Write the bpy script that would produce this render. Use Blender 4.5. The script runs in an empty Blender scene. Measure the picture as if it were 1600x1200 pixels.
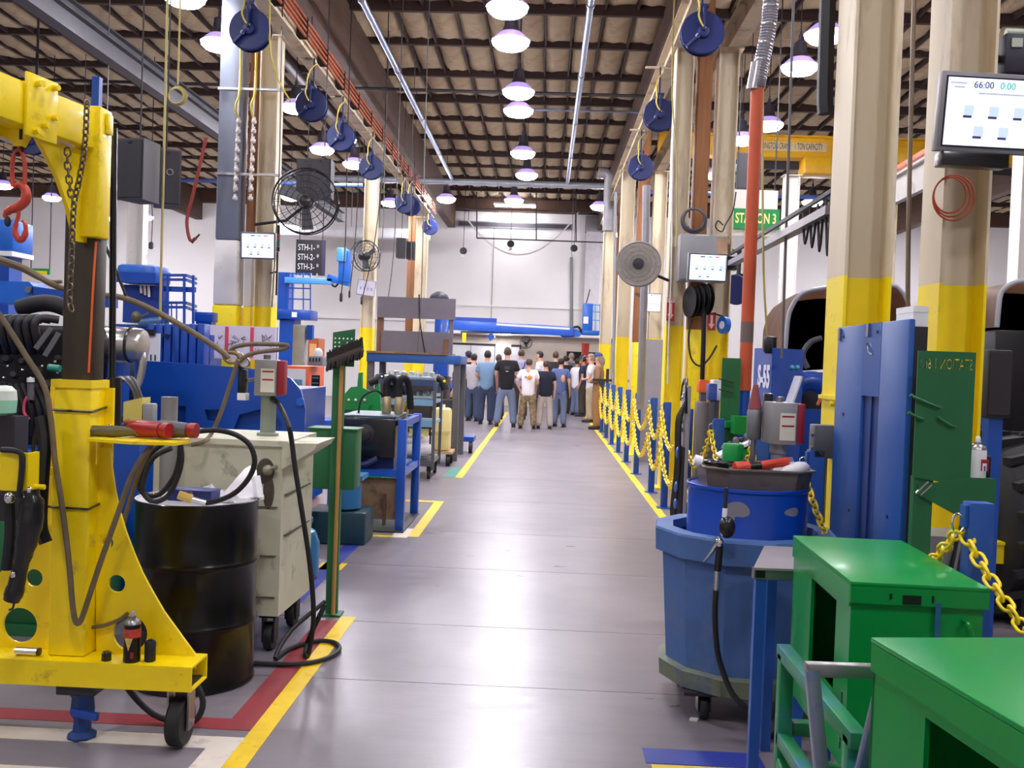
import bpy, bmesh, math, random
from mathutils import Matrix, Vector, Euler
S = bpy.context.scene
COL = S.collection
PI = math.pi
random.seed(7)

# ---------------------------------------------------------------- camera, world, exposure
EYE = Vector((0, 0, 1.6)); FPX = 1500.0
def _cam_axes():
    yc = Vector((50 / FPX, 34 / FPX, -1)).normalized()          # where the aisle runs to, in camera axes
    up = Vector((math.sin(.037), math.cos(.037), 0))
    zc = (up - yc * up.dot(yc)).normalized()
    xc = yc.cross(zc)
    return Matrix((xc, yc, zc))                                    # rows: world axes in camera coordinates = camera->world
CW = _cam_axes()
cd = bpy.data.cameras.new('camera'); cam = bpy.data.objects.new('camera', cd); COL.objects.link(cam)
cam.matrix_world = Matrix.Translation(EYE) @ CW.to_4x4()
cd.sensor_fit = 'HORIZONTAL'; cd.sensor_width = 36; cd.lens = 36 * FPX / 1600; cd.clip_end = 200; cd.clip_start = .05
S.camera = cam
w = bpy.data.worlds.new('world'); S.world = w; w.use_nodes = True
w.node_tree.nodes['Background'].inputs[0].default_value = (.55, .57, .65, 1)
w.node_tree.nodes['Background'].inputs[1].default_value = .3
S.view_settings.view_transform = 'Standard'; S.view_settings.look = 'None'
S.view_settings.exposure = EXPOSURE = 0.0; S.view_settings.gamma = 1; S.view_settings.use_curve_mapping = False
LAMP_W = 160.0                                                      # radiance of each high bay lens

def at(px, py, Y):
    """Surveyed point: the place at distance Y down the hall that the photograph shows at a pixel."""
    d = CW @ Vector(((px - 800) / FPX, -(py - 600) / FPX, -1))
    return EYE + d * (Y / d.y)
def fl(px, py, z=0):
    d = CW @ Vector(((px - 800) / FPX, -(py - 600) / FPX, -1))
    return EYE + d * ((z - 1.6) / d.z)

# ---------------------------------------------------------------- materials
def lin(c):
    return tuple((v / 255 / 12.92) if v / 255 <= .04045 else ((v / 255 + .055) / 1.055) ** 2.4 for v in c)
MATS = {}
def mat(key, rgb, rough=.5, metal=0., var=.10, scale=5., bump=0., dirt=None, coat=0., emit=0., spec=.5, stretch=None):
    if key in MATS: return MATS[key]
    m = bpy.data.materials.new(key); m.use_nodes = True; MATS[key] = m
    nt = m.node_tree; n = nt.nodes; l = nt.links; b = n['Principled BSDF']
    c = lin(rgb)
    b.inputs['Roughness'].default_value = rough; b.inputs['Metallic'].default_value = metal
    b.inputs['Specular IOR Level'].default_value = spec
    if coat: b.inputs['Coat Weight'].default_value = coat; b.inputs['Coat Roughness'].default_value = .12
    tc = n.new('ShaderNodeTexCoord'); vec = tc.outputs['Object']
    if stretch:
        mp = n.new('ShaderNodeMapping'); mp.inputs['Scale'].default_value = stretch; l.new(vec, mp.inputs[0]); vec = mp.outputs[0]
    nz = n.new('ShaderNodeTexNoise'); nz.inputs['Scale'].default_value = scale; nz.inputs['Detail'].default_value = 6
    l.new(vec, nz.inputs['Vector'])
    mr = n.new('ShaderNodeMapRange'); mr.inputs['From Min'].default_value = .25; mr.inputs['From Max'].default_value = .75
    mr.inputs['To Min'].default_value = 1 - var; mr.inputs['To Max'].default_value = 1 + var
    l.new(nz.outputs[0], mr.inputs[0])
    vm = n.new('ShaderNodeVectorMath'); vm.operation = 'SCALE'; vm.inputs[0].default_value = c; l.new(mr.outputs[0], vm.inputs['Scale'])
    out = vm.outputs[0]
    if dirt:
        drgb, amt, dsc = dirt
        n2 = n.new('ShaderNodeTexNoise'); n2.inputs['Scale'].default_value = dsc; n2.inputs['Detail'].default_value = 9; n2.inputs['Roughness'].default_value = .65
        l.new(vec, n2.inputs['Vector'])
        r2 = n.new('ShaderNodeMapRange'); r2.inputs['From Min'].default_value = .62 - amt * .3; r2.inputs['From Max'].default_value = .78 - amt * .2
        l.new(n2.outputs[0], r2.inputs[0])
        mx = n.new('ShaderNodeMix'); mx.data_type = 'RGBA'; l.new(r2.outputs[0], mx.inputs[0]); l.new(out, mx.inputs[6]); mx.inputs[7].default_value = (*lin(drgb), 1)
        out = mx.outputs[2]
    l.new(out, b.inputs['Base Color'])
    if bump:
        bp = n.new('ShaderNodeBump'); bp.inputs['Strength'].default_value = bump; bp.inputs['Distance'].default_value = .01
        l.new(nz.outputs[0], bp.inputs['Height']); l.new(bp.outputs[0], b.inputs['Normal'])
    if emit:
        b.inputs['Emission Color'].default_value = (*c, 1); b.inputs['Emission Strength'].default_value = emit
    return m

YEL = mat("yellow paint", (252, 222, 0), .38, var=.06, scale=9, dirt=((150, 125, 40), .05, 7), coat=.2)
YEL2 = mat('column yellow', (248, 222, 4), .5, var=.08, scale=3, dirt=((170, 140, 50), .15, 3))
CREAM = mat('column cream', (214, 200, 172), .6, var=.10, scale=2, dirt=((136, 106, 80), .34, 1.6), stretch=(1.5, 1.5, .35))
WHITEP = mat('column white', (226, 222, 216), .55, var=.06, scale=3, dirt=((150, 140, 128), .15, 3))
BLUE = mat('machine blue', (10, 72, 168), .36, var=.08, scale=4, coat=.25)
BLUE2 = mat('bright blue', (18, 98, 196), .4, var=.08, scale=4, coat=.2)
REELB = mat('reel blue', (10, 30, 92), .45, var=.1, scale=6)
BINB = mat('worn bin blue', (70, 104, 158), .6, var=.18, scale=5, bump=.15, dirt=((96, 112, 132), .2, 6))
BINB2 = mat('bin skirt olive', (110, 118, 96), .7, var=.2, scale=6, dirt=((60, 80, 120), .3, 5))
DRUMB = mat('drum blue', (0, 66, 172), .38, var=.06, scale=4, coat=.2, dirt=((120, 116, 124), .12, 2.2))
GREEN = mat('cabinet green', (0, 138, 58), .36, var=.06, scale=3, coat=.12, spec=.35)
GREEN2 = mat('dull green', (30, 102, 58), .5, var=.1, scale=4, dirt=((60, 90, 60), .1, 4))
GREEN3 = mat('machine green', (8, 140, 70), .42, var=.1, scale=4)
BLACK = mat('black paint', (16, 15, 16), .3, var=.2, scale=6, coat=.3)
DRUMK = mat('drum black', (9, 7, 7), .3, var=.3, scale=5, coat=.15, spec=.3)
RUB = mat('black rubber', (24, 23, 25), .62, var=.2, scale=14)
DARK = mat('dark casing', (40, 37, 42), .6, var=.12, scale=6)
SHADE = mat('charcoal panel', (66, 62, 70), .6, var=.1, scale=3)
STEEL = mat('bare steel', (150, 148, 150), .34, .85, var=.12, scale=8)
CHROME = mat('chrome', (225, 225, 228), .16, 1., var=.03)
GREY = mat('grey paint', (140, 140, 142), .5, var=.07, scale=4)
GREYD = mat('dark grey paint', (92, 92, 98), .5, var=.1, scale=4)
MAST = mat('dark mast steel', (66, 57, 46), .45, .35, var=.3, scale=4, stretch=(3, 3, .5), dirt=((40, 34, 28), .3, 3))
RED = mat('tool red', (156, 30, 34), .4, var=.08)
HOOKR = mat('hook red', (196, 66, 44), .45, var=.15, scale=14, coat=.2)
ORANGE = mat('pipe orange', (196, 84, 48), .55, var=.1, scale=4)
ORANGE2 = mat('bright orange', (240, 106, 40), .45, var=.05)
WOOD = mat('timber', (150, 98, 56), .65, var=.22, scale=3, stretch=(8, 8, .6))
WOODD = mat('dark timber', (84, 58, 44), .75, var=.3, scale=3, stretch=(6, .6, 6))
STICK = mat('broom stick wood', (176, 134, 72), .5, var=.12, scale=6, stretch=(8, 8, 1))
HOSEB = mat('dusty brown hose', (112, 98, 74), .6, var=.2, scale=18)
YHOSE = mat('yellow air hose', (214, 190, 72), .5, var=.1)
CABC = mat('cream cabinet paint', (206, 204, 178), .5, var=.08, scale=5, dirt=((110, 104, 84), .2, 7))
WHITE = mat('white plastic', (236, 236, 236), .5, var=.03)
CLOTH = mat('white rag cloth', (238, 236, 240), .85, var=.04, bump=.2)
PLY = mat('oiled plywood', (138, 112, 84), .7, var=.2, scale=3, dirt=((70, 56, 44), .3, 4))
COPPER = mat('copper bar', (196, 104, 70), .4, .6, var=.15, scale=10)
WALLW = mat('white wall paint', (240, 237, 236), .8, var=.035, scale=.6, bump=.02)
BEIGE = mat('beige office wall', (208, 196, 182), .8, var=.04)
PLASY = mat('yellow chain plastic', (252, 220, 30), .4, var=.05)
BPOST = mat('stanchion blue', (26, 78, 158), .5, var=.12, scale=7, dirt=((70, 90, 130), .15, 8))
CONC = None

# ---------------------------------------------------------------- geometry helpers
def frame(d):
    d = Vector(d).normalized(); a = Vector((0, 0, 1)) if abs(d.z) < .95 else Vector((1, 0, 0))
    x = a.cross(d).normalized(); return x, d.cross(x)
class M:
    def __init__(s): s.bm = bmesh.new()
    def box(s, c, size, rot=None, bv=0.):
        r = bmesh.ops.create_cube(s.bm, size=1); vs = r['verts']
        mt = Matrix.Translation(Vector(c)) @ (Euler(rot).to_matrix().to_4x4() if isinstance(rot, (tuple, list)) else (rot.to_4x4() if rot else Matrix())) @ Matrix.Diagonal((*size, 1))
        bmesh.ops.transform(s.bm, matrix=mt, verts=vs)
        if bv:
            es = list({e for v in vs for e in v.link_edges})
            bmesh.ops.bevel(s.bm, geom=es, offset=bv, segments=2, affect='EDGES', profile=.5)
        return s
    def bx(s, x0, x1, y0, y1, z0, z1, bv=0.):
        return s.box(((x0 + x1) / 2, (y0 + y1) / 2, (z0 + z1) / 2), (abs(x1 - x0), abs(y1 - y0), abs(z1 - z0)), bv=bv)
    def bar(s, p, q, wx, wy, bv=0., roll=0.):
        p, q = Vector(p), Vector(q); d = q - p; x, y = frame(d)
        R = Matrix((x, y, d.normalized())).transposed() @ Matrix.Rotation(roll, 3, 'Z')
        return s.box((p + q) / 2, (wx, wy, d.length), R, bv)
    def cyl(s, p, q, r, r2=None, n=16, cap=True):
        p, q = Vector(p), Vector(q); r2 = r if r2 is None else r2; x, y = frame(q - p)
        a = [s.bm.verts.new(p + (x * math.cos(2 * PI * i / n) + y * math.sin(2 * PI * i / n)) * r) for i in range(n)]
        b = [s.bm.verts.new(q + (x * math.cos(2 * PI * i / n) + y * math.sin(2 * PI * i / n)) * r2) for i in range(n)]
        for i in range(n): s.bm.faces.new((a[i], a[(i + 1) % n], b[(i + 1) % n], b[i]))
        if cap: s.bm.faces.new(a[::-1]); s.bm.faces.new(b)
        return s
    def tube(s, pts, r, n=8, closed=False, smooth=4, cap=True):
        P = [Vector(p) for p in pts]
        if smooth > 1 and len(P) > 2:
            Q = []; N = len(P); seg = N if closed else N - 1
            for i in range(seg):
                p0 = P[(i - 1) % N] if closed or i > 0 else P[0]; p1 = P[i]; p2 = P[(i + 1) % N]
                p3 = P[(i + 2) % N] if closed or i + 2 < N else P[-1]
                for k in range(smooth):
                    t = k / smooth
                    Q.append(.5 * ((2 * p1) + (p2 - p0) * t + (2 * p0 - 5 * p1 + 4 * p2 - p3) * t * t + (3 * p1 - p0 - 3 * p2 + p3) * t ** 3))
            if not closed: Q.append(P[-1])
            P = Q
        N = len(P); rings = []; px = None
        for i, p in enumerate(P):
            t = (P[(i + 1) % N] - P[i - 1]) if closed or 0 < i < N - 1 else (P[1] - P[0] if i == 0 else P[-1] - P[-2])
            if t.length < 1e-9: t = Vector((0, 0, 1))
            t.normalize()
            if px is None: px, _ = frame(t)
            px = (px - t * px.dot(t)); px = px.normalized() if px.length > 1e-6 else frame(t)[0]
            y = t.cross(px); rr = r[min(i * len(r) // N, len(r) - 1)] if isinstance(r, (list, tuple)) else r
            rings.append([s.bm.verts.new(p + (px * math.cos(2 * PI * k / n) + y * math.sin(2 * PI * k / n)) * rr) for k in range(n)])
        for i in range(N if closed else N - 1):
            a, b = rings[i], rings[(i + 1) % N]
            for k in range(n): s.bm.faces.new((a[k], a[(k + 1) % n], b[(k + 1) % n], b[k]))
        if not closed and cap: s.bm.faces.new(rings[0][::-1]); s.bm.faces.new(rings[-1])
        return s
    def lathe(s, prof, c=(0, 0, 0), axis=(0, 0, 1), n=24, capa=True, capb=True):
        c = Vector(c); ax = Vector(axis).normalized(); x, y = frame(ax); rings = []
        for r, h in prof:
            rings.append([s.bm.verts.new(c + ax * h + (x * math.cos(2 * PI * k / n) + y * math.sin(2 * PI * k / n)) * max(r, 1e-4)) for k in range(n)])
        for a, b in zip(rings, rings[1:]):
            for k in range(n): s.bm.faces.new((a[k], a[(k + 1) % n], b[(k + 1) % n], b[k]))
        if capa: s.bm.faces.new(rings[0][::-1])
        if capb: s.bm.faces.new(rings[-1])
        return s
    def ball(s, c, r, n=12, rot=None):
        r = (r, r, r) if isinstance(r, (int, float)) else r
        q = bmesh.ops.create_uvsphere(s.bm, u_segments=n, v_segments=max(6, n * 2 // 3), radius=1)
        bmesh.ops.transform(s.bm, matrix=Matrix.Translation(Vector(c)) @ (Euler(rot).to_matrix().to_4x4() if rot else Matrix()) @ Matrix.Diagonal((*r, 1)), verts=q['verts'])
        return s
    def ring(s, c, R, r, axis=(0, 0, 1), n=24, m=8, sx=1., sy=1.):
        c = Vector(c); x, y = frame(axis)
        return s.tube([c + x * R * sx * math.cos(2 * PI * i / n) + y * R * sy * math.sin(2 * PI * i / n) for i in range(n)], r, m, True, 1)
    def prism(s, pts, d):
        """polygon of 3-D points pushed along the vector d"""
        d = Vector(d); a = [s.bm.verts.new(Vector(p)) for p in pts]; b = [s.bm.verts.new(Vector(p) + d) for p in pts]; n = len(a)
        s.bm.faces.new(a[::-1]); s.bm.faces.new(b)
        for i in range(n): s.bm.faces.new((a[i], a[(i + 1) % n], b[(i + 1) % n], b[i]))
        return s
    def plate(s, outline, holes, o, u, v, d):
        """flat plate with holes: outline and holes are (a, b) loops in the plane o + a u + b v, thickness vector d"""
        o, u, v, d = Vector(o), Vector(u), Vector(v), Vector(d); loops = []
        t = bmesh.new(); es = []
        for lp in [outline] + holes:
            vs = [t.verts.new(o + u * a + v * b) for a, b in lp]
            es += [t.edges.new((vs[i], vs[(i + 1) % len(vs)])) for i in range(len(vs))]
        bmesh.ops.triangle_fill(t, use_beauty=True, use_dissolve=False, edges=es, normal=u.cross(v))
        g = bmesh.ops.extrude_face_region(t, geom=list(t.faces))
        bmesh.ops.translate(t, vec=d, verts=[e for e in g['geom'] if isinstance(e, bmesh.types.BMVert)])
        me = bpy.data.meshes.new('tmp'); t.to_mesh(me); t.free(); s.bm.from_mesh(me); bpy.data.meshes.remove(me)
        return s
    def xf(s, mt): bmesh.ops.transform(s.bm, matrix=mt, verts=list(s.bm.verts)); return s
    def b(s, name, m, parent=None, ang=38., local=False, label=None):
        bmesh.ops.recalc_face_normals(s.bm, faces=list(s.bm.faces))
        if parent is not None and not local:
            bmesh.ops.transform(s.bm, matrix=WM[parent.name].inverted(), verts=list(s.bm.verts))
        me = bpy.data.meshes.new(name); s.bm.to_mesh(me); s.bm.free()
        if len(me.polygons):
            me.polygons.foreach_set('use_smooth', [True] * len(me.polygons)); me.set_sharp_from_angle(angle=math.radians(ang))
        me.materials.append(m)
        o = bpy.data.objects.new(name, me); COL.objects.link(o)
        if parent is not None: o.parent = parent; WM[o.name] = WM[parent.name]
        else: WM[o.name] = Matrix()
        if label: o['label'] = label
        return o
WM = {}
def T(name, label, cat, loc=(0, 0, 0), rz=0., group=None):
    o = bpy.data.objects.new(name, None); COL.objects.link(o); o.location = Vector(loc); o.rotation_euler = (0, 0, rz)
    o.empty_display_size = .1
    o['label'] = label; o['category'] = cat
    if group: o['group'] = group
    WM[o.name] = Matrix.Translation(Vector(loc)) @ Matrix.Rotation(rz, 4, 'Z')
    return o
def tag(o, label, cat, group=None, kind=None):
    o['label'] = label; o['category'] = cat
    if group: o['group'] = group
    if kind: o['kind'] = kind
    return o
def struct(o, label=None):
    o['kind'] = 'structure'
    if label: o['label'] = label
    return o
def dup(root, loc, rz=None, label=None, group=None, scale=None):
    kidmap = {}
    for x in COL.objects:
        if x.parent is not None: kidmap.setdefault(x.parent.name, []).append(x)
    def cp2(o, par):
        c = o.copy(); COL.objects.link(c)
        if par is not None: c.parent = par
        for ch in kidmap.get(o.name, []): cp2(ch, c)
        return c
    r = cp2(root, None); r.location = Vector(loc)
    if rz is not None: r.rotation_euler = (0, 0, rz)
    if scale: r.scale = (scale,) * 3
    if label: r['label'] = label
    if group: r['group'] = group
    WM[r.name] = Matrix.Translation(Vector(loc)) @ Matrix.Rotation(r.rotation_euler.z, 4, 'Z')
    return r
def txt(body, size, m, parent, o, u, v, name='lettering', ext=.001, align='CENTER', fit=None, offset=0.):
    """lettering as a thin mesh; o is its middle, u runs along the line, v up"""
    cu = bpy.data.curves.new('t', 'FONT'); cu.body = body; cu.size = size; cu.align_x = align; cu.align_y = 'CENTER'; cu.extrude = ext; cu.resolution_u = 3; cu.offset = offset
    ob = bpy.data.objects.new('t', cu); COL.objects.link(ob)
    dg = bpy.context.evaluated_depsgraph_get(); me = bpy.data.meshes.new_from_object(ob.evaluated_get(dg))
    bpy.data.objects.remove(ob); bpy.data.curves.remove(cu)
    u = Vector(u).normalized(); v = Vector(v).normalized(); nrm = u.cross(v)
    k = 1.
    if fit and len(me.vertices):
        xs = [q.co.x for q in me.vertices]; k = fit / (max(xs) - min(xs))
    R = Matrix((u, v, nrm)).transposed().to_4x4()
    me.transform(Matrix.Translation(Vector(o)) @ R @ Matrix.Diagonal((k, 1, 1, 1)))
    if parent is not None: me.transform(WM[parent.name].inverted())
    me.materials.clear(); me.materials.append(m); me.name = name
    r = bpy.data.objects.new(name, me); COL.objects.link(r)
    if parent is not None: r.parent = parent
    WM[r.name] = WM[parent.name] if parent is not None else Matrix()
    return r
def circ(cx, cy, r, n=20): return [(cx + r * math.cos(2 * PI * i / n), cy + r * math.sin(2 * PI * i / n)) for i in range(n)]
def hang(p, q, sag, n=10):
    p, q = Vector(p), Vector(q)
    return [p.lerp(q, i / n) + Vector((0, 0, -sag * 4 * (i / n) * (1 - i / n))) for i in range(n + 1)]
# ================================================================ SETTING
XL, XR, YB, YF, ZC = -23., 20., -7., 37., 7.75
def concrete():
    m = bpy.data.materials.new('grey lilac concrete'); m.use_nodes = True
    nt = m.node_tree; n = nt.nodes; l = nt.links; b = n['Principled BSDF']
    tc = n.new('ShaderNodeNewGeometry')
    def noise(sc, det, st=(1, 1, 1)):
        mp = n.new('ShaderNodeMapping'); mp.inputs['Scale'].default_value = st; l.new(tc.outputs['Position'], mp.inputs[0])
        z = n.new('ShaderNodeTexNoise'); z.inputs['Scale'].default_value = sc; z.inputs['Detail'].default_value = det; z.inputs['Roughness'].default_value = .6; l.new(mp.outputs[0], z.inputs['Vector']); return z.outputs[0]
    a = noise(.9, 8); c = noise(6, 6, (.4, 1.6, 1)); d = noise(40, 3)
    r = n.new('ShaderNodeValToRGB'); r.color_ramp.elements[0].position = .3; r.color_ramp.elements[1].position = .72
    r.color_ramp.elements[0].color = (*lin((108, 100, 108)), 1); r.color_ramp.elements[1].color = (*lin((148, 140, 146)), 1)
    ad = n.new('ShaderNodeMath'); ad.operation = 'MULTIPLY_ADD'; l.new(c, ad.inputs[0]); ad.inputs[1].default_value = .35
    sb = n.new('ShaderNodeMath'); sb.operation = 'MULTIPLY_ADD'; l.new(a, sb.inputs[0]); sb.inputs[1].default_value = .6; sb.inputs[2].default_value = .02
    l.new(sb.outputs[0], ad.inputs[2]); l.new(ad.outputs[0], r.inputs[0]); l.new(r.outputs[0], b.inputs['Base Color'])
    q = n.new('ShaderNodeMapRange'); q.inputs['To Min'].default_value = .2; q.inputs['To Max'].default_value = .44; l.new(c, q.inputs[0]); l.new(q.outputs[0], b.inputs['Roughness'])
    bp = n.new('ShaderNodeBump'); bp.inputs['Strength'].default_value = .08; bp.inputs['Distance'].default_value = .004; l.new(d, bp.inputs['Height']); l.new(bp.outputs[0], b.inputs['Normal'])
    return m
CONC = concrete()
floor = struct(M().bx(XL, XR, YB, YF, -.3, -.012).b('floor', mat('joint filler', (52, 48, 52), .9)))
ys = [YB, -3, -.6, 1.5, 2.6, 4.68, 5.72, 7.3, 8.85, 10.9, 13.0, 15.1, 17.2, 19.3, 21.4, 23.6, 26, 29, 33, YF]
for y0, y1 in zip(ys, ys[1:]):
    o = M().bx(XL, XR, y0 + .003, y1 - .003, -.2, 0).b('slab', CONC, floor); o['kind'] = 'structure'
wb = struct(M().bx(XL, XR, YF, YF + .2, -.3, ZC + .3).b('wall_back', WALLW))
struct(M().bx(XL, XR, YB - .2, YB, -.3, ZC + .3).b('wall_front', WALLW))
struct(M().bx(XL - .2, XL, YB, YF, -.3, ZC + .3).b('wall_left', WALLW))
struct(M().bx(XR, XR + .2, YB, YF, -.3, ZC + .3).b('wall_right', WALLW))
# wall joints and ledges on the back wall, as the photograph shows them
for x in (-15.6, -11.1, -6.6, -2.1, 2.3, 6.8, 11.3, 15.8):
    M().bx(x - .02, x + .02, YF - .03, YF, 0, ZC).b('panel_joint', mat('wall joint', (178, 172, 172), .8), wb)
M().bx(-3.4, 2.2, YF - .06, YF, 3.66, 3.73).b('ledge', WALLW, wb)
M().bx(-10, -3.2, YF - .12, YF, 3.0, 3.08).b('ledge', WALLW, wb)

# ---- ceiling: deck, timber purlins and sub-purlins, sagging insulation panels
INS = mat('paper faced insulation', (180, 160, 128), .85, var=.16, scale=2.2, bump=.25, dirt=((122, 102, 78), .28, 1.3))
PURL = mat('ceiling timber', (58, 40, 34), .8, var=.3, scale=2.5, stretch=(.4, 5, 5))
ceiling = struct(M().bx(XL, XR, YB, YF, ZC + .12, ZC + .3).b('ceiling', mat('ceiling deck', (120, 104, 88), .9)))
PX, PY, Y0C = .53, 1.95, 12.9
def insul_bm(seed, w, d):
    r = random.Random(seed); bm = bmesh.new(); nx, ny = 4, 6; g = []
    for j in range(ny + 1):
        row = []
        for i in range(nx + 1):
            u, v = i / nx, j / ny; e = min(u, 1 - u, v, 1 - v)
            z = -.10 * min(1, e * 4.2) - (.035 * math.sin(v * PI * 3 + seed) ** 2 if e > 0 else 0) + r.uniform(-.02, .02)
            row.append(bm.verts.new(((u - .5) * w + (r.uniform(-.012, .012)), (v - .5) * d, z)))
        g.append(row)
    for j in range(ny):
        for i in range(nx): bm.faces.new((g[j][i], g[j + 1][i], g[j + 1][i + 1], g[j][i + 1]))
    return bm
pm = []
for k in range(6):
    bm = insul_bm(k, PX - .035, PY - .09); me = bpy.data.meshes.new('insulation_panel'); bm.to_mesh(me); bm.free()
    me.polygons.foreach_set('use_smooth', [True] * len(me.polygons)); me.materials.append(INS); pm.append(me)
def insul_z(x): return ZC + .05
nrow = int((YF - Y0C) / PY); cells = []
for j in range(nrow):
    for i in range(int((XR - XL) / PX)):
        cx, cy = XL + (i + .5) * PX, Y0C + (j + .5) * PY
        if abs(cx) / cy < .62: cells.append((cx, cy))
# the panels seen largest through the gap of the aisle and beside it are single parts, the rest one part
def seen(c):
    x, y = c; px = 850 + 1500 * x / y; py = 566 - 1500 * (ZC - 1.6) / y
    return py > -15 and -20 < px < 1620
first = sorted([c for c in cells if seen(c)], key=lambda c: c[1] + (0 if -3.2 < c[0] < 2.2 else 3))[:290]
fs = set(first)
for k, (x, y) in enumerate(first):
    o = bpy.data.objects.new('insulation_panel', pm[(k * 5 + int(y)) % 6]); COL.objects.link(o); o.location = (x, y, ZC + .05); o.parent = ceiling
    o.rotation_euler = (0, 0, PI if k % 3 == 0 else 0)
rest = M()
for k, (x, y) in enumerate(cells):
    if (x, y) in fs: continue
    t = pm[(k * 7 + int(y)) % 6].copy(); t.transform(Matrix.Translation((x, y, ZC + .05))); rest.bm.from_mesh(t); bpy.data.meshes.remove(t)
o = rest.b('insulation_field', INS, ceiling); o['kind'] = 'stuff'
nr = M().bx(XL, XR, YB, Y0C, ZC + .02, ZC + .05).b('insulation_near', INS, ceiling)
for j in range(-10, nrow + 1):
    y = Y0C + j * PY
    hh = .10 + .03 * ((j * 37) % 3)
    o = M().bx(XL, XR, y - .045, y + .045, ZC - hh + .03, ZC + .1).b('purlin', PURL, ceiling)
sp = M()
for i in range(1, int((XR - XL) / PX)):
    x = XL + i * PX; rr = random.Random(i)
    for j in range(nrow):
        y = Y0C + j * PY
        if abs(x) / (y + 1) > .64: continue
        a = rr.uniform(-.03, .03); b_ = rr.uniform(-.03, .03)
        sp.bar((x + a, y + .05, ZC - .01), (x + b_, y + PY - .05, ZC - .01), .035, .09)
o = sp.b('sub_purlins', PURL, ceiling); o['kind'] = 'stuff'
# glulam girders on the column lines
for x in (-13.6, -3.75, 1.98, 12.4):
    o = struct(M().bx(x - .14, x + .14, YB, YF, 6.65, ZC - .05, .01).b('girder', WOODD, ceiling))
struct(M().bx(XL, XR, YF - .3, YF, 7.3, ZC).b('wall_plate', WOODD, ceiling))

# ---- painted floor tape
TY = mat('yellow floor tape', (236, 198, 20), .5, var=.1, scale=8, dirt=((150, 130, 70), .12, 9))
TR = mat('red floor tape', (140, 44, 50), .6, var=.12, scale=8)
TW = mat('white floor tape', (214, 204, 190), .6, var=.06, scale=6, dirt=((150, 140, 130), .15, 8))
TB = mat('blue floor tape', (40, 56, 150), .55, var=.1, scale=8)
TG = mat('green floor tape', (70, 130, 116), .6, var=.1)
def tape(x0, x1, y0, y1, m, label, z=.002):
    o = M().bx(x0, x1, y0, y1, 0, z).b('floor_tape', m); return tag(o, label, 'floor tape', 'marking tape on the floor')
tape(-1.18, -1.09, 1.6, 5.8, TY, 'long yellow tape line along the aisle beside the black drum')
tape(-1.30, -1.18, 3.98, 5.7, TR, 'red tape strip running along the inside of the near yellow line')
tape(-2.6, -1.30, 3.98, 4.1, TR, 'red tape strip running sideways under the yellow crane base')
tape(-2.9, -1.28, 3.78, 3.9, TW, 'upper white tape strip crossing under the yellow crane base')
tape(-2.9, -1.30, 3.42, 3.54, TW, 'lower white tape strip nearest the bottom left of the photo')
o = M().prism([(-1.18, 3.42, 0), (-1.30, 3.42, 0), (-1.30, 3.9, 0), (-1.18, 3.9, 0)], (0, 0, .003)).b('floor_tape', TW)
tag(o, 'short white tape joining the two white strips to the yellow line', 'floor tape', 'marking tape on the floor')
tape(-1.16, -1.06, 8.5, 10.7, TY, 'yellow tape line on the aisle side of the blue stand')
tape(-2.4, -1.30, 8.44, 8.52, TY, 'thin yellow tape line in front of the blue stand legs')
tape(-1.30, -1.16, 8.44, 8.9, TW, 'white tape corner at the foot of the blue stand')
tape(-1.75, -1.16, 10.6, 10.7, TY, 'yellow tape line crossing behind the blue stand')
tape(-1.62, -1.50, 6.1, 8.1, TB, 'blue tape line behind the green sign post')
tape(-1.64, -1.45, 7.05, 7.3, TY, 'small yellow tape patch on the blue tape line')
tape(-1.14, -1.04, 12.9, 30, TY, 'long yellow tape line running up the aisle to the feet of the crowd')
tape(-1.32, -1.15, 12.9, 14.1, TG, 'short green tape patch beside the start of the far yellow line')
tape(1.28, 1.37, 8.6, 33, TY, 'yellow tape line along the foot of the blue chain posts')
tape(.47, .95, 3.85, 4.0, TB, 'blue tape strip on the floor in front of the blue bin')
tape(.49, 1.0, 3.72, 3.84, TY, 'yellow tape strip below the blue one in front of the blue bin')

# ---- office front below the far wall, with its door and board
of = struct(M().bx(-3.7, 2.8, 34.5, 34.7, 0, 2.5).bx(-3.8, 2.9, 34.1, 34.9, 2.5, 2.7).b('trim_1', BEIGE))
M().bx(.8, 2.1, 34.46, 34.5, 0, 2.02).b('door_1', mat('dark doorway', (24, 22, 26), .8)); struct(bpy.data.objects['door_1'])
M().bx(-3.8, 2.9, 34.06, 34.1, 2.52, 2.69).b('trim_2', WALLW); struct(bpy.data.objects['trim_2'])
wbd = T('whiteboard', 'large white board on the office wall behind the crowd', 'whiteboard', (-2.2, 34.45, 1.0))
M().bx(-3.5, -.9, 34.42, 34.48, .9, 2.12).b('board', WHITE, wbd); M().bx(-3.56, -.84, 34.40, 34.49, 2.12, 2.19).bx(-.9, -.84, 34.40, 34.49, .9, 2.12).b('frame', DARK, wbd)
M().bx(-1.75, -1.2, 34.38, 34.42, 1.5, 2.2).b('paper_sheet', mat('paper', (245, 245, 246), .8), wbd)
for i in range(1, 3): M().bx(-3.5 + i * .86 - .01, -3.5 + i * .86 + .01, 34.405, 34.42, .9, 2.12).b('panel_line', GREY, wbd)

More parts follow.
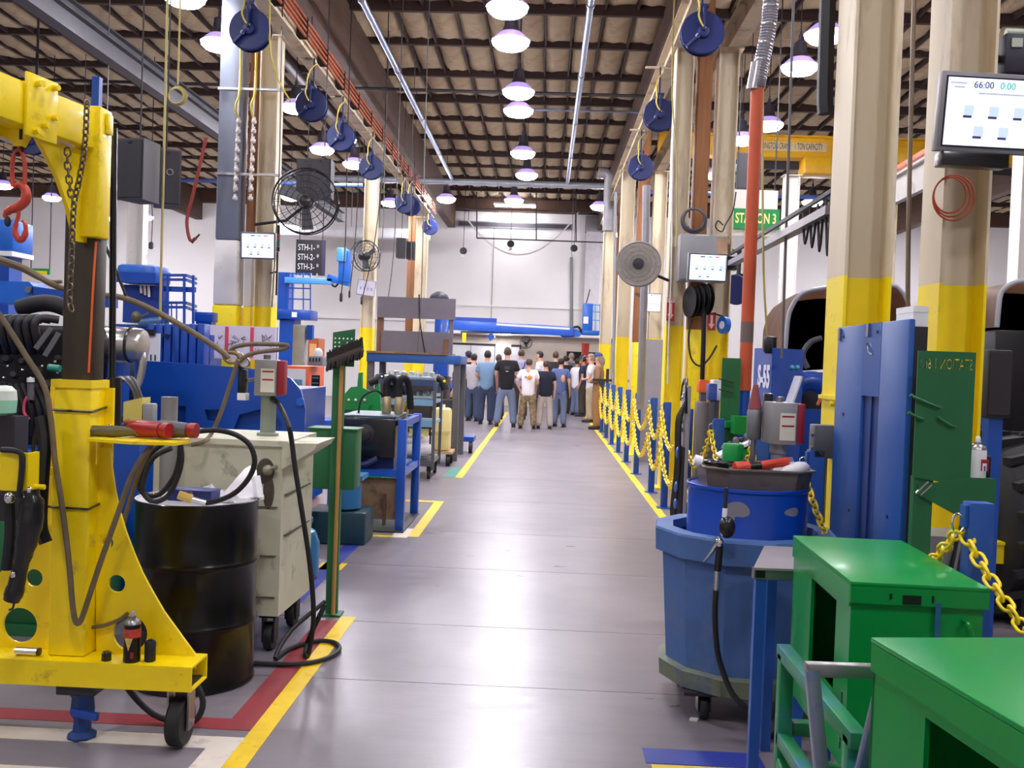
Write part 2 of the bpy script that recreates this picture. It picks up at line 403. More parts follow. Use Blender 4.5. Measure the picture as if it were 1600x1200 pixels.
# ================================================================ COLUMNS
def hcol(x0, x1, y0, dy, label, yel=2.1, top=5.72, ym=YEL2, up=CREAM, low=0., mid=None, group='steel columns'):
    c = T('steel_column', label, 'column', ((x0 + x1) / 2, y0 + dy / 2, 0), group=group)
    def seg(z0, z1):
        t = .016; ym_ = y0 + dy / 2
        return M().bx(x0, x0 + t, y0, y0 + dy, z0, z1).bx(x1 - t, x1, y0, y0 + dy, z0, z1).bx(x0 + t, x1 - t, ym_ - .008, ym_ + .008, z0, z1)
    seg(yel, top).b('upper_shaft', up, c); seg(.02, yel).b('painted_base', ym, c, label='bright yellow lower length')
    M().bx(x0 - .06, x1 + .06, y0 - .04, y0 + dy + .04, 0, .02).b('base_plate', ym, c)
    M().bx(x0 - .05, x1 + .05, y0 - .02, y0 + dy + .02, top, top + .02).b('cap_plate', up, c)
    return c
def boltrow(c, x, y, zs, ax):
    for z in zs: M().cyl((x, y, z), (x + ax[0], y + ax[1], z), .014, n=8).b('bolt', YEL2, c)
cA = hcol(1.51, 1.75, 4.95, .30, 'tall cream and yellow steel column nearest on the right, behind the big blue panel', 2.10)
boltrow(cA, 1.51, 5.0, (1.44, 1.2), (-.03, 0)); boltrow(cA, 1.53, 4.95, (1.46, 1.18, .9), (0, -.03))
M().bar((1.5, 4.94, 1.47), (1.5, 5.25, 1.47), .02, .02).b('cleat', YEL2, cA)
cB = hcol(2.17, 2.43, 5.4, .30, 'tall cream and yellow steel column behind the large wall monitor', 2.12)
cC = hcol(1.57, 1.80, 12.55, .28, 'cream and yellow steel column left of the grey electrical cabinet', 2.14)
cD = hcol(2.12, 2.38, 12.55, .28, 'cream and yellow steel column at the right of the grey electrical cabinet', 2.12)
cE = hcol(1.52, 1.80, 20.5, .28, 'cream and yellow steel column beside the round grey fan, second bay away on the right', 2.2)
cF = hcol(2.2, 2.48, 20.5, .28, 'cream steel column half hidden behind the one beside the round grey fan', 2.2)
cG = hcol(1.62, 1.95, 28.4, .28, 'farthest cream and yellow column on the right, near the brown jacketed man', 2.2)
cH = hcol(-3.84, -3.60, 12.5, .28, 'tan and yellow column left of the aisle, carrying the large black fan', 2.2)
for c_ in (cH,): pass
cI = hcol(-3.95, -3.68, 20.4, .28, 'pale column with a yellow foot behind the second black fan', 2.2)
cJ = hcol(-3.9, -3.55, 28.2, .28, 'far white and tan column where the left crane rail ends', 2.2)
cK = hcol(-9.1, -8.75, 20.5, .28, 'pale column at the far left behind the red hook', 2.1, up=WHITEP)
cL = hcol(7.0, 7.3, 20.5, .28, 'cream column standing far right between the two near columns', 2.1)
cM = hcol(6.0, 6.3, 12.5, .28, 'white column at the right edge behind the black wheels', 2.1, up=WHITEP)
cN = hcol(4.95, 5.25, 20.5, .28, 'white column left of the nearest right column, in the far bay', 2.1, up=WHITEP)
# boxed grey and white duct column left of the tan one
gc = T('duct_column', 'square grey duct column with a white and yellow foot, left of the monitor', 'column', (-4.16, 12.6, 0))
M().bx(-4.36, -4.05, 12.45, 12.75, 3.05, 7.6, .03).b('upper_duct', mat('blue grey duct', (128, 134, 148), .4, .3, var=.1, scale=3), gc)
M().bx(-4.365, -4.045, 12.445, 12.755, 2.2, 3.05, .03).b('white_band', WHITEP, gc)
M().bx(-4.37, -4.04, 12.44, 12.76, 0, 2.2, .03).b('painted_base', YEL2, gc)
for z in (3.9, 5.0): M().bx(-4.36, -3.5, 12.40, 12.44, z - .015, z + .015).b('strap', STEEL, gc)
# timber posts under the girders, between the steel columns
def post(x, y, label, yel=2.1, w_=.22, m=WOOD, white=0.):
    p = T('timber_post', label, 'column', (x, y, 0), group='timber posts')
    M().bx(x - w_ / 2, x + w_ / 2, y - .14, y + .14, yel, 6.64, .008).b('upper_timber', m, p); M().bx(x - w_ / 2, x + w_ / 2, y - .14, y + .14, 0, yel - white, .008).b('painted_base', YEL2, p)
    if white: M().bx(x - w_ / 2, x + w_ / 2, y - .14, y + .14, yel - white, yel, .008).b('white_band', WHITEP, p)
    M().bx(x - w_ / 2 - .012, x + w_ / 2 + .012, y - .1, y + .1, 6.4, 6.64).b('bracket', DARK, p)
    return p
post(1.96, 12.75, 'brown timber post between the two steel columns behind the grey cabinet', w_=.18)
post(2.0, 20.8, 'brown timber post in the second bay on the right')
post(2.14, 28.7, 'brown timber post in the farthest bay on the right')
post(-3.955, 12.75, 'brown timber post between the duct column and the tan column', yel=3.0, w_=.1, white=.8)
for z in (1.2,): pass
post(-4.1, 28.9, 'dark timber post rising to the girder above the left rail end')

# ================================================================ CRANE RAILS, PIPES
def rail(x, y0, y1, z, label, m=CREAM, w_=.2, h=.34, bars=0, hang_=False):
    r = T('crane_rail', label, 'beam', (x, (y0 + y1) / 2, z), group='overhead crane rails')
    M().bx(x - w_ / 2, x + w_ / 2, y0, y1, z, z + .018).bx(x - w_ / 2, x + w_ / 2, y0, y1, z + h - .018, z + h).bx(x - .008, x + .008, y0, y1, z + .018, z + h - .018).b('i_beam', m, r)
    if bars:
        for k in range(4): M().bx(x + bars * (.13), x + bars * (.155), y0, y1 - .1 * k, z + .10 + .075 * k, z + .135 + .075 * k).b('conductor_bar', COPPER, r)
        n = int((y1 - y0) / 1.2)
        for i in range(n): M().bx(x + bars * .01, x + bars * .17, y0 + .5 + i * 1.2, y0 + .52 + i * 1.2, z + .08, z + .37).b('bar_hanger', DARK, r)
    return r
rail(-3.5, -2, 28.4, 5.74, 'long cream crane rail with four copper bars above the left side of the aisle', bars=1)
rail(1.62, -2, 28.6, 5.74, 'long cream crane rail carrying blue hose reels above the right side of the aisle')
rail(2.32, -2, 28.6, 5.74, 'second cream crane rail right behind the first on the right')
rail(-6.5, 3.5, 30, 5.75, 'grey steel crane rail at upper left behind the yellow crane', m=mat('grey rail', (82, 80, 86), .5, .3, var=.1), h=.3)
rail(-6.9, 3.5, 30, 6.25, 'higher grey rail running beside the lower one at upper left', m=mat('grey rail', (122, 122, 128), .45), h=.22)
def aisle_rail():
    r = T('rail_drive', 'blue and grey motor housing at the near end of the grey upper left rail', 'motor', (-6.5, 11.9, 6.2))
    M().bx(-6.75, -6.3, 11.6, 12.1, 6.07, 6.5, .03).b('housing', mat('pale teal', (112, 150, 160), .5), r); M().cyl((-6.95, 11.6, 6.3), (-6.75, 11.6, 6.3), .15, n=14).b('motor', REELB, r)
aisle_rail()
PIPE = mat('galvanised pipe', (136, 148, 178), .35, .7, var=.15, scale=5)
def pipe(pts, r, label, m=PIPE, name='overhead_pipe', cat='pipe', group='overhead pipes', joints=0):
    p = T(name, label, cat, pts[0], group=group); M().tube(pts, r, 10, smooth=1).b('pipe_run', m, p)
    if 'dark speakers' in label:
        for q in (pts[0], pts[-1]):
            if q[2] > 5: M().cyl((q[0], max(q[1], -2.5), q[2]), (q[0], max(q[1], -2.5), ZC + .1), .012, n=6).b('drop_rod', DARK, p)
    if joints:
        a, b = Vector(pts[0]), Vector(pts[-1])
        for i in range(1, joints): q = a.lerp(b, i / joints); d = (b - a).normalized(); M().cyl(q - d * .04, q + d * .04, r * 1.25, n=10).b('coupling', STEEL, p)
    return p
pipe([(-2.72, -3, 6.55), (-2.72, 26.5, 6.55)], .05, 'bluish pipe running lengthwise above the left of the aisle', joints=9)
pipe([(.46, -3, 6.55), (.46, 26.5, 6.55)], .05, 'bluish pipe running lengthwise above the right of the aisle', joints=9)
pipe([(-6.5, 26.6, 6.5), (1.95, 26.6, 6.5)], .085, 'thick pale pipe crossing the aisle where the two lengthwise pipes end', m=mat('pale pipe', (170, 176, 186), .4, .4))
pipe([(-1.0, 20.5, 6.95), (1.9, 20.5, 6.95)], .025, 'thin pipe crossing high over the aisle at the sixth lamp')
pipe([(-12, 18, 6.6), (1.9, 18, 6.6)], .03, 'thin dark pipe crossing under the purlins at mid ceiling', m=DARK)
pipe([(-4.9, -2, 6.9), (-4.9, 24, 6.9)], .09, 'dark round duct running lengthwise over the left crane rail', m=mat('dark duct', (86, 80, 86), .5, .4))
pipe([(2.75, 16, 5.1), (5.2, 24, 6.2)], .05, 'sloping blue grey pipe below the yellow bridge crane')
pipe([(2.2, 22, 5.55), (8, 22, 5.55)], .045, 'blue horizontal pipe above the green hanging sign', m=mat('blue pipe', (80, 110, 190), .4))
pipe([(-8.9, 22, 5.5), (-4.3, 22, 5.5)], .04, 'blue horizontal pipe behind the two dark speakers', m=mat('blue pipe', (80, 110, 190), .4))
# small cross bracing and wires between purlins
pipe([(1.5, 24.6, 5.0), (1.5, 24.6, 6.35), (1.4, 24.6, 6.45), (1.2, 24.6, 6.47)], .14, 'grey elbow duct dropping beside the right rail near the crossing pipe', m=mat('elbow duct', (150, 146, 150), .5, .4))

# ================================================================ LAMPS
LENS = bpy.data.materials.new('lit lamp lens'); LENS.use_nodes = True
_b = LENS.node_tree.nodes['Principled BSDF']; _b.inputs['Base Color'].default_value = (.9, .9, 1, 1)
_b.inputs['Emission Color'].default_value = (.95, .93, 1, 1); _b.inputs['Emission Strength'].default_value = LAMP_W
HOUS = mat('lamp housing', (70, 66, 76), .45, .5)
SHADEV = mat('violet lamp skirt', (176, 150, 235), .3, emit=.9)
def lamp(x, y, z, label, first=[None]):
    if first[0] is None:
        t = T('high_bay_lamp', label, 'lamp', (x, y, z), group='high bay ceiling lamps')
        M().lathe([(.05, .36), (.085, .34), (.10, .2), (.13, .12), (.16, .10)], capb=False).b('ballast_housing', HOUS, t, local=True)
        M().lathe([(.15, .11), (.22, .05), (.275, -.005), (.265, -.01), (.21, .04), (.14, .10)], capa=False, capb=False).b('reflector', SHADEV, t, local=True)
        M().lathe([(.262, -.004), (.255, -.05), (.2, -.10), (.1, -.125), (.03, -.13)], n=24).b('lens', LENS, t, local=True)
        M().cyl((0, 0, .36), (0, 0, .46), .03, n=8).ring((0, 0, .48), .035, .008, (1, 0, 0), 10, 5).cyl((0, 0, .5), (0, 0, 1.72), .008, n=6).b('hanger', HOUS, t, local=True)
        first[0] = t; return t
    return dup(first[0], (x, y, z), label=label)
names = ['nearest', 'second', 'third', 'fourth', 'fifth', 'sixth', 'seventh']
for k, (px, py, Y) in enumerate([(793, 8, 12.3), (798, 65, 13.6), (810, 145, 16.1), (810, 173, 17.3), (817, 238, 20.8), (823, 274, 23.2), (803, 312, 26.9)]):
    p = at(px, py, Y); lamp(p.x, p.y, 6.1, f'{names[k]} lit round lamp in the row over the middle of the aisle')
for px, py, Y, lab in [(697, 318, 27, 'lit lamp by the end of the copper bars at the far left of the aisle'), (937, 322, 27.5, 'lit lamp beside the far right rail end, over the aisle'),
        (288, 4, 12.2, 'lit lamp at the top edge left of the first blue reel'), (343, 66, 14, 'lit lamp half hidden by the duct column at upper left'),
        (462, 176, 17.5, 'small lit lamp behind the second blue reel on the left'), (503, 244, 21, 'lit lamp right above the two dark hung boxes on the left'),
        (536, 238, 20, 'lit lamp just under the third blue reel on the left'), (553, 270, 22.5, 'lit lamp left of the fourth blue reel'),
        (454, 314, 27.5, 'lit lamp seen through the cage of the large black fan'), (610, 312, 28, 'lit lamp left of the fifth blue reel on the left'),
        (220, 327, 28.5, 'lit lamp under the pair of dark speakers'), (80, 333, 29, 'lit lamp at far left beside the yellow crane mast'), (4, 303, 27, 'lit lamp at the left edge behind the red hook'),
        (1250, 90, 14.4, 'lit lamp on the right beside the silver flexible duct'), (1202, 165, 17.8, 'lit lamp right of the orange pipe above the bridge crane'),
        (1160, 198, 19, 'lit lamp left of the orange pipe above the bridge crane'), (1290, 30, 13, 'lit lamp cut by the nearest right column at the top'), (1120, 258, 22.5, 'small lit lamp behind the right hand timber post')]:
    p = at(px, py, Y); lamp(p.x, p.y, 6.1, lab)
for x, y in [(-.3, 8.5), (-.3, 4.3), (-.3, 0.2), (-5.6, 8), (-5.6, 3.4), (-5.6, -.5), (-11, 11), (-11, 4), (-13, 18), (-19, 21), (-14, 33), (3.9, 8.8), (4.2, 3.6), (3.6, -.5), (9, 8), (9, 16), (7, 26), (12, 29), (15, 26), (-15.7, 33.5), (-9.6, 33.5), (-4.3, 33.5), (2.55, 33.5), (4.75, 33.5), (10.8, 33.5), (14.3, 33.5)]:  # last seven are added lamps, set behind columns to brighten the back wall
    lamp(x, y, 6.15, 'round high bay ceiling lamp of the farther set over the work bays, partly added for light')

STRIP = mat('fluorescent strip', (250, 248, 255), .4, emit=60)
def strip(label, p, L):
    t = T('strip_light', label, 'lamp', p, group='strip lights at the far wall'); M().cyl((-L / 2, 0, 0), (L / 2, 0, 0), .04, n=10).b('tube', STRIP, t, local=True); M().bx(-L / 2 - .05, L / 2 + .05, -.06, .06, .05, .12).b('housing', WHITE, t, local=True)
    for x in (-L / 2 + .1, L / 2 - .1): M().cyl((x, 0, .12), (x, 0, (ZC - p[2] - .02) if p[2] > 3 else .13), .01, n=6).b('hanger', DARK, t, local=True)
q = at(805, 322, 35.8); strip('upper lit strip light close to the far wall below the lamps', q, 1.5)
q = at(800, 344, 36.2); strip('lower lit strip light close to the far wall below the lamps', q, 1.3)
q = at(784, 521, 33.99); strip('lit strip light under the office ledge beside the blue boom', q, .6)
# ================================================================ LEFT FOREGROUND: yellow floor crane
cr = T('floor_crane', 'yellow wheeled floor crane with a black telescopic mast and overhanging arm', 'crane', (-1.9, 3.9, 0))
# base beam: rectangular tube open at its right end
def rect_tube(x0, x1, y0, y1, z0, z1, t=.008):
    m = M(); m.bx(x0, x1, y0, y0 + t, z0, z1).bx(x0, x1, y1 - t, y1, z0, z1).bx(x0, x1, y0 + t, y1 - t, z0, z0 + t).bx(x0, x1, y0 + t, y1 - t, z1 - t, z1); return m
rect_tube(-3.0, -1.345, 3.72, 3.90, .245, .345).b('base_beam', YEL, cr)
M().bx(-3.0, -1.36, 3.728, 3.892, .25, .258).b('beam_inside', mat('rusty inside', (86, 66, 40), .8), cr)
def G(px, py, Y=3.86): p = at(px, py, Y); return (p.x, p.z)
def ghole(px, py, rp, Y=3.86, n=22): x, z = G(px, py, Y); return circ(x, z, rp * Y / 1500, n)
right = [G(*q) for q in [(150, 1046), (305, 1046), (304, 1022), (282, 992), (256, 956), (238, 925), (222, 895), (208, 862), (196, 830), (187, 800), (180, 768), (175, 735), (171, 700), (150, 700)]]
M().plate(right, [ghole(168, 848, 9.5), ghole(182, 912, 14), ghole(203, 990, 28, n=28)], (0, 3.86, 0), (1, 0, 0), (0, 0, 1), (0, .014, 0)).b('gusset_plate', YEL, cr, label='right gusset plate with a curved edge and three holes')
left = [G(*q) for q in [(100, 1046), (-170, 1046), (-165, 1020), (-120, 975), (-60, 930), (-10, 905), (14, 880), (34, 852), (50, 818), (62, 780), (72, 735), (78, 700), (100, 700)]]
M().plate(left, [ghole(53, 903, 14), ghole(31, 977, 28, n=28)], (0, 3.86, 0), (1, 0, 0), (0, 0, 1), (0, .014, 0)).b('gusset_plate', YEL, cr, label='left gusset plate with two round holes')
# outer post
xa, xb = at(79, 800, 3.78).x, at(138, 800, 3.78).x
zt = at(110, 598, 3.78).z
M().bx(xa, xb, 3.78, 3.92, .345, zt, .012).b('outer_post', YEL, cr)
M().bx(xa - .008, xb + .004, 3.772, 3.93, zt - .02, zt + .012).b('post_collar', YEL, cr)
M().bx(xb - .004, xb + .035, 3.90, 3.915, .345, zt - .02).b('post_flange', YEL, cr)
M().bx(xa - .05, xa - .038, 3.85, 3.9, zt - .22, zt - .02).b('side_lug', YEL, cr)
for z in (zt - .11, zt - .50):
    M().tube([(xa - .006, 3.774, z), (xb + .004, 3.774, z - .004), (xb + .008, 3.925, z + .012)], .005, 6, smooth=1).b('tie_band', BLACK, cr)
for px in (102, 123):
    p = at(px, 603, 3.775); M().cyl((p.x, 3.775, p.z), (p.x, 3.783, p.z), .008, n=10).b('bolt_hole', mat('olive shadow paint', (120, 104, 20), .6), cr)
# inner mast (bare dark steel), with its orange paint mark
xm0, xm1 = at(97, 480, 3.81).x, at(164, 480, 3.84).x; zm = at(130, 372, 3.81).z
M().bx(xm0 + .005, min(xm1 - .02, xb - .004), 3.80, 3.90, zt - .3, zm + .3, .012).b('inner_mast', MAST, cr)
p0, p1 = at(150, 378, 3.80), at(139, 582, 3.80)
M().tube([(p0.x, 3.799, p0.z), (p0.x - .006, 3.799, (p0.z + p1.z) / 2 + .1), (p1.x, 3.799, p1.z)], .0045, 6, smooth=3).b('paint_mark', ORANGE2, cr, label='orange marker line down the mast')
# upper sleeve
zs = at(140, 163, 3.75).z
xs0, xs1 = at(120, 300, 3.76).x, at(154, 300, 3.76).x
M().bx(xs0, xs1, 3.76, 3.87, zm, zs, .010).b('upper_sleeve', YEL, cr)
M().bx(xs0 - .035, xs0 + .02, 3.80, 3.815, zm, zs - .02).b('sleeve_flange', YEL, cr)
M().bx(xs1, xs1 + .012, 3.80, 3.85, zs - .10, zs - .02, .004).b('sleeve_lug', YEL, cr)
M().bx(xs0 + .02, xs0 + .05, 3.82, 3.85, zs, zs + .13).b('top_stub', BLUE, cr)
# arm reaching over towards the viewer and to the left, with curved web plate
aL, aR = at(-60, 118, 3.30), at(133, 163, 3.78)
za = at(133, 163, 3.78).z
arm0 = Vector((xs0 + .02, 3.80, zs - .095)); arm1 = Vector((at(-90, 76, 3.09).x, 3.09, arm0.z))
M().bar(arm0, arm1, .11, .155, .008).b('arm', YEL, cr)
dv = (arm1 - arm0).normalized()
web = []
for t_, dz in [(0, 0), (.30, 0), (.24, -.06), (.17, -.14), (.11, -.24), (.075, -.33), (.065, -.36), (0, -.36)]:
    q = arm0 + dv * t_; web.append((q.x - .01, q.y, q.z - .085 + dz))
M().prism(web, (.016, 0, 0)).b('web_plate', YEL, cr)
# sliding hook carriage: bolted cheek plate, lower shackle plate, bolts
AL_ = (arm1 - arm0).length
c0 = arm0 + dv * (AL_ * .36)
sdv = Vector((-dv.y, dv.x, 0)).normalized() * (1 if -dv.y > 0 else -1)
for s_ in (1, -1): M().bar(c0 + sdv * .062 * s_, c0 + sdv * .062 * s_ + dv * (AL_ * .22), .012, .225, .002).b('carriage_plate', YEL, cr)
for z_ in (.09, -.09): M().bar(c0 + dv * (AL_ * .11) - sdv * .07 + Vector((0, 0, z_)), c0 + dv * (AL_ * .11) + sdv * .07 + Vector((0, 0, z_)), .02, .02).b('cross_pin', YEL, cr)
for a_, z_ in ((.03, .09), (.14, .08), (.03, -.02), (.15, -.09), (.09, -.06)):
    q = c0 + dv * (a_ * AL_ * 1.1) + sdv * .06; q2 = q + sdv * .03; M().cyl((q.x, q.y, q.z + z_), (q2.x, q2.y, q2.z + z_), .011, n=8).b('bolt', YEL, cr)
hk = c0 + dv * (AL_ * .13)
def hp(px, py): return at(px, py, hk.y)
M().prism([hp(12, 190), hp(48, 190), (hp(46, 205)), hp(34, 228), hp(20, 228), hp(8, 205)], (0, .03, 0)).b('shackle_plate', YEL, cr)
q = hp(33, 205); M().bx(q.x - .005, q.x + .005, hk.y - .004, hk.y + .034, q.z - .03, q.z + .01).b('slot', DARK, cr)
# caster under the right end, jack under the post
cx, cy = -1.415, 3.80
M().bx(cx - .05, cx + .05, cy - .05, cy + .05, .235, .245).b('caster_plate', STEEL, cr)
w_ = M().bx(cx - .045, cx - .037, cy - .03, cy + .04, .07, .235).bx(cx + .037, cx + .045, cy - .03, cy + .04, .07, .235).b('caster_fork', STEEL, cr)
M().lathe([(.04, -.03), (.092, -.03), (.1, -.02), (.1, .02), (.092, .03), (.04, .03)], (cx, cy, .1), (1, 0, 0), 24).b('caster_wheel', RUB, cr)
M().cyl((cx - .055, cy, .1), (cx + .055, cy, .1), .012, n=10).b('axle_bolt', CHROME, cr)
jx, jy = -1.83, 3.83
M().bx(jx - .085, jx + .075, jy - .06, jy + .06, .19, .245, .006).b('jack_mount', BLACK, cr)
M().lathe([(.055, 0), (.06, .012), (.038, .03), (.034, .08), (.05, .11), (.044, .17), (.055, .19)], (jx, jy, 0), (0, 0, 1), 8).b('levelling_jack', mat('jack blue', (30, 66, 130), .5, var=.2), cr)
M().bar((jx - .02, jy - .04, .12), (jx + .09, jy - .06, .11), .02, .03).b('jack_handle', BLUE, cr)
# tool tray on the right of the post
tz = at(230, 690, 3.8).z
tr = [(at(143, 684, 3.76).x, 3.72), (at(215, 690, 3.72).x, 3.66), (at(280, 690, 3.72).x, 3.68), (at(300, 684, 3.82).x, 3.8), (at(296, 680, 3.95).x, 3.95), (xb, 3.97)]
M().prism([(x, y, tz) for x, y in tr], (0, 0, .012)).b('tool_tray', YEL, cr, label='yellow tray plate sticking out to the right')
M().bx(tr[0][0], xb + .02, 3.80, 3.82, tz - .10, tz).b('tray_bracket', YEL, cr)
q = at(284, 674, 3.9); M().tube([(q.x, 3.9, tz + .012), (q.x, 3.9, tz + .05), (q.x - .02, 3.9, tz + .055)], .006, 6, smooth=1).b('tray_hook', YEL, cr)
# black hydraulic ram and hose behind the mast
M().cyl((at(178, 685, 3.98).x, 3.98, at(178, 685, 3.98).z), (at(178, 590, 3.98).x, 3.98, at(178, 590, 3.98).z), .03, n=14).cyl((at(175, 592, 3.98).x, 3.98, at(175, 592, 3.98).z), (at(178, 200, 3.98).x, 3.98, at(178, 200, 3.98).z), .014, n=10).b('hydraulic_ram', BLACK, cr, label='black ram and hose line standing behind the mast')
# yellow tool rack plate at the far left with black strap
qa, qb = at(-40, 705, 3.55), at(43, 768, 3.55)
M().bx(qa.x, qb.x - .01, 3.55, 3.57, qb.z, qa.z).bx(qb.x - .012, qb.x, 3.55, 3.63, qb.z, qa.z).b('rack_plate', YEL, cr)
M().cyl((qb.x, 3.6, qb.z + .012), (qb.x + .04, 3.6, qb.z + .012), .01, n=8).b('rack_peg', YEL, cr)
M().bar((qb.x - .06, 3.62, qb.z + .05), (xa + .01, 3.86, qb.z + .05), .03, .03).b('rack_arm', YEL, cr)
M().tube([(qb.x - .10, 3.545, qa.z + .01), (qb.x - .04, 3.54, qa.z + .008), (qb.x - .018, 3.54, qa.z - .02), (qb.x - .024, 3.535, qb.z - .02)], .011, 8).b('rack_strap', RUB, cr)
# ---- hook hanging from the arm
h = T('lifting_hook', 'red swivel lifting hook hanging from the yellow crane arm', 'hook', tuple(hp(28, 232)))
def hq(px, py): return at(px, py, hk.y + .015)
M().tube([hq(20, 292), hq(19, 262), hq(22, 243), hq(29, 234), hq(36, 243), hq(39, 262), hq(38, 296)], .008, 8).b('master_link', HOOKR, h)
M().tube([hq(29, 226), hq(22, 232), hq(28, 242), hq(36, 234)], .007, 6, True).b('shackle', DARK, h)
M().tube([hq(21, 292), hq(30, 288), hq(40, 297), hq(40, 312), hq(30, 322), hq(16, 328), hq(8, 336), hq(13, 342)], [.009, .013, .016, .018, .018, .017, .014, .009, .006], 10).b('hook_body', HOOKR, h)
M().tube([hq(29, 318), hq(29, 336), hq(25, 350), hq(24, 364), hq(31, 375), hq(39, 368), hq(40, 352), hq(35, 345)], [.007, .007, .009, .011, .012, .011, .008, .005], 9).b('lower_hook', HOOKR, h)
M().ball(hq(12, 346), (.012, .012, .02), 8).b('latch_nut', DARK, h)
# ---- steel chain hanging down the mast
LINK = None
def link_mesh(name, L, W, r, m, n=12, k=6):
    pts = []
    R = W / 2
    for i in range(n // 2 + 1): a = -PI / 2 + PI * i / (n // 2); pts.append((R * math.cos(a) + 0 if 0 else R * math.sin(a + PI / 2 - PI / 2) if 0 else R * math.cos(a), 0, 0))
    pts = [(R * math.cos(PI * i / (n // 2)), 0, L / 2 - R + R * math.sin(PI * i / (n // 2))) for i in range(n // 2 + 1)] + [(R * math.cos(PI + PI * i / (n // 2)), 0, -(L / 2 - R) + R * math.sin(PI + PI * i / (n // 2))) for i in range(n // 2 + 1)]
    mb = M().tube(pts, r, k, True, 1); me = bpy.data.meshes.new(name); bmesh.ops.recalc_face_normals(mb.bm, faces=list(mb.bm.faces)); mb.bm.to_mesh(me); mb.bm.free()
    me.polygons.foreach_set('use_smooth', [True] * len(me.polygons)); me.materials.append(m); return me
def chain(label, pts, L, W, r, m, me, cat='chain', name='chain', group=None, joined=False, close=None):
    """links strung along a polyline"""
    P = [Vector(p) for p in pts]; Q = [P[0]]
    pitch = L - 2 * r * 1.05
    dist = [0]
    for a, b in zip(P, P[1:]): dist.append(dist[-1] + (b - a).length)
    def pos(s):
        for i in range(len(P) - 1):
            if s <= dist[i + 1] or i == len(P) - 2: return P[i].lerp(P[i + 1], (s - dist[i]) / max(1e-6, dist[i + 1] - dist[i]))
    t = T(name, label, cat, P[0], group=group); n = max(2, round(dist[-1] / pitch)); acc = M()
    for i in range(n):
        a, b = pos(i * dist[-1] / n), pos((i + 1) * dist[-1] / n); d = (b - a).normalized(); x, y = frame(d)
        R = Matrix((x, y, d)).transposed() @ Matrix.Rotation(PI / 2 * (i % 2) + .35, 3, 'Z')
        mt = Matrix.Translation((a + b) / 2 - P[0]) @ R.to_4x4()
        if joined:
            c = me.copy(); c.transform(mt); acc.bm.from_mesh(c); bpy.data.meshes.remove(c)
        else:
            o = bpy.data.objects.new('link', me); COL.objects.link(o); o.parent = t; o.matrix_local = mt
    if joined: acc.b('links', m, t, local=True)
    else: acc.bm.free()
    return t
SL = link_mesh('link', .034, .021, .0038, mat('chain steel', (120, 108, 92), .4, .8, var=.2, scale=20))
CHS = MATS['chain steel']
def cpt(px, py, Y=3.64): return at(px, py, Y)
chain('steel chain hanging in two strands from the crane arm down the black mast', [cpt(136, 158), cpt(134, 210), cpt(130, 250), cpt(122, 290), cpt(116, 312), cpt(114, 345), cpt(112, 400), cpt(110, 440), cpt(108, 470), cpt(112, 486)], .034, .021, .0038, CHS, SL)
chain('short steel chain strand looping from the main chain to the crane web plate', [cpt(115, 318), cpt(110, 300), cpt(107, 270), cpt(105, 250), cpt(106, 232)], .034, .021, .0038, CHS, SL)
# ---- hoses
def hose(label, pts, r, m, name='hose', cat='hose', n=8, fit=None, group=None, smooth=4):
    t = T(name, label, cat, pts[0], group=group); M().tube(pts, r, n, smooth=smooth).b('hose_run', m, t)
    if fit:
        for (a, b_, rr, mm) in fit: M().cyl(a, b_, rr, n=10).b('fitting', mm, t)
    return t
H = lambda Y, *L: [at(x, y, Y) for x, y in L]
hose('long brown hose drooping in a narrow loop over the front of the yellow post', H(3.70, (-30, 455), (5, 500), (40, 555), (70, 605), (80, 660), (86, 720), (97, 790), (108, 880), (113, 940), (118, 970), (126, 970), (140, 930), (160, 870), (185, 800), (205, 745), (222, 715), (234, 700)), .0115, HOSEB)
hose('upper brown hose coming in at the left edge and running to the cabinet post', H(4.3, (-20, 398), (40, 420), (90, 448)) + H(4.6, (150, 460), (195, 466), (250, 490), (310, 525), (345, 548), (357, 560)), .014, HOSEB)
hose('second brown hose sagging just under the upper one at the left edge', H(4.3, (-20, 405), (30, 420), (60, 435), (80, 440), (97, 440)), .008, HOSEB)
hose('thin dark red cable hanging across the mast at mid height', H(4.1, (70, 190), (85, 220), (98, 255), (110, 300)), .008, mat('maroon cable', (90, 40, 44), .6))
hose('black cable running down diagonally from the mast to the brown hose', H(4.2, (165, 385), (180, 420), (190, 445), (197, 462)), .007, RUB)
# black hanging tool and bundle left of the post
bt = T('air_tool', 'black hanging air tool with a lumpy grip below the yellow rack plate', 'tool', tuple(at(40, 765, 3.52)))
M().lathe([(.02, 0), (.034, -.02), (.045, -.06), (.042, -.16), (.036, -.26), (.03, -.34), (.026, -.37)], at(46, 765, 3.52), (-.09, 0, 1), 14).xf(Matrix()).b('grip', BLACK, bt) if 0 else None
M().tube(H(3.52, (48, 765), (50, 790), (46, 825), (38, 860), (30, 895), (24, 920), (18, 938)), [.03, .042, .045, .04, .034, .028, .03, .034, .03], 12).b('grip', BLACK, bt)
M().tube(H(3.54, (14, 775), (16, 830), (10, 890)), .02, 8).b('side_hose', RUB, bt)
M().ball(at(15, 778, 3.5), (.02, .02, .022), 10).ball(at(46, 766, 3.5), (.012, .012, .014), 8).ball(at(20, 898, 3.48), (.010, .006, .012), 8).b('chrome_fitting', CHROME, bt)
M().tube(H(3.5, (22, 942), (20, 950), (14, 953)), .004, 6).b('tip_wire', DARK, bt)
hose('thick black hose bundle hanging down the left side of the yellow post', H(3.70, (64, 650), (70, 690), (66, 760), (64, 820), (72, 848)), .026, BLACK)
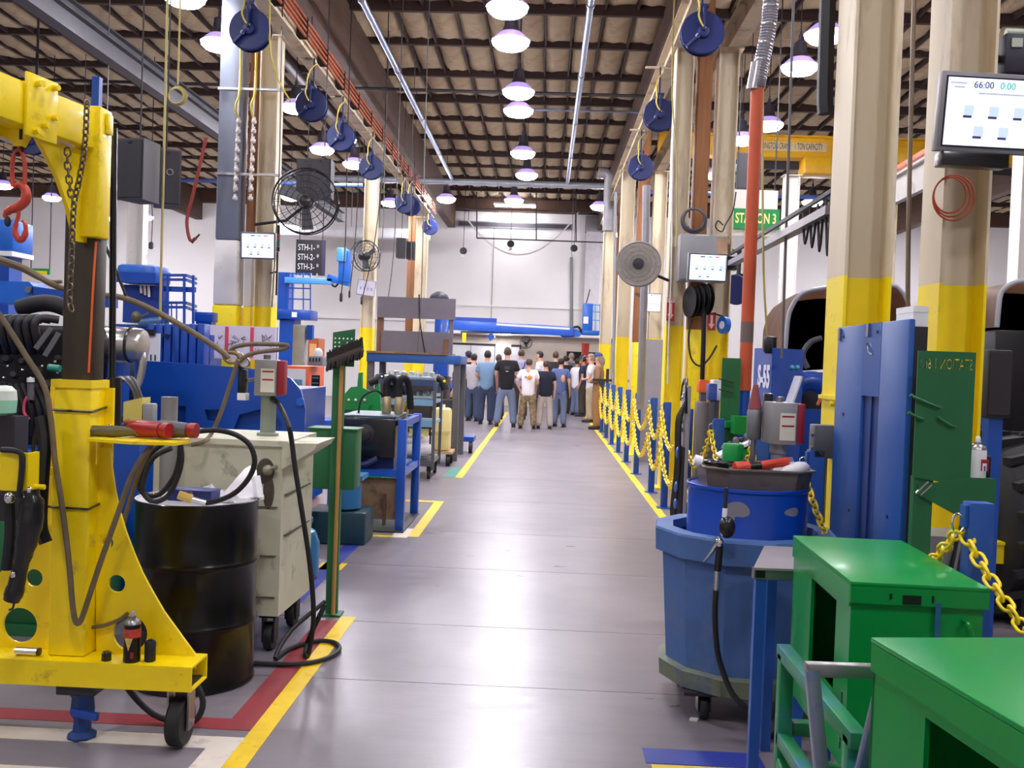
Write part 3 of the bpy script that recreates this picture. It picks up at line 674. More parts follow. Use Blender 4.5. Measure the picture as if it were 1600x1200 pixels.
hose('thin black hose looping left of the bundle beside the yellow post', H(3.74, (62, 655), (52, 700), (57, 760), (62, 800), (56, 835), (50, 848)), .008, BLACK)
# things standing on the base beam
def spray(label, loc, body, cap, band=None, h=.17, r=.0325, name='spray_can', mark=None):
    t = T(name, label, 'spray can', loc)
    M().lathe([(r * .96, 0), (r, .004), (r, h - .012), (r * .98, h - .004)], n=24).b('can_body', body, t, local=True)
    M().lathe([(r * .98, h - .004), (r * .8, h + .012), (r * .42, h + .02), (r * .42, h + .026)], n=24).b('dome', STEEL, t, local=True)
    M().lathe([(.009, h + .026), (.009, h + .042), (.006, h + .05)], n=12).b('nozzle', cap, t, local=True)
    return t
SPB = mat('black can', (20, 18, 20), .35, .3)
sc = spray('black aerosol can with a red and yellow label on the yellow base beam', (-1.605, 3.765, .345), SPB, mat('nozzle grey', (170, 170, 160), .4), h=.155, r=.033)
M().xf(Matrix()).lathe([(.0336, .100), (.0336, .135)], n=24, capa=False, capb=False).b('label_band', mat('can red', (190, 60, 48), .45, var=.5, scale=60), sc, local=True, label='red blotched label band')
M().prism([(-.016, -.0335, .10), (.016, -.0335, .10), (0, -.0348, .05)], (0, -.001, 0)).b('label_mark', mat('can gold', (206, 180, 90), .45, var=.3, scale=60), sc, local=True, label='pale gold downward triangle')
M().bx(.008, .02, -.0345, -.030, .02, .045).b('label_patch', RED, sc, local=True)
cp_ = T('stopper', 'small black cap standing left of the aerosol can', 'cap', (-1.705, 3.76, .345))
M().lathe([(.018, 0), (.019, .002), (.019, .03), (.015, .035)], n=18).b('shell', BLACK, cp_, local=True); M().ring((0, 0, .004), .0185, .0015).b('rim', RUB, cp_, local=True)
rl = T('rubber_roller', 'black rubber cylinder leaning right of the aerosol can', 'roller', (-1.535, 3.775, .345))
M().lathe([(.020, 0), (.022, .004), (.022, .075), (.018, .082)], n=18).b('sleeve', RUB, rl, local=True); M().cyl((0, 0, .08), (0, 0, .088), .008, n=10).b('core', DARK, rl, local=True)
pn = T('clevis_pin', 'chrome pin with a black head lying on the yellow base beam', 'pin', (-2.03, 3.77, .3625))
M().cyl((-.05, 0, .0), (.04, 0, .0), .0155, n=14).b('shank', CHROME, pn, local=True); M().cyl((.04, 0, .0), (.048, 0, .0), .017, n=8).b('head', BLACK, pn, local=True)
M().bx(at(138, 965, 3.775).x - .006, at(138, 965, 3.775).x + .008, 3.9, 3.93, .5, .6).b('slot_plate', DARK, cr)
hose('short brown hose passing through the large hole of the right gusset', H(3.84, (142, 980), (160, 978), (178, 972), (190, 966), (200, 958)), .008, HOSEB)
hose('black cable lying in a loop on the floor under the crane base', [(-1.72, 3.9, .245), (-1.68, 3.98, .12), (-1.6, 4.0, .04), (-1.5, 3.98, .025), (-1.42, 3.98, .03), (-1.40, 4.02, .1), (-1.46, 4.05, .2)], .013, RUB)
# air tools on the tray
def impact(label, loc, rz, col, body=None):
    t = T('impact_wrench', label, 'power tool', loc, rz)
    M().lathe([(.02, -.09), (.03, -.085), (.034, -.03), (.036, .03), (.03, .06), (.02, .075)], (0, 0, .036), (1, 0, 0), 16).b('motor_housing', body or GREYD, t, local=True)
    M().lathe([(.03, 0), (.031, .03), (.02, .045)], (-.125, 0, .036), (1, 0, 0), 14).b('end_cap', col, t, local=True)
    M().tube([(.02, 0, .03), (.05, -.05, .022), (.07, -.11, .02)], [.017, .019, .016], 10).b('handle', col, t, local=True)
    M().cyl((.075, 0, .036), (.105, 0, .036), .009, n=8).b('anvil', CHROME, t, local=True)
    M().cyl((.07, -.11, .02), (.08, -.14, .02), .008, n=8).b('air_fitting', CHROME, t, local=True)
    return t
q = at(262, 665, 3.84); impact('grey and red impact wrench lying at the right end of the yellow tray', (q.x, 3.84, tz + .013), PI * .97, RED)
q = at(222, 672, 3.80); impact('smaller red handled air wrench in the middle of the yellow tray', (q.x, 3.82, tz + .013), PI * .9, RED, body=RED)
q = at(175, 668, 3.78); sn = T('nutrunner', 'olive grey angle nutrunner lying at the left end of the yellow tray', 'power tool', (q.x, 3.80, tz + .012))
M().lathe([(.012, -.09), (.022, -.085), (.024, .0), (.018, .06), (.016, .09)], (0, 0, .024), (1, .1, 0), 14).b('barrel', mat('olive tool', (104, 98, 70), .5, .3), sn, local=True); M().cyl((.09, .01, .02), (.12, .01, .02), .014, n=10).b('angle_head', STEEL, sn, local=True); M().ball((-.02, 0, .046), (.012, .01, .006), 8).b('trigger', CHROME, sn, local=True)
hose('brown hose from the tray tool dropping behind the black drum', H(3.9, (240, 690), (228, 715)) + H(4.05, (215, 745), (202, 785), (190, 830), (180, 870)), .010, HOSEB)

# ================================================================ BLACK DRUM, CABINET, GREEN POST
DX, DY, DZ = -1.655, 4.60, .885
d = T('oil_drum', 'glossy black steel drum on the floor behind the yellow crane', 'drum', (DX, DY, 0))
prof = [(.27, 0), (.285, .004), (.29, .012), (.288, .02), (.285, .026)]
for zc_ in (.30, .59): prof += [(.285, zc_ - .022), (.294, zc_ - .010), (.297, zc_), (.294, zc_ + .010), (.285, zc_ + .022)]
prof += [(.285, DZ - .02), (.29, DZ - .012), (.2915, DZ - .004), (.288, DZ)]
M().lathe(prof, (DX, DY, 0), n=64, capb=False).b('shell', DRUMK, d)
M().lathe([(.288, DZ), (.282, DZ), (.28, DZ - .012), (.02, DZ - .012)], (DX, DY, 0), n=48, capa=False).b('lid', mat('drum lid pale', (206, 204, 206), .4, .2, var=.12), d, label='pale metal lid set inside the rim')
# on the lid: blue tool case, white rags, coiled hose with brass gun, small bits
LZ = DZ - .012
bc = T('tool_case', 'dark blue metal box lying on the black drum lid', 'box', (DX - .01, DY - .03, LZ), -.1)
M().prism([(-.11, -.05, 0), (.11, -.05, 0), (.11, .05, 0), (-.11, .05, 0)], (0, 0, .045)).b('body', mat('navy case', (30, 44, 112), .4), bc, local=True)
M().bx(-.113, .113, -.053, .053, .045, .056, .004).b('lid', MATS['navy case'], bc, local=True); M().bx(-.02, .02, -.058, -.05, .032, .052).b('latch', CHROME, bc, local=True)
def rag(label, loc, s, seed, name='rag', group=None):
    r_ = random.Random(seed); bm = bmesh.new(); n = 9; g = []
    for j in range(n):
        row = []
        for i in range(n):
            u, v = i / (n - 1) - .5, j / (n - 1) - .5; d_ = math.hypot(u, v)
            z = max(0.004, (.62 - d_) * s * .9 * (0.55 + .45 * math.sin(5 * u + seed) * math.cos(6 * v + seed * 2)) + r_.uniform(-.012, .012))
            row.append(bm.verts.new((u * s * (1 - .25 * abs(v)), v * s * (1 - .2 * abs(u)), z)))
        g.append(row)
    for j in range(n - 1):
        for i in range(n - 1): bm.faces.new((g[j][i], g[j][i + 1], g[j + 1][i + 1], g[j + 1][i]))
    bmesh.ops.solidify(bm, geom=list(bm.faces), thickness=.004)
    mb = M(); mb.bm.free(); mb.bm = bm
    o = mb.b(name, CLOTH); o.location = loc; tag(o, label, 'cloth', group); return o
M_ = M()
gl = T('cloth', 'crumpled white rag with a pointed peak on the black drum', 'cloth', (DX + .17, DY + .06, LZ))
M().prism([(-.08, -.05, 0), (.07, -.09, 0), (.13, .02, .0), (.05, .09, 0), (-.06, .06, 0)], (.0, 0, .02)).prism([(-.06, -.05, .02), (.10, -.06, .02), (.07, .0, .13), (.03, .02, .15), (-.02, .02, .09)], (.01, .05, .01)).prism([(.0, .0, .02), (.12, -.05, .02), (.09, -.02, .12)], (.02, .03, .0)).b('folded_rag', CLOTH, gl, local=True, ang=60)
rag('second white rag lying flatter beside the peaked one on the drum', (DX + .02, DY + .13, LZ), .15, 3)
rag('third white rag at the right rim of the drum lid', (DX + .19, DY - .04, LZ), .11, 5)
gh = T('grease_hose', 'black hose standing in a big ring over the drum with a brass and steel end', 'hose', (DX, DY - .1, LZ))
R_ = H(4.42, (322, 786), (345, 781), (370, 768), (390, 745), (398, 720), (390, 695), (370, 680), (345, 673), (320, 673), (295, 678), (283, 690), (280, 720), (272, 745), (255, 768), (240, 775), (226, 772), (218, 760), (222, 735), (235, 710), (252, 695), (268, 686))
M().tube(R_, .0125, 10).b('hose_run', RUB, gh)
a_, b2 = at(322, 786, 4.42), at(300, 780, 4.41); M().cyl(a_, b2, .015, n=10).b('steel_ferrule', CHROME, gh)
c2 = at(279, 773, 4.40); M().cyl(b2, c2, .021, n=8).b('brass_coupler', mat('brass', (196, 168, 96), .3, .9, var=.1), gh)
hose('second black hose loop lying against the left rim of the drum', H(4.38, (268, 700), (240, 715), (226, 745), (224, 770), (240, 784), (262, 775), (276, 750), (284, 720), (282, 690)), .012, RUB)
pb = T('pipe_post', 'plain grey pipe post standing behind the tool tray', 'post', (at(262, 800, 4.98).x - .0, 4.98, 0))
qx = at(263, 700, 4.98).x; M().cyl((qx, 4.98, 0), (qx, 4.98, at(264, 620, 4.98).z), .042, n=20).b('pipe', mat('dull pipe', (150, 150, 148), .45, .5, var=.12, stretch=(4, 4, .6)), pb); M().cyl((qx, 4.98, 0), (qx, 4.98, .012), .09, n=20).b('foot_plate', STEEL, pb)
M().ball((DX - .17, DY - .1, LZ + .02), (.03, .02, .02), 8).b('grease_nipple', CHROME, gh)

# cream cabinet on casters: body turned slightly, front edge at x=435
cb = T('rolling_cabinet', 'dirty cream metal cabinet on black casters with a flared top edge', 'cabinet', (-1.7, 5.3, 0))
x0, x1, y0, y1, z0, z1 = -2.05, -1.36, 5.02, 5.62, .20, 1.105
M().prism([(x0, y0, z0), (x1 + .0, y0, z0), (x1 + .02, y1, z0), (x0, y1, z0)], (0, 0, z1 - z0)).b('body', CABC, cb)
M().prism([(x0 - .02, y0 - .02, z1), (x1 + .03, y0 - .02, z1), (x1 + .03, y1 + .02, z1), (x0 - .02, y1 + .02, z1)], (0, 0, .03)).b('top_rim', CABC, cb)
M().prism([(x1 + .0, y0 - .02, z1 - .12), (x1 + .0, y0 - .02, z1 + .02), (x1 + .19, y0 - .03, z1 + .025), (x1 + .17, y0 - .03, z1 - .01)], (0, .42, 0)).b('push_handle', CABC, cb, label='flared cream lip at the top right corner')
M().bx(x0, x1 - .02, y0 - .012, y0, .78, .785).bx(x0, x1 - .02, y0 - .012, y0, .52, .525).bx(x0, x1 - .02, y0 - .012, y0, .30, .305).b('drawer_seam', mat('seam dark', (90, 86, 72), .7), cb)
M().bx(x1 + .0, x1 + .022, y0 + .05, y1 - .05, .62, .625).bx(x1 + .0, x1 + .022, y0 + .05, y1 - .05, .84, .845).b('side_seam', MATS['seam dark'], cb)
M().ball((x1 - .09, y0 - .002, .97), (.05, .006, .07), 14).ball((x1 - .07, y0 - .002, .86), (.03, .005, .09), 12).b('grease_stain', mat('grease stain', (78, 70, 56), .8, var=.3, scale=20), cb)
M().ball((x1 - .07, y0 - .03, .98), (.028, .03, .03), 10).cyl((x1 - .07, y0 - .02, .98), (x1 - .02, y0 - .04, 1.0), .012, n=8).b('valve', mat('dirty metal', (150, 146, 128), .5, .5), cb)
M().box((x1 - .18, y0 - .004, .52), (.035, .004, .05)).b('sticker', mat('old sticker', (176, 168, 110), .6), cb)
for (x, y) in ((x1 - .06, y0 + .06), (x1 - .06, y1 - .08), (x0 + .08, y0 + .06), (x0 + .08, y1 - .08)):
    M().bx(x - .045, x + .045, y - .045, y + .045, z0 - .015, z0).b('caster_plate', DARK, cb)
    M().bx(x - .035, x - .027, y - .03, y + .05, .05, z0 - .015).bx(x + .027, x + .035, y - .03, y + .05, .05, z0 - .015).b('caster_fork', DARK, cb)
    M().lathe([(.03, -.022), (.07, -.022), (.075, -.014), (.075, .014), (.07, .022), (.03, .022)], (x, y + .02, .075), (1, 0, 0), 20).b('caster_wheel', RUB, cb)
M().lathe([(.06, z1 + .03), (.06, z1 + .045), (.042, z1 + .05), (.042, 1.36)], (-1.525, 5.3, 0), (0, 0, 1), 20, capa=False).b('pump_riser', mat('grey green pipe', (140, 150, 136), .45, .3, var=.12), cb)
def pump_box(label, loc, s=1.):
    t = T('pump_box', label, 'air motor', loc, .12, group='grey and red pump motor boxes')
    M().bx(-.075, .045, -.07, .07, 0, .20, .006).b('grey_housing', mat('pump grey', (158, 156, 154), .45, .4), t, local=True)
    M().bx(.045, .085, -.065, .065, .004, .196, .006).b('red_end', mat('pump maroon', (150, 32, 48), .4), t, local=True)
    M().bx(-.04, .035, -.0725, -.070, .02, .15).b('label_plate', mat('label cream', (226, 220, 200), .6), t, local=True)
    for z in (.135, .09): M().bx(-.032, .028, -.0735, -.0725, z - .005, z + .003).b('label_bar', RED, t, local=True)
    M().cyl((-.02, 0, .2), (-.02, 0, .225), .02, n=10).b('top_plug', STEEL, t, local=True)
    return t
pump_box('grey pump box with a maroon end on the cream cabinet post', (-1.52, 5.3, 1.36))
rg = T('regulator', 'black air regulator with a small round gauge left of the grey pump box', 'regulator', (-1.665, 5.27, 1.42))
M().bx(-.02, .025, -.03, .02, -.05, .08, .006).tube([(-.01, 0, .08), (-.02, 0, .13), (.0, 0, .16)], .018, 8).b('filter_body', BLACK, rg, local=True); M().cyl((.02, -.03, .12), (.02, -.05, .12), .03, n=18).b('gauge', STEEL, rg, local=True); M().cyl((.02, -.0505, .12), (.02, -.052, .12), .025, n=18).b('gauge_face', WHITE, rg, local=True); M().bx(-.02, .03, -.032, .03, -.09, -.05, .004).b('bowl', WHITE, rg, local=True); M().bar((.03, 0, .02), (.08, .02, .03), .02, .02).b('pipe_link', STEEL, rg, local=True)
hose('grey brown wand hose leaning from the cabinet fittings down to the drum', H(5.1, (372, 562), (360, 600), (345, 645), (330, 678)) + H(4.9, (318, 690), (300, 695)), .012, HOSEB)
hose('upper grey hose looping from the cabinet fittings to the right and back', H(5.2, (358, 553), (365, 543), (390, 538), (430, 538), (450, 540), (440, 546), (405, 550), (385, 556), (374, 565)), .012, HOSEB)
hose('knot of small pipe fittings where the hoses meet above the cabinet', H(5.2, (350, 545), (352, 560), (362, 566), (375, 562), (370, 552), (358, 550)), .014, mat('brassy pipe', (150, 128, 96), .4, .6, var=.3), name='pipe_fitting', cat='fitting')
hose('thick black hose from the grey pump box down past the cabinet to the floor', H(5.25, (424, 622), (436, 632)) + H(4.95, (450, 662), (456, 690), (461, 730), (472, 800), (484, 880), (490, 960)) + [tuple(fl(483, 1018, .03)), tuple(fl(478, 1023, .02)), tuple(fl(480, 1005, .03)), tuple(fl(493, 975, .16)), tuple(fl(508, 945, .26))], .0135, RUB)
hose('black hose lying in a flat loop across the yellow tape line', [tuple(fl(*q, .016)) for q in [(392, 1036), (440, 1038), (480, 1036), (512, 1028), (530, 1015), (525, 1005), (505, 1001), (480, 1004), (450, 1015)]] + [tuple(fl(430, 1028, .02)), tuple(fl(455, 985, .1)), tuple(fl(508, 940, .22))], .0125, RUB)

# green sign post with box and leaning broom
gp = T('sign_post', 'green steel post with a punched plate on top and a green box at its middle', 'post', (-1.235, 5.85, 0))
gx0, gx1 = -1.285, -1.215
M().bx(gx0, gx1, 5.82, 5.86, .01, 1.58).b('channel', GREEN2, gp); M().bx(gx0 - .03, gx1 + .03, 5.78, 5.90, 0, .012).b('foot_plate', GREEN2, gp)
ph = [circ(a, b, .006, 8) for a in (-.055, -.03, -.005, .02, .045) for b in (.07, .045, .02) if not (a == -.005 and b == .045)]
M().plate([(-.07, -.10), (.065, -.10), (.065, .13), (-.07, .105)], ph, (-1.22, 5.818, 1.63), (1, 0, 0), (0, 0, 1), (0, -.006, 0)).b('punched_plate', GREEN2, gp, label='green top plate with rows of small holes')
M().bx(-1.235, -1.222, 5.815, 5.818, 1.36, 1.39).b('sticker', WHITE, gp)
gb0, gb1 = at(478, 668, 5.9), at(557, 765, 5.9)
M().bx(-1.43, -1.14, 5.86, 6.06, gb1.z, gb0.z, .006).b('post_box', GREEN2, gp, label='plain green box fixed behind the post')
M().bx(-1.44, -1.13, 5.855, 6.07, gb0.z - .006, gb0.z + .004).b('box_lid', GREEN2, gp)
br = T('push_broom', 'push broom with a dark bristle head leaning upside down on the green post', 'broom', tuple(fl(520, 935)))
q0, q1 = Vector((at(521, 940, 5.77).x, 5.77, .02)), at(534, 570, 5.78)
M().cyl(q0, q1, .0125, n=10).b('stick', STICK, br)
ha, hb = at(512, 566, 5.76), at(567, 545, 5.76)
M().bar(ha, hb, .06, .035, .006).b('head_block', mat('broom block', (70, 60, 52), .7), br)
mb = M(); dd = (hb - ha)
for i in range(22):
    for k in (-.022, -.008, .008, .022):
        q = ha + dd * ((i + .5) / 22); mb.cyl((q.x, q.y + k, q.z), (q.x + random.uniform(-.01, .012), q.y + k * 1.5, q.z + .062 + random.uniform(-.01, .01)), .006, .004, n=5)
        q = q + Vector((0, 0, 0)); mb.cyl((q.x, q.y + k, q.z), (q.x + random.uniform(-.012, .004), q.y + k * 1.6, q.z - .05 + random.uniform(-.01, .01)), .006, .004, n=5)
o = mb.b('bristles', mat('broom bristle', (50, 44, 42), .9), br); o['kind'] = 'stuff'
# ================================================================ RIGHT FOREGROUND
# ---- worn blue bin on casters holding a blue drum
BX, BY = .985, 4.62
bn = T('rolling_bin', 'worn blue many-sided bin on casters standing by the aisle', 'bin', (BX, BY, 0))
n12 = 12
def ngon(r, z, rot=.13): return [(BX + r * math.cos(2 * PI * i / n12 + rot), BY + r * math.sin(2 * PI * i / n12 + rot), z) for i in range(n12)]
def shell(rings, close_bottom=True):
    m = M(); R_ = [[m.bm.verts.new(p) for p in r] for r in rings]
    for a, b in zip(R_, R_[1:]):
        k = len(a)
        for i in range(k): m.bm.faces.new((a[i], a[(i + 1) % k], b[(i + 1) % k], b[i]))
    if close_bottom: m.bm.faces.new(R_[0][::-1])
    return m
shell([ngon(.355, .215), ngon(.392, .74), ngon(.392, .80), ngon(.37, .80), ngon(.34, .24)]).b('bin_body', BINB, bn, ang=15)
shell([ngon(.425, .735), ngon(.43, .835), ngon(.425, .845), ngon(.345, .845), ngon(.345, .80), ngon(.40, .74), ngon(.425, .735)], False).b('rim', BINB, bn, ang=15)
shell([ngon(.36, .135), ngon(.385, .14), ngon(.39, .215), ngon(.352, .225)]).b('skirt', BINB2, bn, ang=15)
M().bx(BX - .30, BX + .30, BY - .30, BY + .30, .12, .135).b('caster_frame', DARK, bn)
for (x, y) in ((-.2, -.24), (.22, -.2), (-.24, .2), (.2, .24)):
    x, y = BX + x, BY + y
    M().bx(x - .03, x - .024, y - .03, y + .04, .04, .12).bx(x + .024, x + .03, y - .03, y + .04, .04, .12).bx(x - .03, x + .03, y - .03, y + .03, .11, .12).b('caster_fork', BLACK, bn)
    M().lathe([(.02, -.02), (.05, -.02), (.056, -.012), (.056, .012), (.05, .02), (.02, .02)], (x, y, .056), (1, 0, 0), 18).b('caster_wheel', RUB, bn)
dz0, dz1 = .245, 1.055
bd = T('oil_drum', 'blue steel drum with two bare grey patches standing inside the blue bin', 'drum', (BX + .01, BY, dz0))
prof = [(.278, 0), (.285, .01)] + sum([[(.28, h - .02), (.292, h), (.28, h + .02)] for h in (.27, .54)], []) + [(.28, .79), (.288, .797), (.288, .81), (.282, .812)]
M().lathe(prof, (BX + .01, BY, dz0), n=56, capb=False).b('shell', DRUMB, bd)
M().lathe([(.282, .812), (.278, .80), (.02, .80)], (BX + .01, BY, dz0), n=40, capa=False).b('lid', DRUMB, bd)
def patch(a0, a1, z0, z1):
    m = M(); n = 18; R = []
    for f in (.02, .35, .7, 1.):
        c = []
        for i in range(n):
            t = 2 * PI * i / n; k = f * (1 + .08 * math.sin(3 * t + a0 * 7)); a = (a0 + a1) / 2 + (a1 - a0) / 2 * math.cos(t) * k; z = (z0 + z1) / 2 + (z1 - z0) / 2 * math.sin(t) * k
            c.append(m.bm.verts.new((BX + .01 + .2815 * math.cos(a), BY + .2815 * math.sin(a), z)))
        R.append(c)
    for a, b_ in zip(R, R[1:]):
        for i in range(n): m.bm.faces.new((a[i], a[(i + 1) % n], b_[(i + 1) % n], b_[i]))
    m.bm.faces.new(R[0]); return m
GP = mat('bare primer patch', (128, 126, 134), .6, var=.12)
patch(-2.16, -1.72, .93, 1.0).b('bare_patch', GP, bd); patch(-2.1, -1.95, .91, .97).b('bare_patch', GP, bd); patch(-1.14, -.82, .94, .98).b('bare_patch', GP, bd)
# tray with rolled rim, on the drum
tx, ty, tz0 = BX + .03, BY - .0, 1.0455
tr_ = T('drip_tray', 'brown grey oval metal tray sitting on the blue drum', 'tray', (tx, ty, tz0))
def oct_(a, b, z, k=.34): return [(tx + x, ty + y, z) for x, y in [(-a, -b + k * b), (-a + k * a, -b), (a - k * a, -b), (a, -b + k * b), (a, b - k * b), (a - k * a, b), (-a + k * a, b), (-a, b - k * b)]]
TRM = mat('tray metal', (110, 100, 92), .5, .4, var=.15, dirt=((70, 60, 54), .25, 8))
shell([oct_(.232, .20, tz0), oct_(.245, .21, tz0 + .085), oct_(.262, .225, tz0 + .09), oct_(.262, .225, tz0 + .098), oct_(.24, .205, tz0 + .098), oct_(.225, .19, tz0 + .01)]).b('tray_wall', TRM, tr_, ang=20)
M().prism(oct_(.226, .192, tz0 + .008), (0, 0, .004)).b('tray_floor', TRM, tr_)
TZ = tz0 + .012
rk = T('ratchet', 'orange red handled driver lying across the metal tray', 'hand tool', (tx - .02, ty - .13, TZ + .085), .25)
M().cyl((-.10, 0, 0), (-.03, 0, .006), .028, n=14).b('knob', mat('tool orange red', (204, 62, 36), .4), rk, local=True); M().cyl((-.03, 0, .006), (.03, 0, .012), .018, n=10).b('collar', BLACK, rk, local=True); M().cyl((.03, 0, .012), (.17, 0, .034), .021, n=14).b('grip', MATS['tool orange red'], rk, local=True); M().cyl((.17, 0, .034), (.19, 0, .037), .02, n=12).b('end_ferrule', CHROME, rk, local=True)
M().cyl((-.04, 0, -.08), (-.04, 0, .0), .008, n=8).b('rest_pin', STEEL, rk, local=True)
gk = T('can', 'green canister standing in a black pot on the metal tray', 'canister', (tx - .08, ty + .08, TZ))
M().lathe([(.075, 0), (.08, .10), (.07, .10), (.065, .01)], n=22).b('black_pot', BLACK, gk, local=True); M().lathe([(.05, .01), (.052, .17), (.045, .18)], n=22).b('green_canister', GREEN, gk, local=True)
cl = T('shop_rag', 'white rags and rope end bunched at the right of the metal tray', 'cloth', (tx + .16, ty - .03, TZ + .01))
M().tube([(-.08, -.06, .02), (-.03, -.09, .06), (.04, -.07, .08), (.08, .02, .06), (.06, .08, .03), (-.02, .07, .06)], [.02, .03, .034, .03, .024, .03], 8).ball((0, 0, .06), (.07, .06, .035), 10).b('bunched_rag', CLOTH, cl, local=True, ang=60)
gv = T('work_glove', 'black work glove lying on the left rim of the metal tray', 'glove', (tx - .20, ty - .04, TZ + .085))
M().ball((0, 0, .012), (.045, .035, .016), 10).tube([(.03, .01, .012), (.06, .02, .012), (.085, .02, .006)], .009, 6).tube([(.03, -.005, .012), (.065, -.002, .012), (.09, 0, .004)], .009, 6).tube([(.03, -.02, .012), (.06, -.025, .012), (.08, -.03, .004)], .009, 6).tube([(-.01, -.03, .012), (.01, -.055, .01)], .009, 6).b('knit', BLACK, gv, local=True)
M().cyl((-.05, 0, .012), (-.085, 0, .02), .026, n=12).b('cuff', CLOTH, gv, local=True)
for k_, (dx, dy, s) in enumerate([(-.13, -.16, .018), (-.06, -.16, .016), (.02, .02, .02)]):
    sk = T('socket', ['left bright socket on the front of the metal tray', 'second bright socket beside the orange red driver', 'bright socket in the middle of the metal tray'][k_], 'socket', (tx + dx, ty + dy, TZ))
    M().lathe([(s, 0), (s, .035), (s * .7, .04), (s * .55, .04), (s * .5, .01)], n=12).b('body', CHROME, sk, local=True); M().lathe([(s * .8, .04), (s * .8, .09), (s * .6, .09)], n=10).b('shank', CHROME, sk, local=True)
pump = pump_box('grey pump box with a maroon end on a stub pipe over the blue drum', (tx + .145, ty + .04, 1.25))
M().lathe([(.04, TZ), (.04, TZ + .02), (.034, TZ + .03), (.034, 1.20), (.042, 1.205), (.042, 1.25)], (tx + .13, ty + .04, 0), n=20).b('stub_pipe', mat('stub grey', (128, 130, 136), .45, .4), pump)
fu = T('filter_unit', 'grey cylinder filter with a pointed dark red nozzle left of the grey pump box', 'filter', (tx + .03, ty + .14, TZ))
M().cyl((0, 0, 0), (0, 0, .22), .014, n=8).b('stem', STEEL, fu, local=True); M().lathe([(.03, .2), (.036, .21), (.036, .34), (.03, .35)], n=18).b('cylinder', mat('stub grey', (128, 130, 136)), fu, local=True); M().lathe([(.034, .35), (.012, .47)], n=14).b('cone', mat('dusty maroon', (138, 64, 64), .5), fu, local=True); M().bx(.04, .085, -.02, .02, .19, .43, .006).cyl((.062, -.02, .33), (.062, -.045, .33), .028, n=16).b('regulator_body', BLACK, fu, local=True); M().cyl((.062, -.045, .33), (.062, -.048, .33), .014, n=12).b('gauge', WHITE, fu, local=True)
# ---- dispensing nozzle hung on the bin rim with hose
nz = T('fuel_nozzle', 'black and chrome dispensing nozzle hanging at the front of the blue bin', 'nozzle', tuple(at(1125, 850, 4.15)))
N = lambda px, py: at(px, py, 4.15)
M().cyl(N(1135, 762), N(1133, 796), .009, n=8).b('spout', DARK, nz); M().cyl(N(1133, 794), N(1132, 808), .011, n=8).b('spout_ring', WHITE, nz)
M().ball(N(1136, 824), (.036, .03, .048), 14).b('swivel_guard', BLACK, nz); M().ball(N(1142, 828), (.02, .02, .03), 8).b('red_button', mat('dusty maroon', (138, 64, 64)), nz)
M().tube([N(1124, 838), N(1120, 850), N(1108, 868), N(1099, 878)], [.008, .009, .008, .006], 6).tube([N(1120, 846), N(1128, 852), N(1120, 872)], .006, 6).b('trigger_lever', CHROME, nz)
M().ball(N(1124, 848), (.02, .022, .022), 10).b('valve_body', CHROME, nz); M().cyl(N(1125, 852), N(1121, 892), .016, n=12).b('grip', BLACK, nz); M().cyl(N(1121, 890), N(1119, 922), .013, n=10).b('coupling', CHROME, nz)
M().bar(N(1124, 850), (.79, 4.27, .85), .012, .012).b('rim_hook', STEEL, nz)
hose('black hose hanging from the nozzle down the front of the blue bin to the floor', [N(1119, 920), N(1117, 960), N(1120, 1010), N(1128, 1045), at(1145, 1085, 4.12), at(1172, 1112, 4.1), (1.02, 4.12, .03), (1.1, 4.25, .02)], .0125, RUB)
# ---- small blue stand with a bare steel plate
st = T('tube_stand', 'blue square tube stand with a bare steel plate in front of the blue bin', 'stand', (.93, 3.8, 0))
M().prism([(.815, 3.62, .85), (.96, 4.08, .85), (1.14, 4.08, .85), (1.16, 3.62, .85)], (0, 0, .008)).b('steel_plate', mat('matt plate', (160, 152, 156), .5, .3, var=.08), st)
BT = mat('stand blue', (34, 86, 172), .4, var=.1, coat=.2)
M().bx(.83, .868, 3.635, 3.673, 0, .80).bx(1.1, 1.138, 3.635, 3.673, 0, .80).bx(.955, .993, 4.03, 4.068, 0, .85).bx(1.1, 1.138, 4.03, 4.068, 0, .85).b('legs', BT, st) if 0 else None
for (x, y) in ((.83, 3.635), (1.1, 3.635), (.97, 4.03), (1.1, 4.03)): M().bx(x, x + .038, y, y + .038, 0, .81).b('leg', BT, st)
M().bx(.82, 1.15, 3.63, 3.67, .812, .85).b('top_rail', STEEL, st); M().bx(.826, .862, 3.628, 3.63, .818, .845).b('tube_end', BLACK, st)
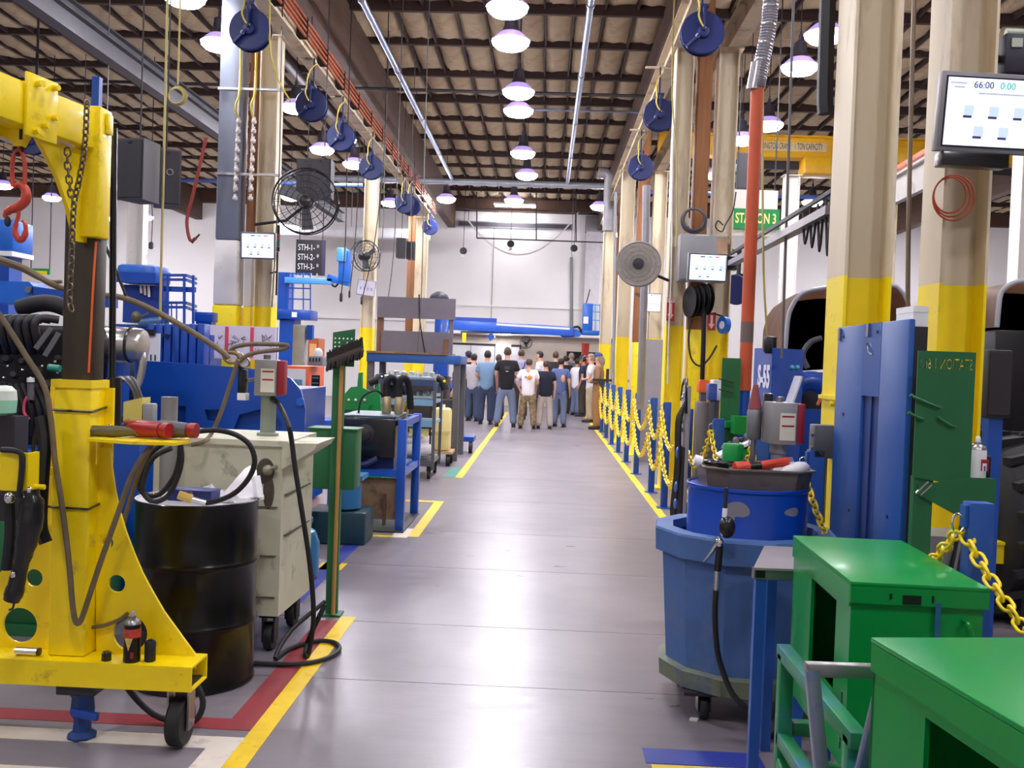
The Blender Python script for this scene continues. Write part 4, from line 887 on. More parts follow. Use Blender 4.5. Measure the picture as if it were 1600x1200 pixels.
# ---- green steel cabinets
def cabinet(label, loc, rz, L, W, z0, z1, oy0, oy1, oz0, oz1, front=True):
    """length L runs towards -y from the back left corner at loc; its left side has an opening"""
    t = T('steel_cabinet', label, 'cabinet', (loc[0], loc[1], 0), rz, group='green steel cabinets'); k = .012
    m = M(); m.bx(0, W, -k, 0, z0, z1 - .012).bx(W - k, W, -L, -k, z0, z1 - .012).bx(k, W - k, -L + k, -k, z0, z0 + k)
    m.b('body', GREEN, t, local=True)
    M().plate([(-L, z0), (0, z0), (0, z1 - .012), (-L, z1 - .012)], [[(-oy1, oz0), (-oy0, oz0), (-oy0, oz1), (-oy1, oz1)]], (0, 0, 0), (0, 1, 0), (0, 0, 1), (k, 0, 0)).b('side_panel', GREEN, t, local=True, label='left side panel with a large rectangular opening')
    M().bx(k, W - k, -L, -L + k, z0, z1 - .012).b('front_panel', GREEN, t, local=True)
    M().bx(-.006, W + .012, -L - .012, .006, z1 - .012, z1, .003).bx(-.006, W + .012, -L - .012, -L - .004, z1 - .062, z1 - .012).b('lid', GREEN, t, local=True)
    M().bx(-.006, -.001, -L, 0, z1 - .075, z1 - .012).b('lid_side_lip', GREEN, t, local=True)
    
    for (u0, u1, v0, v1) in ((.38, .52, .058, .032), (.28, .30, .045, .03), (.60, .615, .05, .03)): M().bx(W * u0, W * u1, -L - .014, -L - .011, z1 - v0, z1 - v1).b('lock_slot', BLACK, t, local=True)
    M().bx(W * .63, W * .67, -L - .013, -L - .010, z1 - .16, z1 - .05).b('worn_strip', mat('overspray blue', (36, 92, 140), .5, var=.3, scale=30), t, local=True)
    M().tube([(W * .86, -L, z1 - .10), (W * .86, -L - .03, z1 - .10), (W * .88, -L - .035, z1 - .125), (W * .9, -L - .03, z1 - .16), (W * .9, -L, z1 - .165)], .007, 8).b('handle', GREEN, t, local=True)
    for z in (z0 + .05, z0 + .16): M().bx(-.002, 0, -L + .045, -L + .052, z, z + .06).b('vent_slot', BLACK, t, local=True)
    return t
cabinet('green steel cabinet standing behind the nearest one, beside the blue bin', (.94, 3.53), -.034, .73, .372, .44, 1.0, .27, .58, .62, .905)
cabinet('nearest green steel cabinet, cut off by the lower right corner of the photo', (.775, 2.2), .155, .95, .52, .44, 1.0, .22, .80, .50, .90)
def frame_stand(label, pts, m, w_, name='tube_rack', cat='stand', group=None):
    t = T(name, label, cat, (pts[0][0][0], pts[0][0][1], 0), group=group)
    for nm, (a, b, mm) in zip(['leg', 'leg', 'leg', 'leg'] + ['rail'] * 20, [(p[0], p[1], (p[2] if len(p) > 2 else m)) for p in pts]): M().bar(a, b, w_, w_, .003).b(nm, mm, t)
    return t
GT = mat('green tube with overspray', (30, 124, 76), .4, var=.12, dirt=((60, 104, 160), .38, 5))
frame_stand('green tube stand under the farther green cabinet, oversprayed with blue', [((.84, 3.2, 0), (.84, 3.2, .66)), ((.84, 2.50, 0), (.84, 2.50, .66)), ((1.28, 3.5, 0), (1.28, 3.5, .44)), ((1.28, 2.7, 0), (1.28, 2.7, .44)),
    ((.84, 3.24, .66), (.84, 2.46, .66)), ((.84, 3.2, .38), (.84, 2.5, .38)), ((.87, 3.2, .415), (1.30, 3.2, .415)), ((.87, 2.86, .415), (1.30, 2.86, .415)), ((1.28, 3.48, .415), (1.28, 2.7, .415)), ((.84, 3.18, .3), (.84, 2.6, .1))], GT, .045)
frame_stand('green tube stand under the nearest green cabinet', [((.83, 2.1, 0), (.83, 2.1, .42)), ((.95, 1.35, 0), (.95, 1.35, .42)), ((1.3, 2.1, 0), (1.3, 2.1, .42)), ((1.4, 1.35, 0), (1.4, 1.35, .42)), ((.81, 2.1, .42), (1.32, 2.1, .42)), ((.93, 1.4, .42), (1.42, 1.4, .42))], GREEN, .04)
ST2 = mat('rubbed blue steel', (120, 126, 144), .35, .6, var=.2, scale=7, dirt=((40, 88, 170), .35, 4))
frame_stand('bare and blue bent tube handle frame between the two green cabinets', [((.695, 2.40, .86), (.80, 2.36, 0), ST2), ((.875, 2.38, .89), (.72, 2.40, .0), ST2), ((1.16, 2.42, .86), (1.16, 2.42, 0), ST2), ((.68, 2.40, .86), (1.18, 2.42, .86), STEEL)], ST2, .032, name='handle_frame', cat='frame')
# ---- blue stanchions and yellow chain along the aisle
SX = 1.415
POSTS = [3.13, 4.98, 6.2, 7.7, 9.3, 10.9, 12.2, 14.2, 15.9, 17.6, 19.3, 21.0, 22.7]
order = ['nearest to the camera', 'second from the camera, beside the big blue panel', 'third from the camera', 'fourth from the camera', 'fifth from the camera', 'sixth from the camera', 'seventh, beside the yellow column foot', 'eighth from the camera', 'ninth from the camera', 'tenth from the camera', 'eleventh from the camera', 'twelfth from the camera', 'farthest, beside the brown jacketed man']
s0 = T('chain_post', 'blue square chain post ' + order[0], 'post', (SX, POSTS[0], 0), group='blue chain posts')
M().bx(-.038, .038, -.03, .03, .008, 1.20, .002).b('tube', BPOST, s0, local=True); M().bx(-.08, .08, -.08, .08, 0, .008).b('foot_plate', BPOST, s0, local=True); M().bx(-.05, -.038, -.02, .02, 1.12, 1.19).b('tab', BPOST, s0, local=True)
M().ring((-.062, 0, 1.13), .02, .004, (0, 1, 0), 14, 6, sy=1.6).b('snap_hook', CHROME, s0, local=True); M().ring((-.062, 0, .78), .02, .004, (0, 1, 0), 14, 6, sy=1.3).b('snap_hook', CHROME, s0, local=True)
for y, nm in zip(POSTS[1:], order[1:]): dup(s0, (SX, y, 0), label='blue square chain post ' + nm)
PL = link_mesh('link', .058, .036, .0058, PLASY, n=12, k=6)
PLF = link_mesh('link', .075, .045, .008, PLASY, n=6, k=4)
cx_ = SX - .062
ords = ['nearest', 'second', 'third', 'fourth', 'fifth', 'sixth', 'seventh', 'eighth', 'ninth', 'tenth', 'eleventh', 'twelfth']
for k in range(len(POSTS) - 1):
    ya, yb = POSTS[k], POSTS[k + 1]
    for z, nm in ((1.10, 'upper'), (.75, 'lower')):
        if k == 0 and nm == 'lower': continue
        near = k < 3
        chain(f'yellow plastic chain, {nm} swag of the {ords[k]} gap between blue posts', hang((cx_, ya, z), (cx_, yb, z), .36 if nm == 'upper' else .38, 14), .058 if near else .075, .036, .0058 if near else .008, PLASY, PL if near else PLF, group='yellow plastic chains', name='plastic_chain', joined=not near)
chain('yellow plastic chain running from the nearest blue post out of the right of the photo', hang((cx_ + .02, 3.13, 1.10), (1.56, 1.5, 1.10), .34, 14), .058, .036, .0058, PLASY, PL, group='yellow plastic chains', name='plastic_chain')
dup(s0, (1.62, 1.42, 0), label='blue chain post just outside the right edge')
# ---- big blue panel (machine door) standing along the aisle
bp_ = T('machine_door', 'tall blue steel panel with a recessed channel, hiding the yellow column foot', 'panel', (1.53, 4.42, 0))
PB = mat('panel blue', (30, 80, 154), .45, var=.1, scale=3, dirt=((60, 96, 160), .15, 6))
M().bx(1.475, 1.50, 4.50, 4.90, .02, 1.83, .006).b('left_leaf', PB, bp_); M().bx(1.475, 1.50, 3.95, 4.27, .02, 1.83, .006).b('right_leaf', PB, bp_); M().bx(1.475, 1.50, 4.27, 4.50, 1.50, 1.83).b('top_bridge', PB, bp_)
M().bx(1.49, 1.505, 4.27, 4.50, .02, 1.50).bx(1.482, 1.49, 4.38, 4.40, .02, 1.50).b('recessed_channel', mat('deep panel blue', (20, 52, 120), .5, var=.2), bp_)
M().bx(1.50, 1.552, 3.955, 4.88, .02, 1.80).b('black_backing', DARK, bp_, label='black backing along the panel edge')
for (y, z) in ((4.80, 1.78), (4.32, 1.79), (4.6, .95), (4.75, 1.4), (4.1, 1.0)): M().cyl((1.47, y, z), (1.476, y, z), .008, n=8).b('hole', BLACK, bp_)
M().tube([(1.47, 4.44, 1.74), (1.466, 4.40, 1.70), (1.47, 4.36, 1.69)], .004, 6).b('wire_clip', CHROME, bp_); M().bx(1.466, 1.478, 4.84, 4.87, 1.76, 1.82).b('top_clip', STEEL, bp_); M().bx(1.466, 1.478, 4.42, 4.45, 1.77, 1.83).b('top_clip', STEEL, bp_)
M().bx(1.47, 1.56, 3.95, 4.75, 0, .02).b('foot_rail', PB, bp_)
bx_ = T('paper_box', 'white box resting on top of the blue panel backing', 'box', (1.53, 4.05, 1.80)); M().bx(-.03, .03, -.07, .12, 0, .08).b('carton', WHITE, bx_, local=True); M().bx(-.031, .031, -.072, .122, .06, .085).b('lid', WHITE, bx_, local=True)
# ---- green pegged sign plate with cut-through lettering seen from behind
gs = T('station_plate', 'green steel plate with pegs and cut-through lettering on a green post', 'sign', (1.52, 3.85, 0))
def stencil(parent):
    cu = bpy.data.curves.new('t', 'FONT'); cu.body = 'STATION 1 660'; cu.size = .062; cu.align_x = 'CENTER'; cu.align_y = 'CENTER'; cu.resolution_u = 2
    ob = bpy.data.objects.new('t', cu); COL.objects.link(ob)
    me = bpy.data.meshes.new_from_object(ob.evaluated_get(bpy.context.evaluated_depsgraph_get())); bpy.data.objects.remove(ob); bpy.data.curves.remove(cu)
    bm = bmesh.new(); bm.from_mesh(me); bpy.data.meshes.remove(me); bmesh.ops.remove_doubles(bm, verts=list(bm.verts), dist=1e-5)
    nxt = {}
    for e in bm.edges:
        if e.is_boundary: l_ = e.link_loops[0]; nxt[l_.vert] = l_.link_loop_next.vert
    loops, done = [], set()
    for v in list(nxt):
        if v in done: continue
        lp = []
        while v not in done and v in nxt: done.add(v); lp.append((v.co.x, v.co.y)); v = nxt[v]
        if len(lp) > 2: loops.append(lp)
    bm.free()
    xs = [x for l_ in loops for x, _ in l_]; k = .205 / (max(xs) - min(xs))
    loops = [[(x * k, y) for x, y in l_] for l_ in loops]
    M().plate([(-.1125, -.48), (.1125, -.45), (.1125, .052), (-.1125, .052)], loops, (1.5875, 3.85, 1.648), (-1, 0, 0), (0, 0, 1), (0, -.006, 0)).b('cut_plate', GREEN2, parent, label='green plate with lettering cut through it')
stencil(gs)
M().bx(1.485, 1.56, 3.853, 3.89, .01, 1.2).b('post', GREEN2, gs); M().bx(1.44, 1.6, 3.8, 3.95, 0, .01).b('foot_plate', GREEN2, gs)
M().prism([(1.50, 3.846, 1.17), (1.50, 3.846, 1.13), (1.64, 3.846, 1.06), (1.80, 3.846, 1.08), (1.80, 3.846, 1.205), (1.70, 3.846, 1.205)], (0, -.006, 0)).b('shelf_front', GREEN2, gs); M().bx(1.66, 1.80, 3.842, 3.96, 1.195, 1.203).b('shelf', GREEN2, gs)
for (x0_, y0_, x1_, y1_) in ((1421, 618, 1466, 637), (1418, 645, 1440, 655), (1464, 653, 1488, 667)):
    a, b2 = at(x0_, y0_, 3.845), at(x1_, y1_, 3.845); M().tube([a + Vector((0, -.03, .004)), a + Vector((0, -.01, 0)), b2 + Vector((0, -.01, 0)), b2 + Vector((0, -.03, .004))], .006, 6, smooth=1).b('peg', GREEN2, gs)
a, b2, c_, d_ = at(1450, 752, 3.82), at(1432, 770, 3.82), at(1438, 774, 3.82), at(1456, 757, 3.82); M().tube([a, b2, c_, d_], .0035, 6, smooth=1).b('wire_loop', CHROME, gs)
wc = spray('white aerosol can with a red mark on the green plate shelf', (1.742, 3.885, 1.203), WHITE, WHITE, h=.115, r=.034)
M().bx(.0, .03, -.0345, -.030, .03, .075).b('red_mark', RED, wc, local=True); M().bx(.006, .022, -.0352, -.0345, .03, .06).b('white_gap', WHITE, wc, local=True); M().bx(.012, .018, -.0358, -.0352, .03, .05).b('blue_mark', BLUE, wc, local=True)
sb_ = T('small_box', 'small black box on the shelf right of the white aerosol can', 'box', (1.80, 3.92, 1.203)); M().bx(-.022, .0, -.03, .03, 0, .08, .003).b('case', BLACK, sb_, local=True); M().bx(-.022, .0, -.03, .03, .08, .086).b('lid', DARK, sb_, local=True)
gbx = T('parts_bin', 'tall grey metal box with channel strips leaning in it, behind the nearest blue post', 'box', (1.80, 4.25, 0))
M().bx(1.70, 1.90, 4.25, 4.5, 0, .90).b('bin', mat('sheet grey', (150, 150, 152), .45, .4), gbx)
for k in range(3): M().bar((1.80 + k * .035, 4.22, .68), (1.85 + k * .035, 4.24, .96), .03, .012).b('channel_strip', STEEL, gbx)
# small grey switch box on the column
sw = T('switch_box', 'grey switch box on the left flange of the nearest right column', 'switch', (1.47, 5.0, 1.16)); M().bx(-.075, .038, -.05, .05, 0, .17, .006).b('case', GREYD, sw, local=True); M().cyl((-.085, -.02, .05), (-.075, -.02, .05), .015, n=10).cyl((-.085, -.02, .12), (-.075, -.02, .12), .012, n=10).b('knob', STEEL, sw, local=True); M().cyl((0, 0, -.6), (0, 0, 0), .012, n=8).b('conduit', STEEL, sw, local=True)
bz = T('paper_scrap', 'small white scrap of paper on the floor before the blue bin', 'litter', tuple(fl(1083, 1125))); M().prism([(-.02, -.012, 0), (.015, -.018, 0), (.025, .006, 0), (-.008, .014, 0)], (0, 0, .008)).b('scrap', WHITE, bz, local=True)
# ================================================================ OVERHEAD AND COLUMN-MOUNTED THINGS
def reel(label, loc, rz=0., first=[None]):
    if first[0] is None:
        t = T('hose_reel', label, 'hose reel', loc, rz, group='blue hose reels under the crane rails')
        M().lathe([(.10, -.055), (.215, -.055), (.225, -.045), (.225, -.035), (.10, -.03)], axis=(0, 1, 0), n=32).lathe([(.10, .03), (.225, .035), (.225, .045), (.215, .055), (.10, .055)], axis=(0, 1, 0), n=32).b('flange', REELB, t, local=True)
        M().lathe([(.16, -.03), (.17, 0), (.16, .03)], axis=(0, 1, 0), n=28).b('hose_wrap', RUB, t, local=True)
        M().lathe([(.03, -.10), (.06, -.09), (.07, -.055), (.11, -.05)], axis=(0, 1, 0), n=20).b('hub', REELB, t, local=True)
        M().bar((0, -.085, 0), (0, -.085, .26), .09, .025, .006).bar((-.02, -.075, -.02), (-.16, -.06, -.16), .07, .03, .006).box((0, .0, .27), (.10, .16, .025)).bar((0, .07, .27), (0, .07, .675), .02, .02).b('mount_arm', REELB, t, local=True)
        M().cyl((-.06, -.105, -.05), (-.06, -.06, -.05), .022, n=12).b('spring_cap', mat('pale disc', (150, 170, 190), .4), t, local=True)
        M().tube([(.02, -.10, .03), (-.02, -.13, .05), (-.06, -.13, .14), (-.05, -.10, .24), (-.06, -.04, .36), (-.03, .0, .5), (.05, .05, .6)], .010, 8).b('feed_hose', YHOSE, t, local=True)
        first[0] = t; return t
    return dup(first[0], loc, rz, label=label)
for px, py, Y, lab in [(392, 48, 10.2, 'nearest blue hose reel under the left crane rail'), (487, 165, 12.9, 'second blue hose reel under the left crane rail'), (533, 215, 15, 'third blue hose reel under the left rail, above a lit lamp'),
        (580, 262, 18.5, 'fourth blue hose reel under the left crane rail'), (632, 318, 22, 'fifth blue hose reel, near the far end of the left rail'), (642, 322, 22.6, 'blue hose reel tucked right behind the fifth on the left rail'), (672, 355, 27.4, 'farthest blue hose reel at the end of the left rail'),
        (1097, 53, 10, 'nearest blue hose reel under the right crane rail'), (1030, 180, 13.2, 'second blue hose reel under the right rail, half behind a column'), (1001, 262, 16.5, 'third blue hose reel under the right crane rail'), (52, 222, 16.5, 'blue hose reel behind the hook of the yellow crane arm')]:
    d_ = at(px, py, 1.) - EYE; p = EYE + d_ * (3.46 / d_.z) if py < 340 else at(px, py, Y); reel(lab, p, 0)
    ro_ = [o for o in COL.objects if o.get('label') == lab][0]; rx = -3.5 if p.x < 0 else 1.62
    if abs(p.z - 5.06) < .02 and p.x > -5: M().bar((p.x - (.02 if rx < p.x else -.02), p.y + .07, 5.73), (rx, p.y + .07, 5.73), .03, .03).b('mount_bar', CREAM, ro_)
# yellow hose drops and cords from the rails
def cord(label, px0, py0, px1, py1, Y, r, m, end=None, dx=0, grp='hanging cords', name='pendant_cable'):
    a, b = at(px0, py0, Y), at(px1, py1, Y); a = Vector((a.x, a.y, max(a.z, 0)))
    t = T(name, label, 'cord', a, group=grp)
    M().tube([Vector((a.x, a.y, ZC + .06)), Vector((a.x, a.y, max(a.z, 5.2) if a.z < ZC else ZC)), a.lerp(b, .5) + Vector((dx, 0, 0)), b] if a.z < ZC - .3 else [a, a.lerp(b, .5) + Vector((dx, 0, 0)), b], r, 6, smooth=5).b('cord_run', m, t)
    if end: M().lathe([(end * .5, .08), (end, .05), (end, -.05), (end * .6, -.07)], b, n=8).b('end_grip', DARK, t)
    return t
CORDY = mat('yellowish cord', (176, 160, 96), .6); CORDG = mat('grey cord', (92, 90, 90), .6)
cord('thick yellowish hose dropping from the ceiling in front of the pair of dark speakers', 262, -10, 250, 500, 9.3, .012, CORDY)
cord('shorter yellowish hose with a coil at its end, right of the long one', 282, -10, 278, 132, 9.6, .010, CORDY)
tt = T('hose_coil', 'small coil of yellow hose hanging by the upper left crane rail', 'hose coil', at(275, 150, 9.6)); 
for k in range(4): M().ring(at(275 + k, 150, 9.6 + k * .015), .075 + .006 * k, .008, (0, 1, 0), 20, 6).b('hose_turn', CORDY, tt)
for (x0_, y0_, x1_, y1_, Y, lab, e) in [(620, 300, 606, 470, 16, 'black cord hanging left of the second black fan', 0), (600, 290, 592, 420, 18, 'thin cord hanging between the two black fans', 0), (560, 280, 546, 460, 19, 'dark cord with a grip hanging in front of the blue lift arm', .02), (598, 300, 565, 470, 17.2, 'slanting dark cord crossing the second black fan', .02), (541, 278, 533, 465, 15.5, 'pendant cord hanging by the black speakers', .025), (641, 330, 640, 470, 19.5, 'thin cord running down to the grey sheet panels', 0), (660, 330, 652, 560, 15, 'dark cord hanging across the grey sheet panels', 0), (170, 60, 158, 300, 14, 'thin cord at upper left by the yellow mast', 0), (236, 300, 236, 384, 20, 'pendant cord with a black switch box before the left wall', .05), (128, 330, 112, 470, 20, 'thin slanting cord left of the black mast', 0), (893, 395, 893, 500, 30, 'vertical cord against the far wall by the blue lift', 0), (440, 60, 425, 480, 12.2, 'black cable running down the front of the tan column', 0)]:
    cord(lab, x0_, y0_, x1_, y1_, Y, .009, CORDG if e == 0 else RUB, end=e or None, dx=.03)
cord('long cord hanging right of the orange pipe, in front of the green sign', 1240, -10, 1222, 560, 8.2, .012, CORDG)
cord('yellowish cord hanging down beside the orange pipe', 1184, 200, 1200, 540, 8.6, .010, CORDY, end=.04)
cord('thin yellow hose dropping along the left column of the grey cabinet', 1050, 110, 1057, 385, 11.8, .010, CORDY, dx=.03)
cord('long thin yellow hose drooping from the nearest left reel to the tan column', 420, 62, 455, 160, 10.3, .010, YHOSE, dx=-.05)
cord('thick dark conduit pipe standing between the two near right columns', 1425, -10, 1418, 520, 6.4, .015, mat('old conduit', (116, 100, 82), .5, .4))
cord('black conduit at the right side of the nearest column', 1410, -10, 1400, 180, 6.2, .018, RUB)
cord('thick dark hose hanging along the top of the nearest right column', 1291, -10, 1290, 178, 5.4, .045, RUB)
cord('purple grey conduit left of the monitor column', 1470, -10, 1454, 280, 6.1, .02, mat('violet conduit', (126, 118, 140), .4, .3))
ro = T('strap', 'red lifting strap hanging in a curve left of the grey duct column', 'strap', at(322, 215, 12)); M().tube(H(12, (322, 215), (312, 260), (300, 310), (292, 345), (297, 375), (306, 372)), .022, 8).b('webbing', mat('strap red', (140, 48, 40), .6), ro); M().tube(H(12, (306, 372), (312, 366), (300, 380)), .01, 6).b('end_hook', DARK, ro)
# copper-coloured coil of orange hose on monitor column
oc = T('orange_hose', 'coil of thin orange hose looped on the monitor column', 'hose', at(1485, 305, 5.385))
for k in range(3): M().ring(at(1484 + 3 * k, 305 + 2 * k, 5.385), .085 + .012 * k, .005, (.1, 1, 0), 26, 6, sy=1.15).b('hose_turn', ORANGE, oc)
# ---- speakers, black boxes
def speaker(label, p, s, rz, wid=.30, hgt=.6, top=None, cat='speaker', mt=SHADE):
    t = T('hanging_speaker', label, cat, p, rz, group='dark hanging boxes'); w2, h2 = wid / 2, hgt / 2
    M().prism([(-w2, -.14, -h2), (w2, -.14, -h2), (w2 * .72, .16, -h2), (-w2 * .72, .16, -h2)], (0, 0, hgt)).b('cabinet', mt, t, local=True)
    M().bx(-w2 + .02, w2 - .02, -.152, -.14, -h2 + .02, h2 - .02).b('grille', DARK, t, local=True)
    M().bar((0, -.16, h2 - .04), (0, .16, h2 + .02), .04, .02).cyl((0, 0, h2), (0, 0, (top or 5.7) - p[2]), .008, n=6).b('hanger', DARK, t, local=True)
    return t
p = at(218, 268, 9.2); speaker('larger dark speaker box hanging left of its twin, right of the yellow crane', p, 1, -.25, .30, .58, top=7.82)
p = at(259, 280, 10.0); s2 = speaker('dark speaker box turned away, hanging on a cord beside the larger one', p, 1, .5, .27, .58, top=7.82)
M().ring((0.02, -.155, .05), .03, .006, (0, 1, 0)).b('ring_handle', STEEL, s2, local=True)
p = at(480, 280, 14.4); speaker('left one of two dark boxes hanging above the large black fan', p, 1, .1, .28, .55, top=7.82, mt=DARK)
p = at(506, 281, 14.2); speaker('right one of two dark boxes hanging above the large black fan', p, 1, -.1, .30, .56, top=7.82, mt=DARK)
p = at(627, 388, 21.6); speaker('left one of two small grey boxes hanging before the far wall', p, 1, .1, .22, .44, top=7.82)
p = at(643, 392, 21.9); speaker('right one of two small grey boxes hanging before the far wall', p, 1, 0, .20, .40, top=7.82)
p = at(1168, 270, 16); speaker('dark grey box hanging behind the orange pipe under the yellow bridge crane', p, 1, 0, .42, .6, top=7.82)
# ---- caged fans
def fan(label, p, R, rz, arm, m=BLACK, solid=False):
    t = T('wall_fan', label, 'fan', p, rz, group='column fans')
    m_ = M()
    for k, rr in enumerate((1, .8, .6, .42, .25)): m_.ring((0, -.09 + .02 * k if 0 else -.06 - .03 * (1 - rr), 0), R * rr, .0045 if k else .012, (0, 1, 0), 40, 5)
    for i in range(28): a = 2 * PI * i / 28; m_.bar((.12 * R * math.cos(a), -.09, .12 * R * math.sin(a)), (R * math.cos(a), -.06, R * math.sin(a)), .004, .004)
    m_.ring((0, .08, 0), R, .008, (0, 1, 0), 40, 5)
    for i in range(14): a = 2 * PI * i / 14; m_.bar((R * math.cos(a), -.06, R * math.sin(a)), (R * math.cos(a), .08, R * math.sin(a)), .005, .005).bar((R * math.cos(a), .08, R * math.sin(a)), (.12 * math.cos(a), .13, .12 * math.sin(a)), .005, .005)
    o = m_.b('cage', m, t, local=True)
    for i in range(3):
        a = 2 * PI * i / 3 + .5; c, s_ = math.cos(a), math.sin(a); m2 = M()
        pts = [(c * .06 - s_ * .05, -.03, s_ * .06 + c * .05), (c * R * .85 - s_ * R * .3, -.05, s_ * R * .85 + c * R * .3), (c * R * .88 + s_ * R * .1, .03, s_ * R * .88 - c * R * .1), (c * .06 + s_ * .05, .02, s_ * .06 - c * .05)]
        m2.prism(pts, (0, .008, 0)).b('blade', GREYD if not solid else GREY, t, local=True)
    M().lathe([(.02, -.1), (.07, -.09), (.075, -.02), (.09, .03), (.09, .14), (.06, .17)], axis=(0, 1, 0), n=18).b('motor', m if not solid else DARK, t, local=True)
    if solid: M().lathe([(.001, -.072), (R * .4, -.07), (R * .99, -.062), (R * .99, -.055), (R * .4, -.063)], axis=(0, 1, 0), n=40, capa=False, capb=False).b('dust_screen', mat('dusty fan screen', (160, 150, 138), .9, var=.2, scale=16, dirt=((90, 82, 74), .2, 18)), t, local=True)
    M().tube([(0, .15, 0)] + arm, .02, 8, smooth=1).b('bracket_arm', DARK, t, local=True)
    return t
fan('large black caged fan on the tan column left of the aisle', at(478, 315, 12.0), .405, .1, [(-.3, .35, -.2), (-.72, .5, -.25)])
fan('smaller black caged fan on the second column on the left', at(571, 400, 20.0), .315, .75, [(.05, .3, 0)])
fan('round grey fan with a dusty screen on the right side of the aisle', at(998, 413, 12.0), .27, -.15, [(.2, .3, -.1), (.36, .48, -.15)], GREY, True)
fan('small dark fan on the office wall above the crowd', at(822, 535, 33.9), .21, 0, [(0, .35, 0)])
# ---- monitors
SCR = mat('lit screen', (214, 222, 250), .3, emit=.95); 
def flatm(key, rgb, e=.8): return mat(key, rgb, .4, emit=e)
SC_T, SC_G, SC_R, SC_B = flatm('screen dark', (60, 58, 90), .3), flatm('screen green', (60, 170, 150), .6), flatm('screen red', (224, 60, 90), .7), flatm('screen pale blue', (184, 200, 234), .85)
def monitor(label, p, w_, h_, rz, tilt, big=False, mount=None, frame_m=None):
    t = T('wall_monitor', label, 'monitor', p, rz, group='station monitors')
    R = Matrix.Rotation(tilt, 4, 'X')
    def L(m): m.xf(R); return m
    b_ = .05 * w_
    L(M().bx(-w_ / 2 - b_, w_ / 2 + b_, 0, .05, -h_ / 2 - b_, h_ / 2 + b_, .004)).b('housing', frame_m or mat('bezel grey', (130, 128, 132), .4), t, local=True)
    L(M().bx(-w_ / 2 - .008, w_ / 2 + .008, -.004, 0, -h_ / 2 - .008, h_ / 2 + .008)).b('inner_bezel', BLACK, t, local=True)
    L(M().bx(-w_ / 2, w_ / 2, -.006, -.004, -h_ / 2, h_ / 2)).b('screen', SCR, t, local=True)
    def sq(x, z, ww, hh, m, name='icon'): L(M().bx(x - ww / 2, x + ww / 2, -.0075, -.006, z - hh / 2, z + hh / 2)).b(name, m, t, local=True)
    xs = [(-.30, .0), (-.08, .0), (.14, .0), (.36, -.01), (-.2, -.3), (.02, -.3)]
    for x, z in xs: sq(x * w_, z * h_ + .02 * h_, .085 * w_, .15 * h_, SC_B); sq((x - .01) * w_, z * h_ - .07 * h_, .075 * w_, .035 * h_, SC_T)
    sq(.36 * w_, .25 * h_, .09 * w_, .05 * h_, SC_B)
    if big:
        wm = WM[t.name]; 
        def tx_(s, x, z, sz, m): 
            o = wm @ R @ Vector((x * w_, -.0078, z * h_)); u = wm.to_3x3() @ Vector((1, 0, 0)); v = wm.to_3x3() @ (R.to_3x3() @ Vector((0, 0, 1))); txt(s, sz, m, t, o, u, v, ext=.0006)
        tx_('66:00', -.19, .40, .048, SC_T); tx_('0:00', .02, .40, .048, SC_G); tx_('0:01', .26, .40, .048, SC_R)
        sq(-.02 * w_, .28 * h_, .42 * w_, .02 * h_, mat('screen grey', (170, 172, 190), .4, emit=.7), 'caption_line'); sq(-.41 * w_, .42 * h_, .14 * w_, .02 * h_, MATS['screen grey'], 'caption_line'); sq(-.40 * w_, .36 * h_, .09 * w_, .02 * h_, MATS['screen grey'], 'caption_line')
    else:
        sq(-.16 * w_, .42 * h_, .13 * w_, .04 * h_, SC_T, 'digits'); sq(.04 * w_, .42 * h_, .1 * w_, .04 * h_, SC_G, 'digits'); sq(.24 * w_, .42 * h_, .12 * w_, .04 * h_, SC_R, 'digits')
    if mount: M().bar((0, .04, 0), mount, .05, .05).b('mount_arm', DARK, t, local=True)
    return t
mo = monitor('large wall monitor at the upper right, showing 66:00 and small grey icons', at(1566, 178, 5.0), .60, .335, .1, .10, True, mount=(.05, .38, .02))
M().bx(-.30, .05, .0, .09, -.27, -.20, .004).b('lower_bracket', BLACK, mo, local=True)
monitor('monitor mounted before the grey electrical cabinet on the right', at(1106, 418, 11.6), .44, .30, .1, .1, mount=(.15, .6, 0))
monitor('small monitor farther down the right side of the aisle', at(1021, 473, 18.6), .28, .33, .15, .1, mount=(.1, 1.8, .3))
monitor('monitor on the duct column left of the aisle', at(403, 384, 12.1), .41, .30, 0, .08, mount=(0, .4, 0))
monitor('paper sized grey monitor tilted on the second left column', at(572, 451, 19.8), .30, .27, -.12, .1, mount=(0, .6, 0)) if 0 else None
nb = T('notice_board', 'pale tilted notice sheet hung on the second left column', 'notice board', at(572, 450, 20.2)); pz = at(572, 450, 20.2)
M().box((pz.x, 20.2, pz.z), (.36, .02, .30), (0, .12, 0)).b('sheet', mat('notice pale', (206, 200, 214), .6), nb); M().box((pz.x, 20.215, pz.z), (.39, .02, .33), (0, .12, 0)).b('frame', GREY, nb)
M().bar((pz.x, 20.22, pz.z), (-3.85, 20.45, pz.z), .04, .04).b('bracket', DARK, nb)
for k in range(4): M().box((pz.x - .11 + .075 * k, 20.187, pz.z - .01 * k), (.03, .004, .06), (0, .12, 0)).b('print_mark', mat('print grey', (150, 146, 160), .6), nb)
